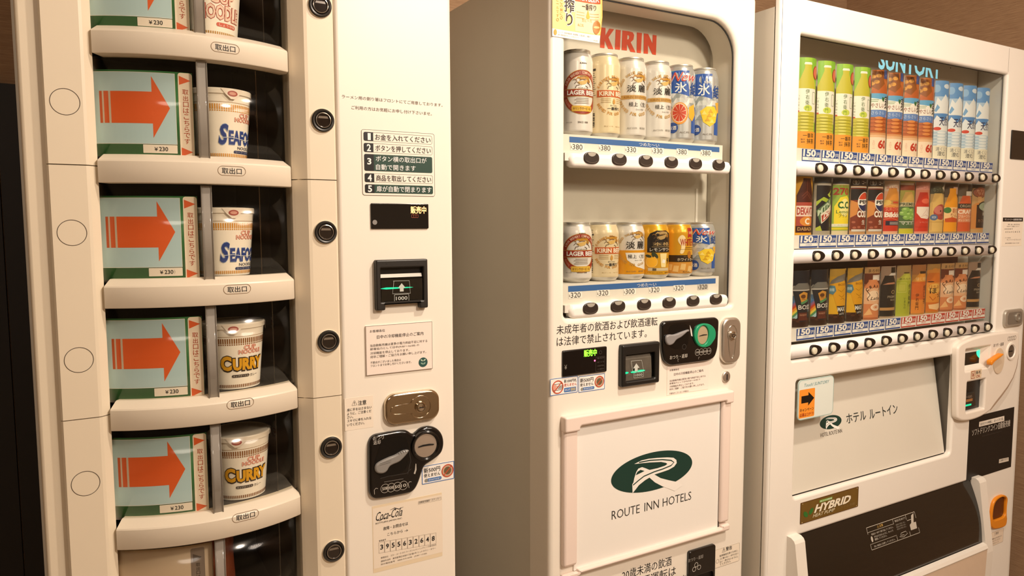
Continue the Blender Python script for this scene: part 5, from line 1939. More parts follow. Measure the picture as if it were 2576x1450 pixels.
mb.plate(rrect(lo[0] + wd * .12, lo[0] + wd * .90, lo[2] + .008, lo[3] - .008, 0.011, 6), YR - 0.0086, YR - 0.0078, mat('8f897f', 0.4, 0.5), bev=0.0004)
mb.knob([(0.0135, YR - 0.0085), (0.0125, YR - 0.012), (0.009, YR - 0.0125), (0.0085, YR - 0.010), (0.0, YR - 0.0105)], lo[0] + wd * .64, cz + .002, mat('a59f94', 0.35, 0.6))
mb.build('lock_cylinder', lk2)
mb = MB()
pr = Pr(mb, YR, cr7)
x0, x1, z0, z1 = pr.q((1640, 900), (2042, 768), (1625, 1415), (2012, 1300))
z1 = (pr.p(2042, 768)[1] + pr.p(1800, 840)[1]) / 2
z0 = (pr.p(1625, 1415)[1] + pr.p(2012, 1300)[1]) / 2
x0 = (pr.p(1645, 950)[0] + pr.p(1628, 1400)[0]) / 2
x1 = (pr.p(2042, 768)[0] + pr.p(2012, 1300)[0]) / 2
mb.plate(rrect(x0, x1, z0, z1), YR - 0.0006, YR, mat('12100f', 0.45))
pr = Pr(mb, YR - 0.0006, cr7)
pr.poly([(1737, 905), (1955, 852), (1955, 895), (1735, 948)], mat('ece3d6', 0.5), 0.0003)
pr.t('自分だけの時間に、ほっとひと息。', 1748, 924, 1946, 877, 24, INK, 0.01)
pr.t('ソフトドリンクコイン自動販売機', 1675, 990, 2005, 922, 58, mat('cfc8bd', 0.5), 0.006)
pr.t('Soft drink vending machine', 1762, 1022, 1930, 992, 12, mat('4c4742', 0.5))
pr.poly([(1910, 1230), (1993, 1212), (1993, 1245), (1908, 1265)], mat('d9d0c2', 0.5), 0.0003)
pr.t('ご利用ください', 1916, 1241, 1987, 1226, 16, INK, 0.01)
mb.build('black_notice', RM)
mb = MB()
pr = Pr(mb, YR, cr8)
orng = mat('e08a1d', 0.35)
oo = [(2183, 900), (2195, 720), (2225, 640), (2290, 600), (2335, 598), (2360, 630), (2350, 700), (2345, 800), (2352, 850), (2340, 920), (2280, 945), (2200, 955)]
oi = [(2197, 870), (2208, 730), (2235, 660), (2290, 620), (2330, 620), (2345, 640), (2338, 720), (2335, 820), (2270, 850)]
mb.plate([chaikin([pr.p(*p) for p in oo], 2), chaikin([pr.p(*p) for p in oi], 2)], YR - 0.008, YR, orng, bev=0.003)
mb.flat(chaikin([pr.p(*p) for p in oi], 2), mat('5c2c0a', 0.4), 0.0006)
mb.build('coin_return', RM)
mb = MB()
q = pr.q((2185, 1000), (2338, 958), (2182, 1140), (2330, 1105))
mb.plate(rrect(*q, 0.003), YR - 0.0003, YR, mat('ecdcc8', 0.5))
mb.on(YR - 0.0003)
mb.frame(*q, 0.0006, mat('7d7064', 0.6), 0.0002, 0.003)
wd, H_ = q[1] - q[0], q[3] - q[2]
mb.text('⚠警告', q[0] + wd * .36, q[0] + wd * .66, q[3] - H_ * .30, q[3] - H_ * .10, mat('6d645a', 0.5), 0.0003)
for i, t in enumerate(('転倒防止のため上に', '乗らないでください', 'ゆすらないこと')):
    mb.text(t, q[0] + wd * .12, q[0] + wd * (.9 - .1 * i), q[3] - H_ * (.56 + .17 * i), q[3] - H_ * (.44 + .17 * i), mat('6d645a', 0.5), 0.0003)
mb.build('caution_label', RM)

# ------------------------------------------------------------------ cup noodles behind the tray doors
CUPW = mat('faf3e8', 0.45)


def cup(label, cx, cy, z0, face, kind, big=1.0):
    root = thing('noodle_cup', label, 'cup noodles', (cx, cy, z0), 'cup noodles in the trays')
    h, rt, rb_ = 0.107 * big, 0.048 * big, 0.0385 * big
    mb = MB()
    rz = lambda z: rb_ + (rt - rb_) * (z - z0) / h
    mb.lathe([(rb_ - 0.006, z0 + 0.002), (rb_ - 0.002, z0), (rb_ + 0.0001, z0 + 0.001), (rb_ + (rt - rb_) * (h - 0.008) / h, z0 + h - 0.008)], cx, cy, CUPW, 56)
    mb.add([(cx, cy, z0 + 0.002)] + [(cx + (rb_ - .006) * cos(2 * pi * i / 24), cy + (rb_ - .006) * sin(2 * pi * i / 24), z0 + 0.002) for i in range(24)], [(0, 1 + (i + 1) % 24, 1 + i) for i in range(24)], CUPW)

    def W(x, o, z):
        a = face + x / (0.0435 * big)
        r = rz(z) + o
        return (cx + r * sin(a), cy - r * cos(a), z)
    mb.W, mb.maxdx = W, 0.006
    Z = lambda v: z0 + h * v
    col = {'seafood': mat('d9962f', 0.5), 'curry': mat('8c5a2c', 0.5), 'plain': mat('b98a3a', 0.5)}[kind]
    n = 84
    for i in range(n):
        s0 = (-0.5 + i / n) * 2 * pi * 0.0435 * big
        wd = 2 * pi * 0.0435 * big / n
        mb.rect(s0, s0 + wd * 0.58, Z(.70), Z(.775), col, 0.0003)
        mb.rect(s0, s0 + wd * 0.58, Z(.675), Z(.692), col, 0.0003)
        mb.rect(s0, s0 + wd * 0.58, Z(.035), Z(.080), col, 0.0003)
    for v in (.80,):
        mb.rect(-0.136 * big, 0.136 * big, Z(v), Z(v + .006), mat('a9875c', 0.5), 0.0003)
    pink, pinkl = mat('cf5640', 0.5), mat('efc2ae', 0.5)
    if kind == 'plain':
        for t, s0, s1, a, b in (('CUP', -.013, .024, .42, .60), ('NOODLE', -.030, .036, .22, .42)):
            mb.text(t, s0 * big, s1 * big, Z(a), Z(b), mat('b4463a', 0.5), 0.0004, 0.07)
            mb.text(t, s0 * big, s1 * big, Z(a + .008), Z(b - .008), mat('eed2c2', 0.5), 0.0007, 0.025)
        mb.rect(-.004 * big, .030 * big, Z(.145), Z(.195), pink, 0.0004, 0.003)
        mb.text('しょうゆ味', 0.0, .028 * big, Z(.152), Z(.188), CUPW, 0.0006)
    else:
        mb.text('CUP', -.002, .020, Z(.60), Z(.665), pink, 0.0004, 0.05)
        mb.text('NOODLE', -.010, .030, Z(.535), Z(.60), pink, 0.0004, 0.05)
        mb.text('CUP', -.002, .020, Z(.606), Z(.659), pinkl, 0.0007, 0.01)
        mb.text('NOODLE', -.010, .030, Z(.541), Z(.594), pinkl, 0.0007, 0.01)
    if kind == 'seafood':
        bl, bl2 = mat('27408c', 0.45), mat('8fa3c9', 0.5)
        mb.text('S', -.0355, -.0195, Z(.195), Z(.505), bl2, 0.0005, 0.06, 0.25)
        mb.text('S', -.0350, -.0200, Z(.205), Z(.495), bl, 0.0008, 0.03, 0.25)
        mb.text('EAFOOD', -.0195, .047, Z(.200), Z(.420), bl2, 0.0005, 0.06)
        mb.text('EAFOOD', -.0190, .0465, Z(.210), Z(.410), bl, 0.0008, 0.03)
        mb.stroke([(-.030, Z(.305)), (-.015, Z(.315)), (0, Z(.295)), (.015, Z(.285)), (.03, Z(.315))], 0.0008, mat('dfe6ea', 0.5), 0.0011)
        mb.text('NOODLE', -.004, .030, Z(.145), Z(.188), mat('2b3352', 0.5), 0.0006, 0.01)
        mb.rect(-.011, .040, Z(.088), Z(.130), mat('1f2f63', 0.5), 0.0005, 0.0024)
        mb.text('シーフードヌードル', -.008, .037, Z(.095), Z(.123), mat('c8cbd6', 0.5), 0.0008)
    if kind == 'curry':
        br, yl = mat('2c1a0c', 0.5), mat('e0a51f', 0.4)
        mb.text('C', -.0385, -.0195, Z(.268), Z(.528), br, 0.0005, 0.11)
        mb.text('C', -.0375, -.0205, Z(.292), Z(.515), yl, 0.0008, 0.055)
        mb.text('URRY', -.0205, .036, Z(.268), Z(.490), br, 0.0005, 0.11)
        mb.text('URRY', -.0190, .035, Z(.290), Z(.475), yl, 0.0008, 0.055)
        mb.rect(-.021, .008, Z(.185), Z(.228), br, 0.0005, 0.0022)
        mb.text('カップヌードル', -.019, .0065, Z(.193), Z(.220), mat('e8ddcb', 0.5), 0.0008)
        mb.text('カレー', .0095, .024, Z(.185), Z(.228), br, 0.0008, 0.015)
    mb.build('cup_body', root)
    mb = MB()
    LID = mat('f3ebdf', 0.4)
    mb.lathe([(rt - 0.0012, z0 + h - 0.0100), (rt + 0.0012, z0 + h - 0.0085), (rt + 0.0014, z0 + h - 0.002), (rt + 0.0008, z0 + h - 0.0005), (rt - 0.001, z0 + h), (rt - 0.002, z0 + h - 0.0008), (0.0005, z0 + h - 0.0008)], cx, cy, LID, 56)
    lid = mb.build('lid', root)
    mb = MB()

    def W2(x, o, z):
        a = face + x / rt
        r = rt + 0.0020 + o
        return (cx + r * sin(a), cy - r * cos(a), z)
    for s_ in ((-0.018, 0.062) if kind == 'curry' else (-0.016,)):
        mb.W, mb.maxdx = W2, 0.004
        zt = z0 + h - 0.001
        mb.flat([(s_ - .017, zt), (s_ - .010, zt - .009), (s_ - .003, zt - .0155), (s_ + .003, zt - .0155), (s_ + .010, zt - .009), (s_ + .017, zt)], mat('efe4d8', 0.3), 0.0003)
        mb.flat(ell(s_, zt - .0072, .0075, .0044, 20), mat('a8483c', 0.4), 0.0006)
        mb.flat(ell(s_, zt - .0072, .0052, .0024, 16), mat('d59a8a', 0.4), 0.0008)
    mb.build('pull_tab', lid)
    return root


CY = 1.2445
cxs = {}
for k, (px_, py_, r_) in {1: (606, 60, .052), 2: (627, 330, .0445), 3: (633, 620, .0435), 4: (658, 890, .0435), 5: (672, 1160, .0435)}.items():
    cxs[k] = at(px_, py_, CY)[0] - r_
cup('beige noodle cup with large pink outlined lettering, in the topmost tray', cxs[1] + 0.002, CY, zbar(1) + 0.0408, radians(14), 'plain', 1.10)
cup('noodle cup with large blue lettering, in the upper of two blue-lettered trays', cxs[2], CY, zbar(2) + 0.0408, radians(34), 'seafood')
cup('noodle cup with large blue lettering, in the lower of two blue-lettered trays', cxs[3], CY, zbar(3) + 0.0408, radians(30), 'seafood')
cup('noodle cup with yellow lettering, in the upper of two yellow-lettered trays', cxs[4], CY, zbar(4) + 0.0408, radians(13), 'curry')
cup('noodle cup with yellow lettering, in the lower of two yellow-lettered trays', cxs[5], CY, zbar(5) + 0.0408, radians(8), 'curry')
# wrapped snack standing in the lowest tray
mb = MB()
bx0, bz0, bh, bwid = at(566, 1400, 1.235)[0] - 0.052, zbar(6) + 0.0408, 0.150, 0.066
bag = mat('7a3a22', 0.3, var=0.35, scale=55, bump=0.9)
NU, NV = 24, 26
vs = []
for sgn_ in (-1, 1):
    for j in range(NV + 1):
        v = j / NV
        for i in range(NU + 1):
            u = i / NU * 2 - 1
            th = 0.019 * (max(0, 1 - abs(u) ** 3)) ** 0.6 * (max(0, 1 - abs(2 * v - 1) ** 4)) ** 0.7
            th *= 1 + 0.14 * sin(17 * v + 5 * u) * (1 - abs(u))
            vs.append((bx0 + 0.036 + u * bwid / 2 * (1 - 0.10 * abs(2 * v - 1) ** 4 + 0.03 * sin(9 * v)), 1.252 + sgn_ * th, bz0 + v * bh))
off = (NU + 1) * (NV + 1)
fs = []
for j in range(NV):
    for i in range(NU):
        a = j * (NU + 1) + i
        fs.append((a, a + 1, a + NU + 2, a + NU + 1))
        fs.append((off + a, off + a + NU + 1, off + a + NU + 2, off + a + 1))
mb.add(vs, fs, bag, True)
o = mb.build('snack_packet', None, (bx0 + 0.036, 1.252, bz0))
o['label'] = 'crinkled red-brown snack wrapper standing in the lowest tray'
o['category'] = 'snack packet'


# ------------------------------------------------------------------ beer cans
def beast(mb, s, z, k, body='c08a2e'):
    """small golden running-animal emblem, reduced to a body, mane and legs"""
    g, d = mat(body, 0.4), mat('5a4028', 0.5)
    P_ = lambda l: [(s + a * k, z + b * k) for a, b in l]
    mb.stroke(P_([(-.009, .0005), (-.003, .0), (.003, .0015), (.008, .005)]), [.0028 * k, .0062 * k, .0060 * k, .0028 * k], mat('dab56a' if body != 'b89a64' else 'b89a64', 0.4), 0.0005)
    mb.stroke(P_([(.0125, .003), (.009, .0075), (.003, .0088), (-.004, .0075), (-.0085, .0085), (-.012, .0055)]), [.0008 * k, .0034 * k, .0044 * k, .0036 * k, .0026 * k, .0006 * k], g, 0.0007)
    mb.flat(ell(s + .0100 * k, z + .0030 * k, .0028 * k, .0022 * k, 14, -0.5), mat('a9772f', 0.4), 0.0008)
    for l in ([(-.005, .0105), (0, .0112), (.005, .0100)], [(-.006, .0045), (-.001, .0058), (.004, .0050)], [(-.010, .0035), (-.014, .0060), (-.0165, .0045)]):
        mb.stroke(P_(l), 0.0011 * k, mat('8a5f2a', 0.5), 0.0010)
    for pts in ([(s - .006, z - .001), (s - .011, z + .002), (s - .014, z - .001)], [(s - .006, z - .003), (s - .011, z - .004), (s - .0125, z - .008)], [(s + .004, z - .004), (s + .0085, z - .0065), (s + .007, z - .010)], [(s + .007, z + .001), (s + .0125, z - .0015), (s + .0145, z - .0055)]):
        mb.stroke([(s + (a - s) * k, z + (b - z) * k) for a, b in pts], 0.0010 * k, d, 0.0006)


def p_lager(mb, Z, H):
    red, gold = mat('9c2c20', 0.4), mat('c79645', 0.4)
    cz, rx, rz = Z(.50 if H > .15 else .49), .042, (.0425 if H > .15 else .0385)
    mb.flat([ell(0, cz, rx + .0012, rz + .0012, 60), ell(0, cz, rx - .0095, rz - .0105, 60)], gold, 0.0003)
    mb.flat([ell(0, cz, rx, rz, 60), ell(0, cz, rx - .0085, rz - .0095, 60)], red, 0.0005)
    mb.arctext('KIRIN BREWERY COMPANY LIMITED', 0, cz, rx - .0045, radians(158), radians(22), .0052, mat('e9c9b4', 0.5), 0.0007, 0.02, rz / rx)
    mb.arctext('ORIGINAL LAGER', 0, cz, rx - .0045, radians(200), radians(250), .0050, mat('d98c70', 0.5), 0.0007, 0.02, rz / rx, True)
    mb.rect(-rx - .001, rx + .001, cz - .0085, cz + .0062, gold, 0.0006)
    mb.rect(-rx - .001, rx + .001, cz - .0075, cz + .0052, red, 0.0008)
    mb.text('LAGER BEER', -.0315, .0335, cz - .0056, cz + .0036, WHITE, 0.0011, 0.035)
    beast(mb, .001, cz + .0175, 1.25)
    mb.text('KIRIN', -.009, .009, cz + .0068, cz + .0088, faint, 0.0005)
    for i in range(4):
        mb.rect(-.013 - .003 * (i % 2), .014, cz - .0125 - .0032 * i, cz - .0112 - .0032 * i, mat('9b9186', 0.5), 0.0005)
    mb.rect(-.022, .022, cz - .0375, cz - .0265, mat('e0b648', 0.35), 0.0009, 0.002)
    mb.text('キリンラガービール', -.019, .019, cz - .0345, cz - .0295, mat('6d3f18', 0.5), 0.0012, 0.01)
    mb.text('KIRIN', -.006, .008, Z(.865), Z(.885), INK, 0.0004, 0.02)
    mb.text('SINCE 1888', -.010, .012, Z(.095), Z(.120), mat('6d625a', 0.5), 0.0004, 0.01)
    mb.text('ALC.5%', -.034, -.021, Z(.100), Z(.115), mat('6d625a', 0.5), 0.0004)


def barcode(mb, Z, s=-.050):
    for i in range(9):
        mb.rect(s, s + .010, Z(.08) + .0032 * i, Z(.08) + .0032 * i + (.0022 if i % 3 else .0013), INK, 0.0004)
    mb.rect(s - .001, s + .012, Z(.83), Z(.86), INK, 0.0004)
    for i in range(12):
        mb.rect(s, s + .009 + .003 * (i % 3 == 0), Z(.50) + .0040 * i, Z(.50) + .0040 * i + .0013, mat('7d7566', 0.5), 0.0004)


def p_ichiban(mb, Z, H):
    gold, orn = mat('cf9a4a', 0.35), mat('c9622c', 0.45)
    cz, rr = Z(.49), .036
    k = 1.0 if H > .15 else 0.86
    mb.arctext("KIRIN'S PRIME BREW", 0, cz, rr, radians(155), radians(25), .0058, gold, 0.0005, 0.03, 1.05 * k)
    mb.arctext('BREWED FOR GOOD TIMES', 0, cz, rr, radians(205), radians(335), .0058, gold, 0.0005, 0.03, 1.0 * k, True)
    beast(mb, .002, cz + .0235 * k, 1.2)
    z = cz + .0045 * k
    mb.rect(-.035, .035, z - .0068, z + .0068, orn, 0.0004)
    mb.text('KIRIN BEER', -.030, .032, z - .0046, z + .0046, mat('f7e8d0', 0.5), 0.0008, 0.035)
    for i in range(3):
        for a, b in ((-.026, -.006), (.008, .027)):
            mb.rect(a, b, cz - .0065 - .0035 * i, cz - .0055 - .0035 * i, mat('b59a6a', 0.5), 0.0004)
    mb.flat(ell(.001, cz - .0125, .0030, .0038, 16), gold, 0.0006)
    mb.flat([(-.0022, cz - .0105), (.0042, cz - .0105), (.001, cz - .0045)], gold, 0.0006)
    mb.text('麦のうまみ', -.007, .009, cz - .0205, cz - .0180, INK, 0.0005, 0.01)
    mb.text('一番搾り', -.013, .016, cz - .0285, cz - .0220, INK, 0.0006, 0.03)
    mb.text('生ビール　ALC.5%', -.020, .022, Z(.075), Z(.095), mat('b59a6a', 0.5), 0.0004)
    barcode(mb, Z)


def p_tanrei(mb, Z, H):
    gold = mat('c9a05a', 0.3)
    tall = H > .15
    V = (.735, .585, .675, .485, .54, .385, .445, .56, .34) if tall else (.79, .555, .70, 0, 0, .355, .435, .55, .30)
    if not tall:
        amb = mat('dc9a20', 0.3)
        mb.rect(-.060, .060, Z(.03), Z(.52), amb, 0.0003)
        mb.flat([(-.024, Z(.47)), (.060, Z(.47)), (.060, Z(.10)), (.03, Z(.11)), (0, Z(.18)), (-.020, Z(.32))], mat('ece9e4', 0.4), 0.0006)
    cz = Z(V[7])
    k = .043 if tall else .034
    mb.arctext('GOOD VALUE AND QUALITY', 0, cz, .040, radians(160), radians(25), .0055, gold, 0.0007, 0.03, k / .040)
    mb.arctext('BREWED FOR GOOD TIMES', 0, cz, .040, radians(200), radians(340), .0058, gold, 0.0009, 0.03, k / .040, True)
    beast(mb, .004, Z(V[0]), 1.25 if tall else 1.1)
    mb.text('淡', -.0225, -.0040, Z(V[1]), Z(V[2]), BLACK, 0.0012, 0.02)
    mb.text('麗', .0010, .0195, Z(V[1]), Z(V[2]), BLACK, 0.0012, 0.015)
    if tall:
        mb.rect(-.036, .036, Z(V[3]), Z(V[4]), gold, 0.0004)
        mb.text('KIRIN BREWERY', -.029, .029, Z(V[3] + .012), Z(V[4] - .012), mat('a97a35', 0.4), 0.0006, 0.02)
    mb.text('極上〈生〉', -.0185, .024, Z(V[5]), Z(V[6]), mat('3a352f', 0.5), 0.0010, 0.012)
    mb.text('Since 1998', -.004, .014, Z(V[5] - .05), Z(V[5] - .03), faint, 0.0010)
    mb.text('ALC.5.5%　発泡酒', -.022, .020, Z(.075), Z(.105), mat('6d655a', 0.5), 0.0010)
    barcode(mb, Z, -.052)


def p_ice(mb, Z, H, fruit, new):
    blue, cyan = mat('2458b0', 0.3), mat('3fb2d6', 0.3)
    k = 1.0 if H > .15 else 0.78
    mb.flat([(-.050, Z(.97)), (.005, Z(.97)), (.005, Z(.60)), (-.018, Z(.645)), (-.050, Z(.66))], blue, 0.0004)
    mb.flat([(-.055, Z(.97)), (-.030, Z(.97)), (-.034, Z(.66)), (-.055, Z(.66))], cyan, 0.0005)
    mb.flat([(.012, Z(.46)), (.032, Z(.46)), (.032, Z(.08)), (.012, Z(.08))], blue, 0.0004)
    cols = [mat(c, 0.25, 0.3) for c in ('c9cdd0', 'eceff0', 'a9b3b6', 'd9dedd')]
    for i in range(6):
        for j in range(5):
            x, z, d, e = -.046 + i * .0145, Z(.30) + j * .0105 * k, .0145, .0105 * k
            mb.flat([(x, z), (x + d, z), (x + d / 2, z + e)], cols[(i * 2 + j) % 4], 0.0003)
            mb.flat([(x + d, z), (x + 1.5 * d, z + e), (x + d / 2, z + e)], cols[(i + j * 3 + 1) % 4], 0.0003)
    if fruit == 'red':
        zc = Z(.36)
        mb.flat(ell(-.016, zc, .0185, .0235, 30), mat('e59a3f', 0.4), 0.0007)
        mb.flat(ell(-.017, zc + .001, .0160, .0205, 30), mat('f4dcc0', 0.4), 0.0009)
        for i in range(10):
            a = 2 * pi * i / 10
            mb.flat([(-.017, zc + .001), (-.017 + .0148 * cos(a - .27), zc + .001 + .019 * sin(a - .27)), (-.017 + .0148 * cos(a + .27), zc + .001 + .019 * sin(a + .27))], mat('c9442a', 0.4), 0.0011)
        mb.flat([(.004, Z(.45)), (.020, Z(.50)), (.026, Z(.35)), (.014, Z(.25)), (.004, Z(.30))], mat('efb53a', 0.4), 0.0006)
    else:
        yl, yl2, yd = mat('f0cf3a', 0.35), mat('f7e27a', 0.35), mat('d6a722', 0.35)
        zc = Z(.36)
        mb.flat([(-.022, zc + .010 * k), (-.008, zc + .020 * k), (.010, zc + .020 * k), (.022, zc + .008 * k), (.016, zc - .014 * k), (0, zc - .024 * k), (-.015, zc - .014 * k)], yl, 0.0007)
        for i, (a, b) in enumerate(((-.013, .006), (.001, .010), (.011, .002), (-.006, -.008), (.005, -.012), (-.002, .001))):
            z = zc + b * k
            mb.flat([(a - .006, z - .004 * k), (a + .006, z - .004 * k), (a, z + .005 * k)], (yl2, yd)[i % 2], 0.0010)
        mb.flat([(.014, Z(.55)), (.032, Z(.57)), (.034, Z(.42)), (.020, Z(.40))], mat('e8b13a', 0.4), 0.0006)
    if new:
        mb.text('New', -.038, .024, Z(.815), Z(.945), mat('f0e6e2', 0.4), 0.0009, 0.02, 0.5)
        mb.text('New', -.038, .024, Z(.815), Z(.945), mat('cf4436', 0.4), 0.0012, -0.004, 0.5)
    mb.text('KIRIN', -.014, .002, Z(.83), Z(.865), mat('e9ecef', 0.4), 0.0008, 0.03)
    mb.text('氷', -.027, -.002, Z(.655), Z(.80 if new else .825), mat('eef3f6', 0.4), 0.0009, 0.03)
    mb.text('結', .007, .030, Z(.62), Z(.80), mat('1f4d9a', 0.4), 0.0009, 0.03)
    mb.flat(ell(-.031, Z(.155), .0115, .0115, 26), mat('1d4b98', 0.4), 0.0008)
    mb.text('お酒', -.039, -.023, Z(.155) - .0042, Z(.155) + .0042, WHITE, 0.0011, 0.02)
    mb.text('ALC.5%', -.016, .006, Z(.075), Z(.10), faint, 0.0008)


def p_lemon(mb, Z, H):
    blk, tan = mat('191717', 0.4), mat('bda06e', 0.4)
    mb.flat([(-.030, Z(.46)), (.032, Z(.46)), (.032, Z(.76)), (.026, Z(.86)), (.012, Z(.92)), (-.010, Z(.92)), (-.024, Z(.86)), (-.030, Z(.76))], blk, 0.0004)
    beast(mb, .003, Z(.765), 1.35, 'b89a64')
    mb.text('本格', -.018, .024, Z(.60), Z(.675), tan, 0.0007, 0.03)
    mb.rect(-.020, .028, Z(.575), Z(.583), tan, 0.0006)
    mb.text('レモンサワー', -.024, .030, Z(.485), Z(.555), mat('e3ddd0', 0.4), 0.0007, 0.02)
    lem, wht_ = mat('f4b62c', 0.4), mat('f2dfa0', 0.4)
    mb.flat(ell(-.020, Z(.265), .0125, .0125, 26), lem, 0.0006)
    mb.ring(-.020, Z(.265), .0118, .0125, mat('f7d687', 0.4), 0.0008)
    for a, b, r in ((-.027, .385, 2.9), (-.017, .43, 1.6), (-.011, .40, 2.2)):
        mb.flat(ell(a, Z(b), .0070, .0030, 14, r), mat('2d3a22', 0.5), 0.0009)
    mb.flat([(.001, Z(.15)), (.013, Z(.15)), (.016, Z(.44)), (-.002, Z(.44))], wht_, 0.0006)
    mb.flat([(.002, Z(.25)), (.010, Z(.23)), (.012, Z(.30)), (.005, Z(.32))], WHITE, 0.0008)
    mb.text('9', .017, .0225, Z(.22), Z(.34), INK, 0.0007, 0.01)
    mb.rect(-.028, .024, Z(.075), Z(.135), mat('cfc0a0', 0.4), 0.0005)
    mb.rect(-.018, -.010, Z(.08), Z(.13), mat('5d5444', 0.4), 0.0007)
    mb.text('アルコール分9%　糖類ゼロ', -.030, .030, Z(.025), Z(.05), mat('6a4a14', 0.5), 0.0005)


def p_highball(mb, Z, H):
    red, brn = mat('b3271c', 0.4), mat('2b1c0e', 0.4)
    wh = mat('f4dfae', 0.4)
    mb.flat(chaikin([(-.016, Z(.42)), (-.010, Z(.58)), (-.018, Z(.66)), (-.020, Z(.74)), (-.012, Z(.83)), (-.004, Z(.80)), (.000, Z(.70)), (-.002, Z(.58)), (-.006, Z(.42))], 2), wh, 0.0004)
    mb.flat([(.004, Z(.97)), (.018, Z(.97)), (.018, Z(.76)), (.011, Z(.79)), (.004, Z(.76))], red, 0.0006)
    mb.text('W', .006, .016, Z(.83), Z(.90), wh, 0.0008)
    mb.text('WHITE HORSE', -.014, .050, Z(.59), Z(.74), red, 0.0008, 0.01, -0.05)
    mb.rect(-.002, .030, Z(.545), Z(.552), brn, 0.0006)
    mb.rect(-.014, .030, Z(.510), Z(.515), brn, 0.0006)
    mb.rect(-.060, .060, Z(.245), Z(.39), brn, 0.0005)
    mb.flat(ell(.009, Z(.395), .0055, .0085, 18), mat('b4732a', 0.4), 0.0009)
    mb.text('ホワイトホース', -.020, .032, Z(.265), Z(.325), mat('e9ddc3', 0.4), 0.0008, 0.015)
    mb.text('ハイボール', -.006, .030, Z(.345), Z(.375), mat('b8935a', 0.4), 0.0008)
    amb, ice = mat('cf9440', 0.35), mat('e3bd7a', 0.35)
    mb.rect(-.060, .060, Z(.0), Z(.235), amb, 0.0004)
    for i, (a, b) in enumerate(((-.030, .04), (-.014, .08), (.004, .03), (.018, .09), (-.044, .07))):
        mb.flat([(a, Z(b)), (a + .012, Z(b - .01)), (a + .014, Z(b + .12)), (a + .003, Z(b + .13))], ice, 0.0006)
    mb.text('ALC.8%', -.008, .012, Z(.02), Z(.045), brn, 0.0006)


def can(label, cx, cy, z0, H, base, painter, face, group, *args, metal=0.15):
    root = thing('drink_can', label, 'drink can', (cx, cy, z0), group)
    r = 0.0330
    mb = MB()
    alu = mat('d6d3cd', 0.38, 0.65)
    sh = 0.0155
    b = mat(base, 0.28, metal, coat=0.3)
    prof = [(0.020, z0 + 0.003), (0.0235, z0), (0.0262, z0 + 0.0008), (0.0310, z0 + 0.0062), (0.0326, z0 + 0.0090), (r, z0 + 0.0115),
            (r, z0 + H - sh - 0.009), (0.0327, z0 + H - sh - 0.006), (0.0316, z0 + H - sh - 0.001), (0.0290, z0 + H - 0.0085), (0.0274, z0 + H - 0.0055), (0.0266, z0 + H - 0.0045)]
    mats = [alu, alu, alu, alu, b, b, b, b, b, alu if base in ('efecea', 'e7e4e0') else b, alu]
    mb.lathe(prof, cx, cy, alu, 48, mats=mats)
    mb.maxdx = 0.005

    def W(x, o, z):
        a = face + x / r
        zz = z - z0
        rr = r
        top = H - sh - 0.009
        if zz > top:                        # follow the shoulder
            t = (zz - top) / (H - 0.0055 - top)
            rr = r - 0.0056 * t ** 2.2
        elif zz < 0.0115:
            rr = r - 0.006 * ((0.0115 - zz) / 0.0115) ** 1.5
        return (cx + (rr + o) * sin(a), cy - (rr + o) * cos(a), z)
    mb.W = W
    body0, body1 = z0 + 0.0095, z0 + H - 0.010
    painter(mb, lambda v: body0 + (body1 - body0) * v, H, *args)
    mb.build('can_body', root)
    mb = MB()
    mb.lathe([(0.0266, z0 + H - 0.0045), (0.0276, z0 + H - 0.0030), (0.0274, z0 + H - 0.0004), (0.0264, z0 + H), (0.0254, z0 + H - 0.0008), (0.0246, z0 + H - 0.0045), (0.0225, z0 + H - 0.0055), (0.0003, z0 + H - 0.0045)], cx, cy, alu, 40)
    lid = mb.build('can_lid', root)
    mb = MB()
    mb.prism([(cx + 0.0075 * cos(t) * (1.2 if cos(t) > 0 else 1), cy - 0.004 + 0.0095 * sin(t)) for t in [2 * pi * i / 20 for i in range(20)]], z0 + H - 0.0043, z0 + H - 0.0033, alu)
    mb.build('pull_tab', lid)
    return root


CX = [0.86476 + 0.0695 * i for i in range(6)]
CCY = 1.2275
g1, g2 = 'tall cans on the upper shelf', 'short cans on the lower shelf'
z = SHELFZ[0] + 0.0003
HT, HS = 0.1690, 0.1225
can('tall white beer can with red oval label, first from the left on the upper shelf', CX[0], CCY, z, HT, 'efecea', p_lager, radians(-13), g1)
can('tall cream beer can with orange band, second from the left on the upper shelf', CX[1], CCY, z, HT, 'efdfba', p_ichiban, radians(-2), g1)
can('tall silver-white can with black brush characters, left one of two alike', CX[2], CCY, z, HT, 'e7e4e0', p_tanrei, radians(-12), g1)
can('tall silver-white can with black brush characters, right one of two alike', CX[3], CCY, z, HT, 'e7e4e0', p_tanrei, radians(-10), g1)
can('tall blue and silver can with a red grapefruit half', CX[4], CCY, z, HT, 'd6dade', p_ice, radians(-14), g1, 'red', True, metal=0.6)
can('tall blue and silver can with a yellow lemon, last on the upper shelf', CX[5], CCY, z, HT, 'd6dade', p_ice, radians(-16), g1, 'yellow', False, metal=0.6)
z = SHELFZ[1] + 0.0003
can('short white beer can with red oval label, first from the left on the lower shelf', CX[0], CCY, z, HS, 'efecea', p_lager, radians(-13), g2)
can('short cream beer can with orange band, second from the left on the lower shelf', CX[1], CCY, z, HS, 'efdfba', p_ichiban, radians(-6), g2)
can('short silver can with golden lower half and black brush characters', CX[2], CCY, z, HS, 'e7e4e0', p_tanrei, radians(-10), g2)
can('short yellow can with a black arched label and a lemon', CX[3], CCY, z, HS, 'e9b02a', p_lemon, radians(-13), g2, metal=0.3)
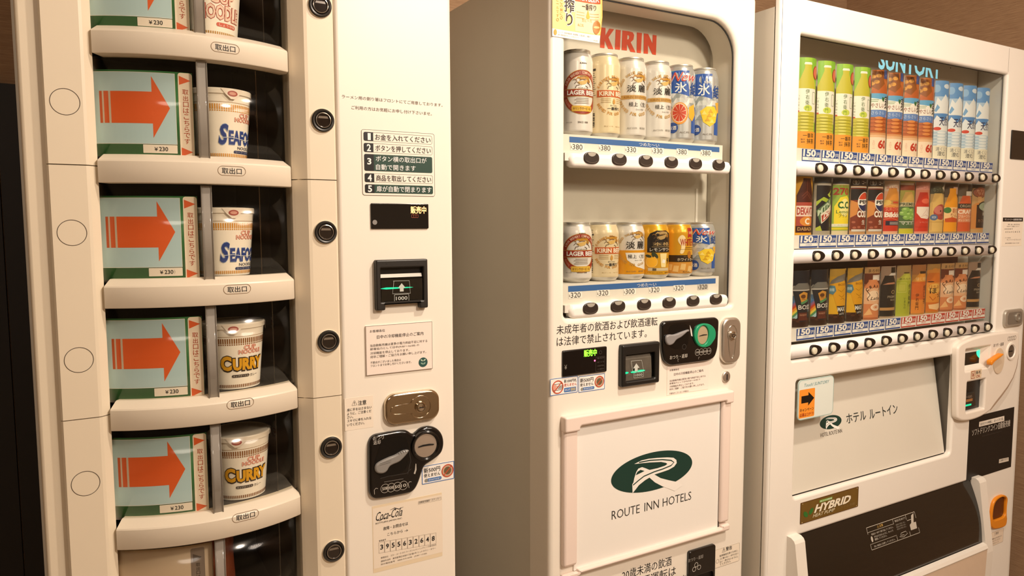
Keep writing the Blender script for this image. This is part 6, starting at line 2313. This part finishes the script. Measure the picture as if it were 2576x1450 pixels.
can('short yellow can with red lettering and a dark brown band', CX[4], CCY, z, HS, 'e8ae2c', p_highball, radians(-8), g2, metal=0.3)
can('short blue and silver can with a yellow lemon, last on the lower shelf', CX[5], CCY, z, HS, 'd6dade', p_ice, radians(-14), g2, 'yellow', True, metal=0.6)

# ------------------------------------------------------------------ sample bottles of the soft drink machine
RC = 0.045
HALF = 0.0350


def bott(w, v0, v1, cap=0.10, neck=0.34, sh=0.30, c=-.006):
    """bottle outline between v0 and v1 (fractions): wide body, sloping shoulder, neck"""
    hv = v1 - v0
    return [(c - w, v0), (c + w, v0), (c + w, v1 - hv * sh), (c + w * neck, v1 - hv * cap), (c + w * neck, v1), (c - w * neck, v1), (c - w * neck, v1 - hv * cap), (c - w, v1 - hv * sh)]


def k_greentea(B):
    B.r(-1, 1, 0, 1, '86bd3a')
    B.r(-1, 1, .30, .52, 'cfc79a')
    B.poly(bott(.021, .10, .945, .07, .36, .27), 'c3bd3c')
    B.poly([(-.0145, .955), (.0025, .955), (.0025, 1.0), (-.0145, 1.0)], '9ccb3f')
    B.poly([(-.015, .925), (.003, .925), (.0015, .95), (-.0135, .95)], 'eceee0')
    B.r(-.028, .018, .41, .665, 'efeee2')
    B.vt('伊右衛門', -.012, -.001, .42, .66, '3c6b3a')
    B.vt('いまも昔も', -.027, -.022, .43, .60, '7d8f70')
    B.r(-.026, -.022, .405, .425, 'c05a3c')
    B.el(-.004, .45, .010, .035, 'c8d857')
    B.vt('門', -.0115, -.0015, .42, .475, '6d9a2e')
    B.fr(.006, .016, .50, .63, '3d5e3c')
    for i in range(6):
        B.r(-.026, .014, .185 + .035 * i, .19 + .035 * i, 'a9a832')
        B.el(-.011, .203 + .035 * i, .009, .010, 'd8d56a')
    B.el(.0155, .845, .010, .075, 'b5402c')
    B.el(.0155, .845, .008, .060, 'd9705a')
    B.r(-1, 1, 0, .195, 'e79b33')
    B.r(-.035, -.028, .07, .16, 'efb45a')
    B.t('一番茶', -.014, .012, .125, .175, '30241a', .02)
    B.t('抹茶', -.006, .012, .06, .115, '30241a', .02)
    B.t('贅沢', -.018, -.010, .095, .115, '5a4126')
    B.t('濃厚', -.018, -.010, .068, .085, '5a4126')


def k_barley(B):
    B.r(-1, 1, 0, 1, 'c47034')
    B.poly(bott(.026, .10, .93, .08, .36, .22), 'b85f2a')
    B.poly([(-.032, .80), (-.012, .76), (.004, .84), (-.006, .98), (-.026, .99)], '8f5220')
    for a, b in ((-.024, .92), (-.016, .86), (-.026, .84), (-.012, .93)):
        B.el(a, b, .006, .022, 'd99b3c')
    B.r(.001, .014, .90, 1.0, '4a63a8')
    B.r(-.032, .022, .53, .725, 'f1efe8')
    B.poly([(-.032, .725), (.022, .725), (.022, .69), (-.006, .655), (-.032, .67)], '5aa5d6')
    B.r(-.028, -.012, .625, .632, '6f9a6a')
    B.r(-.028, -.010, .645, .652, '6f9a6a')
    B.poly([(-.002, .685), (.002, .675), (.006, .685), (.005, .655), (.001, .622), (-.003, .655)], '2f6b3a')
    B.t('やさしい', -.028, .004, .555, .61, '8c3f26', .02)
    B.t('麦', .006, .020, .55, .70, '2c2320', .03)
    B.r(-.032, .022, .445, .53, '5b84c6')
    B.t('さらさら', -.025, .004, .475, .515, 'c6d8ee', .01)
    B.poly([(.010, .45), (.020, .45), (.018, .51)], 'c79ac0')
    for i in range(4):
        B.r(-.030, .020, .285 + .045 * i, .289 + .045 * i, '9c4c1f')
        B.el(-.008, .30 + .045 * i, .010, .016, 'd98a48')
    B.r(-1, 1, 0, .205, 'f0ddc4')
    B.r(-1, 1, .205, .235, 'e3b98f')
    B.r(-1, 1, .235, .26, 'd59863')
    B.t('60', -.009, .016, .07, .175, 'c03524', .04)
    B.vt('カロリー', -.021, -.0155, .06, .17, 'd9a090')


def k_water(B):
    B.r(-1, 1, 0, 1, '5d97d4')
    B.r(-1, 1, .55, .80, 'a9c8e6')
    B.poly([(-.035, .66), (-.020, .79), (-.012, .74), (0, .83), (.014, .74), (.035, .68), (.035, .55), (-.035, .55)], 'e6edf2')
    B.poly([(-.030, .62), (-.020, .70), (-.014, .66), (-.022, .60)], '6fa6d8')
    B.el(-.022, .90, .008, .05, '88b6e2')
    B.el(.004, .93, .010, .03, 'd5e4f2')
    B.r(-1, 1, .40, .585, '4f8cce')
    B.poly([(-.035, .50), (-.020, .56), (-.005, .49), (.012, .57), (.035, .50), (.035, .42), (-.035, .42)], 'e3ecf4')
    B.t('天然水', -.014, .024, .43, .545, '1e2c58', .03)
    B.r(-1, 1, .355, .42, 'e9eef0')
    B.el(-.018, .39, .009, .022, 'd0432f')
    for i in range(5):
        B.r(-1, 1, .165 + .040 * i, .19 + .040 * i, 'a9c6de')
        B.r(-1, 1, .19 + .040 * i, .205 + .040 * i, 'c9dbe8')
        B.el(-.006, .18 + .040 * i, .012, .014, 'e4eef4')
    B.r(-1, 1, 0, .175, 'e6e3cf')
    B.t('清くして', -.020, .016, .105, .155, '6a7076', .01)
    B.t('澄む', -.016, .006, .045, .10, '4b5258', .02)


def k_vita(B):
    B.r(-1, 1, 0, 1, 'd99f24')
    B.poly(bott(.0225, .04, .97, .05, .45, .32, 0), '4a1b14')
    B.stroke([(-.012, .66), (0, .75), (.012, .66)], '8d4a36')
    B.stroke([(0, .94), (0, .70)], '8d4a36')
    B.stroke([(-.010, .62), (0, .70), (.010, .62)], '8d4a36')
    B.r(-.0225, .0225, .13, .56, 'a9483a')
    B.r(-.0225, .0225, .32, .50, 'e6d2c6')
    B.t('DEKAVITA', -.021, .026, .345, .475, 'a8322a', .03)
    B.el(.002, .235, .017, .085, 'd98a3a')
    B.t('C', -.004, .009, .18, .29, 'f3ead8', .04)
    B.r(-.0225, .0225, .06, .155, '3a160f')
    B.t('DABADA', -.019, .020, .075, .135, 'c49a62', .02)


def k_dew(B):
    B.r(-1, 1, 0, 1, '9d9686')
    B.r(-1, 1, .90, 1, '2b3a44')
    B.r(-.021, .028, .07, .86, '141821')
    B.r(-.019, .026, .86, .885, 'b9b4aa')
    for pts, c in (([(-.021, .58), (-.006, .66), (.014, .60), (.005, .55), (-.010, .60), (-.021, .50)], '9fb53a'), ([(.004, .70), (.020, .80), (.012, .70), (.026, .66), (.010, .66)], 'b5c84a'), ([(-.021, .12), (-.012, .16), (-.008, .07), (-.021, .07)], 'a9b83c')):
        B.poly(pts, c)
    B.poly([(-.021, .42), (.028, .76), (.028, .52), (-.012, .20)], '4b6b4a')
    B.poly([(-.012, .36), (.028, .58), (.028, .44), (-.010, .19)], 'dcd9c6')
    B.poly([(-.010, .33), (.027, .54), (.027, .43), (-.008, .22)], 'a8382a')
    B.tx('DEW', [(-.006, .25), (.026, .44), (.026, .54), (-.004, .36)], 'e9e4d8')
    B.tx('MTN', [(-.018, .32), (.012, .52), (.012, .62), (-.018, .42)], 'b9cbb0')


def k_lemonc(B):
    B.r(-1, 1, 0, 1, 'cfc3a0')
    B.r(-1, 1, .90, 1, '3a4650')
    B.r(-.026, .028, .07, .88, '8fae45')
    B.t('270', -.025, .014, .70, .83, 'b04034', .03)
    B.t('ビタミンC', -.012, .018, .845, .885, 'b04034', .01)
    B.poly([(-.022, .16), (-.022, .50), (-.010, .66), (.008, .69), (.024, .60), (.026, .18)], 'ecd83a')
    B.el(.003, .48, .014, .16, 'f3ec9a')
    B.t('C.C.', -.015, .018, .46, .59, '23663a', .04)
    B.t('Lemon', -.018, .018, .375, .435, '4c7a3a', .01)
    B.t('プラス', -.013, .010, .305, .36, '30482a', .02)
    B.r(-.026, .028, .14, .19, 'e9e9d2')
    B.t('レモン約50個分のビタミンC', -.024, .020, .155, .175, '6d7a4a')
    B.r(-.026, .028, .085, .125, 'd6c832')


def k_cola(B):
    B.r(-1, 1, 0, 1, 'b98f62')
    B.r(-1, 1, .875, 1, '17171a')
    B.t('（生）コーラ', -.022, .022, .90, .975, 'd5d2ca', .02)
    B.r(-.025, .028, .07, .845, '7a3422')
    B.r(-.025, .028, .62, .82, '17181c')
    B.r(-.025, .028, .845, .86, 'e3e0d8')
    B.poly([(-.025, .30), (-.025, .62), (-.006, .56), (-.012, .36)], 'cf8a48')
    B.el(.010, .585, .0205, .185, 'e7e4dc')
    B.half(.010, .585, .019, .172, 1, 'c9472c')
    B.half(.010, .585, .019, .172, -1, '1c2c5c')
    B.poly([(-.009, .635), (.002, .63), (.018, .645), (.029, .63), (.029, .53), (.016, .55), (.002, .52), (-.009, .54)], 'efeee8')
    B.t('PEPSI', -.0065, .032, .555, .62, '17181c', .04)
    B.t('COLA', -.011, .024, .305, .43, 'efe8dc', .05)
    B.t('生', .001, .013, .18, .26, 'efe8dc', .02)
    for a, b in ((-.018, .22), (-.006, .13), (.014, .12), (-.016, .12)):
        B.el(a, b, .004, .02, 'a8604a')
    B.r(-.022, .026, .05, .09, 'cfcac0')


def k_redlabel(B):
    B.r(-1, 1, 0, 1, 'd9a888')
    B.r(-1, 1, .80, 1, 'cdb8a4')
    B.poly(bott(.0265, .05, .86, .03, .4, .35), 'd8933f')
    B.t('まいにち', -.022, .016, .84, .90, 'a8543c', .01)
    B.r(-.033, .024, .05, .50, 'bf3522')
    B.r(-.030, .020, .555, .63, 'b98d4c')
    B.el(-.020, .59, .010, .05, 'd9b45c')
    B.r(-.006, .014, .57, .61, 'c04a30')
    B.stroke([(-.033, .52), (-.012, .55), (.012, .51), (.026, .53)], 'e9b48a')
    B.t('SUKOYAKA', -.022, .022, .43, .50, 'e08a6a', .01)
    B.t('Bikkle', -.024, .020, .31, .41, 'f0e4d6', .05)
    B.stroke([(-.033, .27), (-.010, .30), (.012, .25), (.026, .27)], 'e9a07a')
    B.r(-.021, .024, .16, .245, '232038')
    for v in (.215, .195, .175):
        B.r(-.012, .018, v, v + .008, 'cfc6c0')


def k_muscat(B):
    B.r(-1, 1, 0, 1, 'a6a24a')
    B.r(-1, 1, .83, .97, '8c4028')
    B.r(-.026, .010, .93, .975, 'd5cbb8')
    B.r(-1, 1, 0, .09, 'bdb92f')
    B.poly(bott(.027, .09, .80, .02, .35, .35), 'c9a45c')
    B.r(-.0285, .025, .10, .60, '47683f')
    B.r(-.0285, .025, .52, .60, 'b9b08c')
    B.t('PREMIUM', -.027, .024, .535, .59, '3c4a34', .02)
    for a, b, r in ((-.012, .46, .010), (.004, .44, .010), (-.018, .39, .009), (-.003, .37, .010), (.010, .36, .009), (-.010, .31, .009), (.004, .30, .009)):
        B.el(a, b, r, .045, '7fae52')
        B.el(a - .003, b + .012, r * .4, .015, 'a9cf7c')
    B.r(-.0285, .025, .225, .235, 'dfe3d2')
    B.t('マスカット', -.022, .030, .165, .22, 'e9ecdf', .02)
    B.t('20', .008, .018, .25, .30, 'e9ecdf', .01)


def k_strawberry(B):
    B.r(-1, 1, 0, 1, 'd88a72')
    B.r(-1, 1, .85, 1, 'd9978a')
    B.t('ペコッと', -.016, .016, .87, .92, 'a04a44', .01)
    B.poly(bott(.027, .04, .80, .02, .42, .36), 'c4321f')
    B.el(0, .63, .012, .05, 'e06a50')
    B.poly([(-.022, .52), (.022, .52), (.024, .36), (.008, .28), (-.012, .30), (-.022, .40)], 'efe2d6')
    B.stroke([(-.008, .36), (.004, .47), (.014, .38), (.020, .46)], 'c08a80')
    B.stroke([(-.012, .33), (0, .36), (.014, .33)], 'c08a80')
    B.poly([(-.033, .20), (-.014, .29), (-.012, .22), (-.020, .05), (-.033, .05)], 'c4402c')
    B.t('いちごミルク', -.014, .018, .205, .235, 'e8a090', .01)
    B.r(-.024, .020, .12, .128, 'a82a1a')


def k_apple(B):
    B.r(-1, 1, 0, 1, 'b59a62')
    B.r(-1, 1, .78, 1, '3a402f')
    B.poly([(.004, .90), (.016, .97), (.024, .86), (.024, .78), (.016, .82)], 'd8cfbb')
    B.t('なっちゃん', -.020, .014, .82, .90, '7a8068')
    B.poly(bott(.0255, .03, .79, .02, .45, .34), 'd8b56a')
    B.r(-.033, -.020, .05, .60, 'c9a660')
    B.el(.003, .42, .021, .155, 'a8463e')
    B.el(-.004, .46, .013, .085, 'c8756a')
    B.el(.001, .44, .002, .020, '2a1512')
    B.el(.014, .45, .002, .020, '2a1512')
    B.stroke([(.001, .365), (.008, .35), (.015, .37)], '5d1c18')
    B.el(-.016, .315, .009, .060, '4a6a94')
    B.t('WOW', -.021, -.011, .29, .34, 'd5dde6', .01)
    B.r(-.027, .020, .22, .23, 'c09a50')


def k_orange(B):
    B.r(-1, 1, 0, 1, 'a58a5e')
    B.r(-1, 1, .72, 1, '4a3c2c')
    B.r(-.006, .012, .78, .93, 'c9a695')
    B.poly(bott(.027, .03, .90, .10, .35, .40), 'e79a1e')
    B.r(-.0285, .022, .26, .52, 'f0c890')
    B.el(-.018, .46, .009, .060, '3e7a38')
    B.t('朝の実', -.006, .018, .40, .50, 'b0522a', .02)
    B.t('りんご', -.010, .020, .32, .40, '8f4a1e', .02)
    B.poly([(-.024, .29), (-.006, .32), (.020, .28), (.020, .22), (-.022, .22)], 'c4501f')


def k_craft(B):
    B.r(-1, 1, 0, 1, 'a08668')
    B.r(-1, 1, .75, 1, '5a4c3c')
    B.r(-.004, .014, .86, .98, '1d1a18')
    B.r(-.008, .018, .76, .85, 'd6d0c6')
    B.poly(bott(.0255, .03, .76, .02, .45, .28), 'c8562a')
    B.r(-.028, .021, .50, .60, '2a211b')
    B.t('ORGANIC', -.022, .016, .52, .58, 'b3a48c', .01)
    B.r(-.028, .021, .22, .49, 'd0835c')
    B.t('CRAFT', -.026, .018, .39, .475, 'f0e4d2', .03)
    B.t('フルーツティー', -.024, .018, .305, .37, 'efe0c8', .01)
    B.t('オレンジ&マンゴー', -.024, .018, .235, .29, 'efe0c8', .01)


def k_spoon(B):
    B.r(-1, 1, 0, 1, 'b9925c')
    B.r(-1, 1, .93, 1, '1d1712')
    B.el(-.004, .84, .021, .115, '3a2116')
    B.el(-.004, .84, .0195, .105, '8c4a30')
    B.t('カフェ', -.016, .008, .84, .90, 'd6a98c', .01)
    B.t('ラテ', -.012, .006, .78, .83, 'd6a98c', .01)
    B.r(-.012, -.001, .63, .75, 'c89a66')
    B.poly([(-.026, .08), (-.026, .55), (-.016, .62), (.024, .62), (.024, .08)], 'c4813f')
    B.r(-.014, .024, .10, .58, '2a1a12')
    B.el(.010, .545, .021, .11, '16110e')
    B.el(.010, .545, .018, .085, '8d9c86')
    B.vt('古都', .004, .016, .35, .52, 'd9d4c2')
    B.t('カフェ', -.010, .018, .22, .28, 'a8805c', .01)


def k_rainbow(B):
    B.r(-1, 1, 0, 1, '17202c')
    B.poly([(-.035, .70), (-.022, .74), (-.008, .66), (-.008, .58), (-.035, .55)], '9a9a92')
    B.r(-1, 1, .27, .56, '46617a')
    B.poly([(-.035, .52), (-.018, .40), (-.018, .26), (-.035, .26)], '54809c')
    for i, c in enumerate(('4a6a9a', '8a5a7a', 'b8432c', 'd9882c', 'd9c24a', '4f8a5a', '9fc0c8')):
        B.poly([(-.035, .44 - .05 * i), (-.014, .54 - .05 * i), (-.014, .47 - .05 * i), (-.035, .37 - .05 * i)], c)
    B.r(-1, 1, 0, .155, '2f1a10')
    for i in range(7):
        B.el(-.030 + .009 * i, .11 + .03 * (i % 2), .005, .022, '4a2a1a')
    B.poly([(-.024, .66), (.020, .66), (.008, .10), (-.010, .10)], '20242a')
    B.poly([(-.026, .66), (.022, .66), (.018, .72), (.010, .78), (-.014, .78), (-.022, .72)], '6b6a66')
    B.r(-.026, .022, .645, .665, 'b9b5ad')
    B.poly([(-.012, .58), (-.002, .63), (.010, .60), (.008, .46), (-.006, .42)], 'c08a3a')
    B.el(-.002, .545, .006, .035, '5d3a22')
    B.stroke([(-.006, .50), (.004, .49)], '3a2214')
    B.poly([(-.008, .44), (.012, .50), (.012, .46), (-.006, .40)], '4f8a5a')
    B.t('BOSS', -.013, .021, .315, .395, 'd2d0ca', .02)
    B.r(-.012, .010, .12, .26, '5a2c22')
    B.t('RAINBOW', -.009, .008, .20, .235, 'b98a70')


def k_yellowcup(B):
    B.r(-1, 1, 0, 1, 'c79a2c')
    B.r(-1, 1, .86, 1, 'b8923a')
    B.r(-1, 1, .15, .50, 'd6a62a')
    B.r(-1, 1, 0, .17, '2f1a10')
    for i in range(7):
        B.el(-.030 + .009 * i, .12 + .03 * (i % 2), .005, .022, '4a2a1a')
    B.poly([(-.026, .735), (.018, .80), (.016, .13), (-.004, .13)], 'd39a22')
    B.poly([(-.028, .72), (.020, .80), (.014, .92), (-.010, .86), (-.022, .79)], '77736b')
    B.poly([(.014, .98), (.026, .92), (.030, .72), (.020, .64), (.012, .78)], '2a2420')
    B.poly([(-.030, .63), (-.025, .70), (-.015, .69), (-.012, .60), (-.018, .53), (-.027, .55)], '4f7a8a')
    B.t('微糖', -.026, -.016, .59, .65, 'c9dde0')
    B.t('BOSS', -.008, .014, .69, .73, '8f5a18', .01)
    for pts in ([(-.008, .62), (0, .58), (.012, .64)], [(-.006, .52), (.002, .48), (.012, .53)], [(-.002, .44), (.006, .46), (.012, .42)]):
        B.stroke(pts, '8a5f18')
    B.poly([(-.010, .32), (.016, .32), (.016, .13), (-.004, .13)], '1d1a1a')
    B.t('MAX', -.008, .014, .22, .30, 'cdd0cc', .04)
    B.t('LATTE', -.003, .011, .155, .19, 'cdd0cc', .01)


def k_milktea(B):
    B.r(-1, 1, 0, 1, 'a4603c')
    B.r(-1, 1, .88, 1, 'b58e5e')
    B.r(-1, 1, .68, .88, '6a3420')
    B.t('まろやか', -.018, .014, .90, .96, '3c2a18', .02)
    B.poly([(-.012, .66), (.000, .78), (.010, .66)], 'a8301c')
    B.r(-.008, .016, .74, .85, 'd9cfc4')
    B.poly(bott(.0265, .04, .76, .04, .42, .20), 'cc8254')
    B.r(-.0275, .022, .30, .60, 'dcae88')
    B.arc('CRAFT', -.003, .44, .0225, 150, 30, .0085, '3a2014')
    B.el(-.003, .455, .0165, .10, 'ead0b2')
    B.stroke([(-.020, .55), (-.013, .47), (-.019, .40), (-.016, .36)], '3a2014', 2)
    B.stroke([(.004, .52), (.010, .46), (.006, .42)], '3a2014', 2)
    B.t('Latte', -.012, .016, .375, .435, '3a2014', .01, .3)
    for r in (.014, .010, .006):
        B.ring(.003, .235, r, r * 4.2 / .9, 'f0d9bc')
    B.poly([(-.028, .08), (-.014, .22), (-.006, .10)], 'e3b27a')


def k_black(B):
    B.r(-1, 1, 0, 1, 'a08a72')
    B.r(-1, 1, .62, 1, '9a8270')
    B.r(-.003, .014, .84, .98, '1a1816')
    B.poly([(-.009, .82), (.019, .82), (.015, .87), (-.003, .87)], 'd6d2ca')
    B.poly(bott(.027, .03, .82, .02, .45, .24), '23211f')
    B.poly([(-.022, .645), (.014, .655), (.010, .69), (-.010, .68)], 'b07a5c')
    B.ring(.006, .50, .006, .036, 'b59a70')
    B.t('PREMIUM', -.010, .024, .385, .43, '9a8f7c', .01)
    B.t('BLACK', -.002, .016, .33, .365, '9a8f7c', .01)
    B.r(-.033, .021, .145, .20, 'b58a55')


def k_greenpack(B):
    B.r(-1, 1, 0, 1, 'b9a06a')
    B.r(-1, 1, .76, 1, 'a3855c')
    B.r(-1, 1, 0, .72, 'a9ae40')
    B.poly([(-.026, .70), (.020, .70), (.008, .84), (-.010, .84)], 'b5b84a')
    B.r(-.010, .006, .84, .87, '5b4a2c')
    B.r(-.026, .020, .03, .70, 'a5ad38')
    B.t('あたたかい', -.020, .018, .715, .755, '3f4a20', .01)
    B.fr(-.024, -.002, .47, .66, 'd2cf7a')
    B.r(-.021, -.005, .50, .63, 'b3b44a')
    B.vt('伊右衛門', .004, .016, .18, .64, '2f3a1c')
    B.vt('いまもの', -.008, -.003, .14, .38, '5a6a2a')


def k_orangepack(B):
    B.r(-1, 1, 0, 1, 'b5803f')
    B.r(-1, 1, .80, 1, 'a06c40')
    B.poly([(-.026, .66), (.020, .66), (.010, .84), (-.008, .84)], 'd9953c')
    B.r(-.008, .016, .82, .87, '3a2a1e')
    B.t('焙じ茶香', -.018, .018, .68, .75, 'e9c88a', .01)
    B.r(-.027, .021, .03, .66, 'c9642a')
    B.r(-.027, .021, .03, .30, 'd9883a')
    B.fr(-.022, -.002, .42, .60, 'd9743a')
    B.vt('伊右衛門', -.018, -.007, .09, .43, '3a1a10')
    B.vt('焙じ茶', .004, .017, .20, .60, '3a1a10')


def k_honey(B):
    B.r(-1, 1, 0, 1, 'b57a30')
    B.r(-1, 1, .84, 1, 'a8814a')
    for a, b, r in ((-.018, .84, .008), (-.006, .87, .009), (.008, .86, .008), (-.012, .79, .009), (.004, .80, .009)):
        B.el(a, b, r, .045, 'd08a3c')
    B.poly(bott(.0265, .03, .82, .02, .6, .12), 'c9702a')
    B.r(-.028, .021, .22, .62, 'd98f3a')
    B.el(-.004, .50, .018, .10, 'e3b45a')
    B.el(-.016, .64, .008, .012, '4a2a14')
    B.t('はちみつ', -.020, .018, .49, .57, 'a85a1c', .02)
    B.t('ほ', -.018, .000, .40, .51, '2a160c', .04)
    B.t('っと', .002, .016, .32, .42, '2a160c', .03)
    B.stroke([(-.018, .34), (-.010, .26), (-.002, .32)], 'a84a1c', 2)
    B.poly([(-.020, .17), (.016, .20), (.020, .12), (.004, .06), (-.018, .09)], 'e9c490')


class CardBrush:
    """draws on a sample in metres across and fractions of its height"""
    def __init__(s, mb, z0, h):
        s.mb, s.z0, s.h, s.k = mb, z0, h, 0

    def o(s):
        s.k += 1
        return 0.00015 + 0.000035 * s.k

    def Z(s, v):
        return s.z0 + s.h * v

    def m(s, c):
        return mat(c, 0.4)

    def X(s, x):
        return max(-HALF, min(HALF, (x + 0.006) * 1.24 - 0.0105))

    def r(s, x0, x1, v0, v1, c):
        s.mb.rect(s.X(x0), s.X(x1), s.Z(v0), s.Z(v1), s.m(c), s.o())

    def poly(s, pts, c):
        s.mb.flat([(s.X(x), s.Z(v)) for x, v in pts], s.m(c), s.o())

    def el(s, x, v, rx, rv, c):
        s.mb.flat([(s.X(a), s.Z(b)) for a, b in ell(x, v, rx, rv, 22)], s.m(c), s.o())

    def half(s, x, v, rx, rv, up, c):
        s.mb.flat([(s.X(x + rx * cos(pi * i / 16)), s.Z(v + up * rv * sin(pi * i / 16))) for i in range(17)], s.m(c), s.o())

    def ring(s, x, v, r, rv, c):
        s.mb.flat([[(s.X(a), s.Z(b)) for a, b in ell(x, v, r, rv, 22)], [(s.X(a), s.Z(b)) for a, b in ell(x, v, r * .75, rv * .75, 22)]], s.m(c), s.o())

    def fr(s, x0, x1, v0, v1, c):
        s.mb.frame(s.X(x0), s.X(x1), s.Z(v0), s.Z(v1), 0.0008, s.m(c), s.o(), 0.001)

    def t(s, t, x0, x1, v0, v1, c, bold=0.0, shear=0.0):
        s.mb.text(t, s.X(x0), s.X(x1), s.Z(v0), s.Z(v1), s.m(c), s.o(), bold, shear)

    def vt(s, t, x0, x1, v0, v1, c):
        s.mb.vtext(t, s.X(x0), s.X(x1), s.Z(v0), s.Z(v1), s.m(c), s.o(), 0.015)

    def tx(s, t, q, c):                      # lettering inside a slanted four-sided field
        vs, fs, _ = glyphs(t, 0.04, 0)
        P_ = []
        for a, b in vs:
            x = (q[0][0] * (1 - a) + q[1][0] * a) * (1 - b) + (q[3][0] * (1 - a) + q[2][0] * a) * b
            v = (q[0][1] * (1 - a) + q[1][1] * a) * (1 - b) + (q[3][1] * (1 - a) + q[2][1] * a) * b
            P_.append((s.X(x), s.Z(v)))
        s.mb.tris(P_, fs, s.o(), s.m(c))

    def stroke(s, pts, c, k=1):
        s.mb.stroke([(s.X(x), s.Z(v)) for x, v in pts], 0.0009 * k, s.m(c), s.o())

    def arc(s, t, x, v, r, a0, a1, hgt, c):
        s.mb.arctext(t, s.X(x), s.Z(v), r * 1.2, radians(a0), radians(a1), hgt, s.m(c), s.o(), 0.03)


CARDY = 1.1580


def card(kind, label, cx, z0, h, group):
    cyc = CARDY + RC
    mb = MB()
    mb.W = lambda x, o, z: (cx + (RC + o) * sin(x / RC), cyc - (RC + o) * cos(x / RC), z)
    n = 16
    vs = []
    for i in range(n + 1):
        x = -HALF + 2 * HALF * i / n
        for d in (0.0, -0.0012):
            vs += [mb.W(x, d, z0), mb.W(x, d, z0 + h)]
    fs = []
    edge = mat('cfc6b4', 0.4)
    for i in range(n):
        b, c = 4 * i, 4 * i + 4
        fs += [(b, c, c + 1, b + 1), (b + 2, b + 3, c + 3, c + 2), (b + 1, c + 1, c + 3, b + 3), (b, b + 2, c + 2, c)]
    fs += [(0, 1, 3, 2), (4 * n, 4 * n + 2, 4 * n + 3, 4 * n + 1)]
    mb.add(vs, fs, edge, True)
    mb.maxdx = 0.0032
    kind(CardBrush(mb, z0, h))
    o = mb.build('sample_bottle', None, (cx, CARDY, z0))
    o['label'], o['category'], o['group'] = label, 'sample bottle', group
    return o


def again(src, cx, label):
    o = src.copy()
    COL.objects.link(o)
    o.location.x = cx
    o['label'] = label
    return o


HR = [at(2040, 145, 1.158)[1] - ROWZ[0], at(2030, 444, 1.158)[1] - ROWZ[1], at(2090, 678, 1.158)[1] - ROWZ[2]]
ords = ['first', 'second', 'third', 'fourth']
for j, (kd, nm_) in enumerate(((k_greentea, 'green tea sample bottle with yellow foot'), (k_barley, 'orange barley tea sample bottle with red 60'), (k_water, 'blue and white water sample bottle with red oval'))):
    src = None
    for i in range(4):
        lb = '%s, %s of four alike from the left' % (nm_, ords[i])
        if src is None:
            src = card(kd, lb, RBX[4 * j] + 0.0035, ROWZ[0], HR[0], 'sample bottles in the top row')
        else:
            again(src, RBX[4 * j + i] + 0.0035, lb)
row2 = [(k_vita, 'brown vitamin drink sample bottle on yellow, first in the middle row'), (k_dew, 'dark can sample with green streaks and red slanted lettering'), (k_lemonc, 'yellow lemon soda sample with red 270 on top'),
        (k_cola, 'cola can sample with round red, white and blue emblem, left of two alike'), (k_cola, 'cola can sample with round red, white and blue emblem, right of two alike'), (k_redlabel, 'red yogurt drink sample with a dark blue box below'),
        (k_muscat, 'green grape drink sample with a bunch of muscat grapes'), (k_strawberry, 'red strawberry drink sample with white blob label'), (k_apple, 'pale apple juice sample with a smiling red apple'),
        (k_orange, 'orange juice sample bottle with round green badge'), (k_craft, 'orange fruit tea sample bottle with black cap and dark band'), (k_spoon, 'brown coffee sample with a round spoon-shaped sign, last in the middle row')]
prev = None
for i, (kd, lb) in enumerate(row2):
    if prev and prev[0] is kd:
        again(prev[1], RBX[i] + 0.0035, lb)
    else:
        prev = (kd, card(kd, lb, RBX[i] + 0.0035, ROWZ[1], HR[1], 'samples in the middle row'))
row3 = [(k_rainbow, 'dark coffee cup sample with rainbow background, left of two alike'), (k_rainbow, 'dark coffee cup sample with rainbow background, right of two alike'),
        (k_yellowcup, 'tilted yellow coffee cup sample, left of two alike'), (k_yellowcup, 'tilted yellow coffee cup sample, right of two alike'),
        (k_milktea, 'pink-brown milk tea sample beside the yellow cup samples'), (k_black, 'black coffee bottle sample between milk tea and green tea'), (k_greenpack, 'yellow-green tea sample with square emblem in the bottom row'),
        (k_orangepack, 'orange roasted tea sample with dark vertical characters'), (k_honey, 'honey drink sample with orange blossoms on top'), (k_milktea, 'pink-brown milk tea sample, left of the two beside the honey drink'),
        (k_milktea, 'pink-brown milk tea sample, right of the two near the row end'), (k_black, 'black coffee bottle sample, last in the bottom row')]
made = {}
for i, (kd, lb) in enumerate(row3):
    if kd in made:
        again(made[kd], RBX[i] + 0.0035, lb)
    else:
        made[kd] = card(kd, lb, RBX[i] + 0.0035, ROWZ[2], HR[2], 'samples in the bottom row')
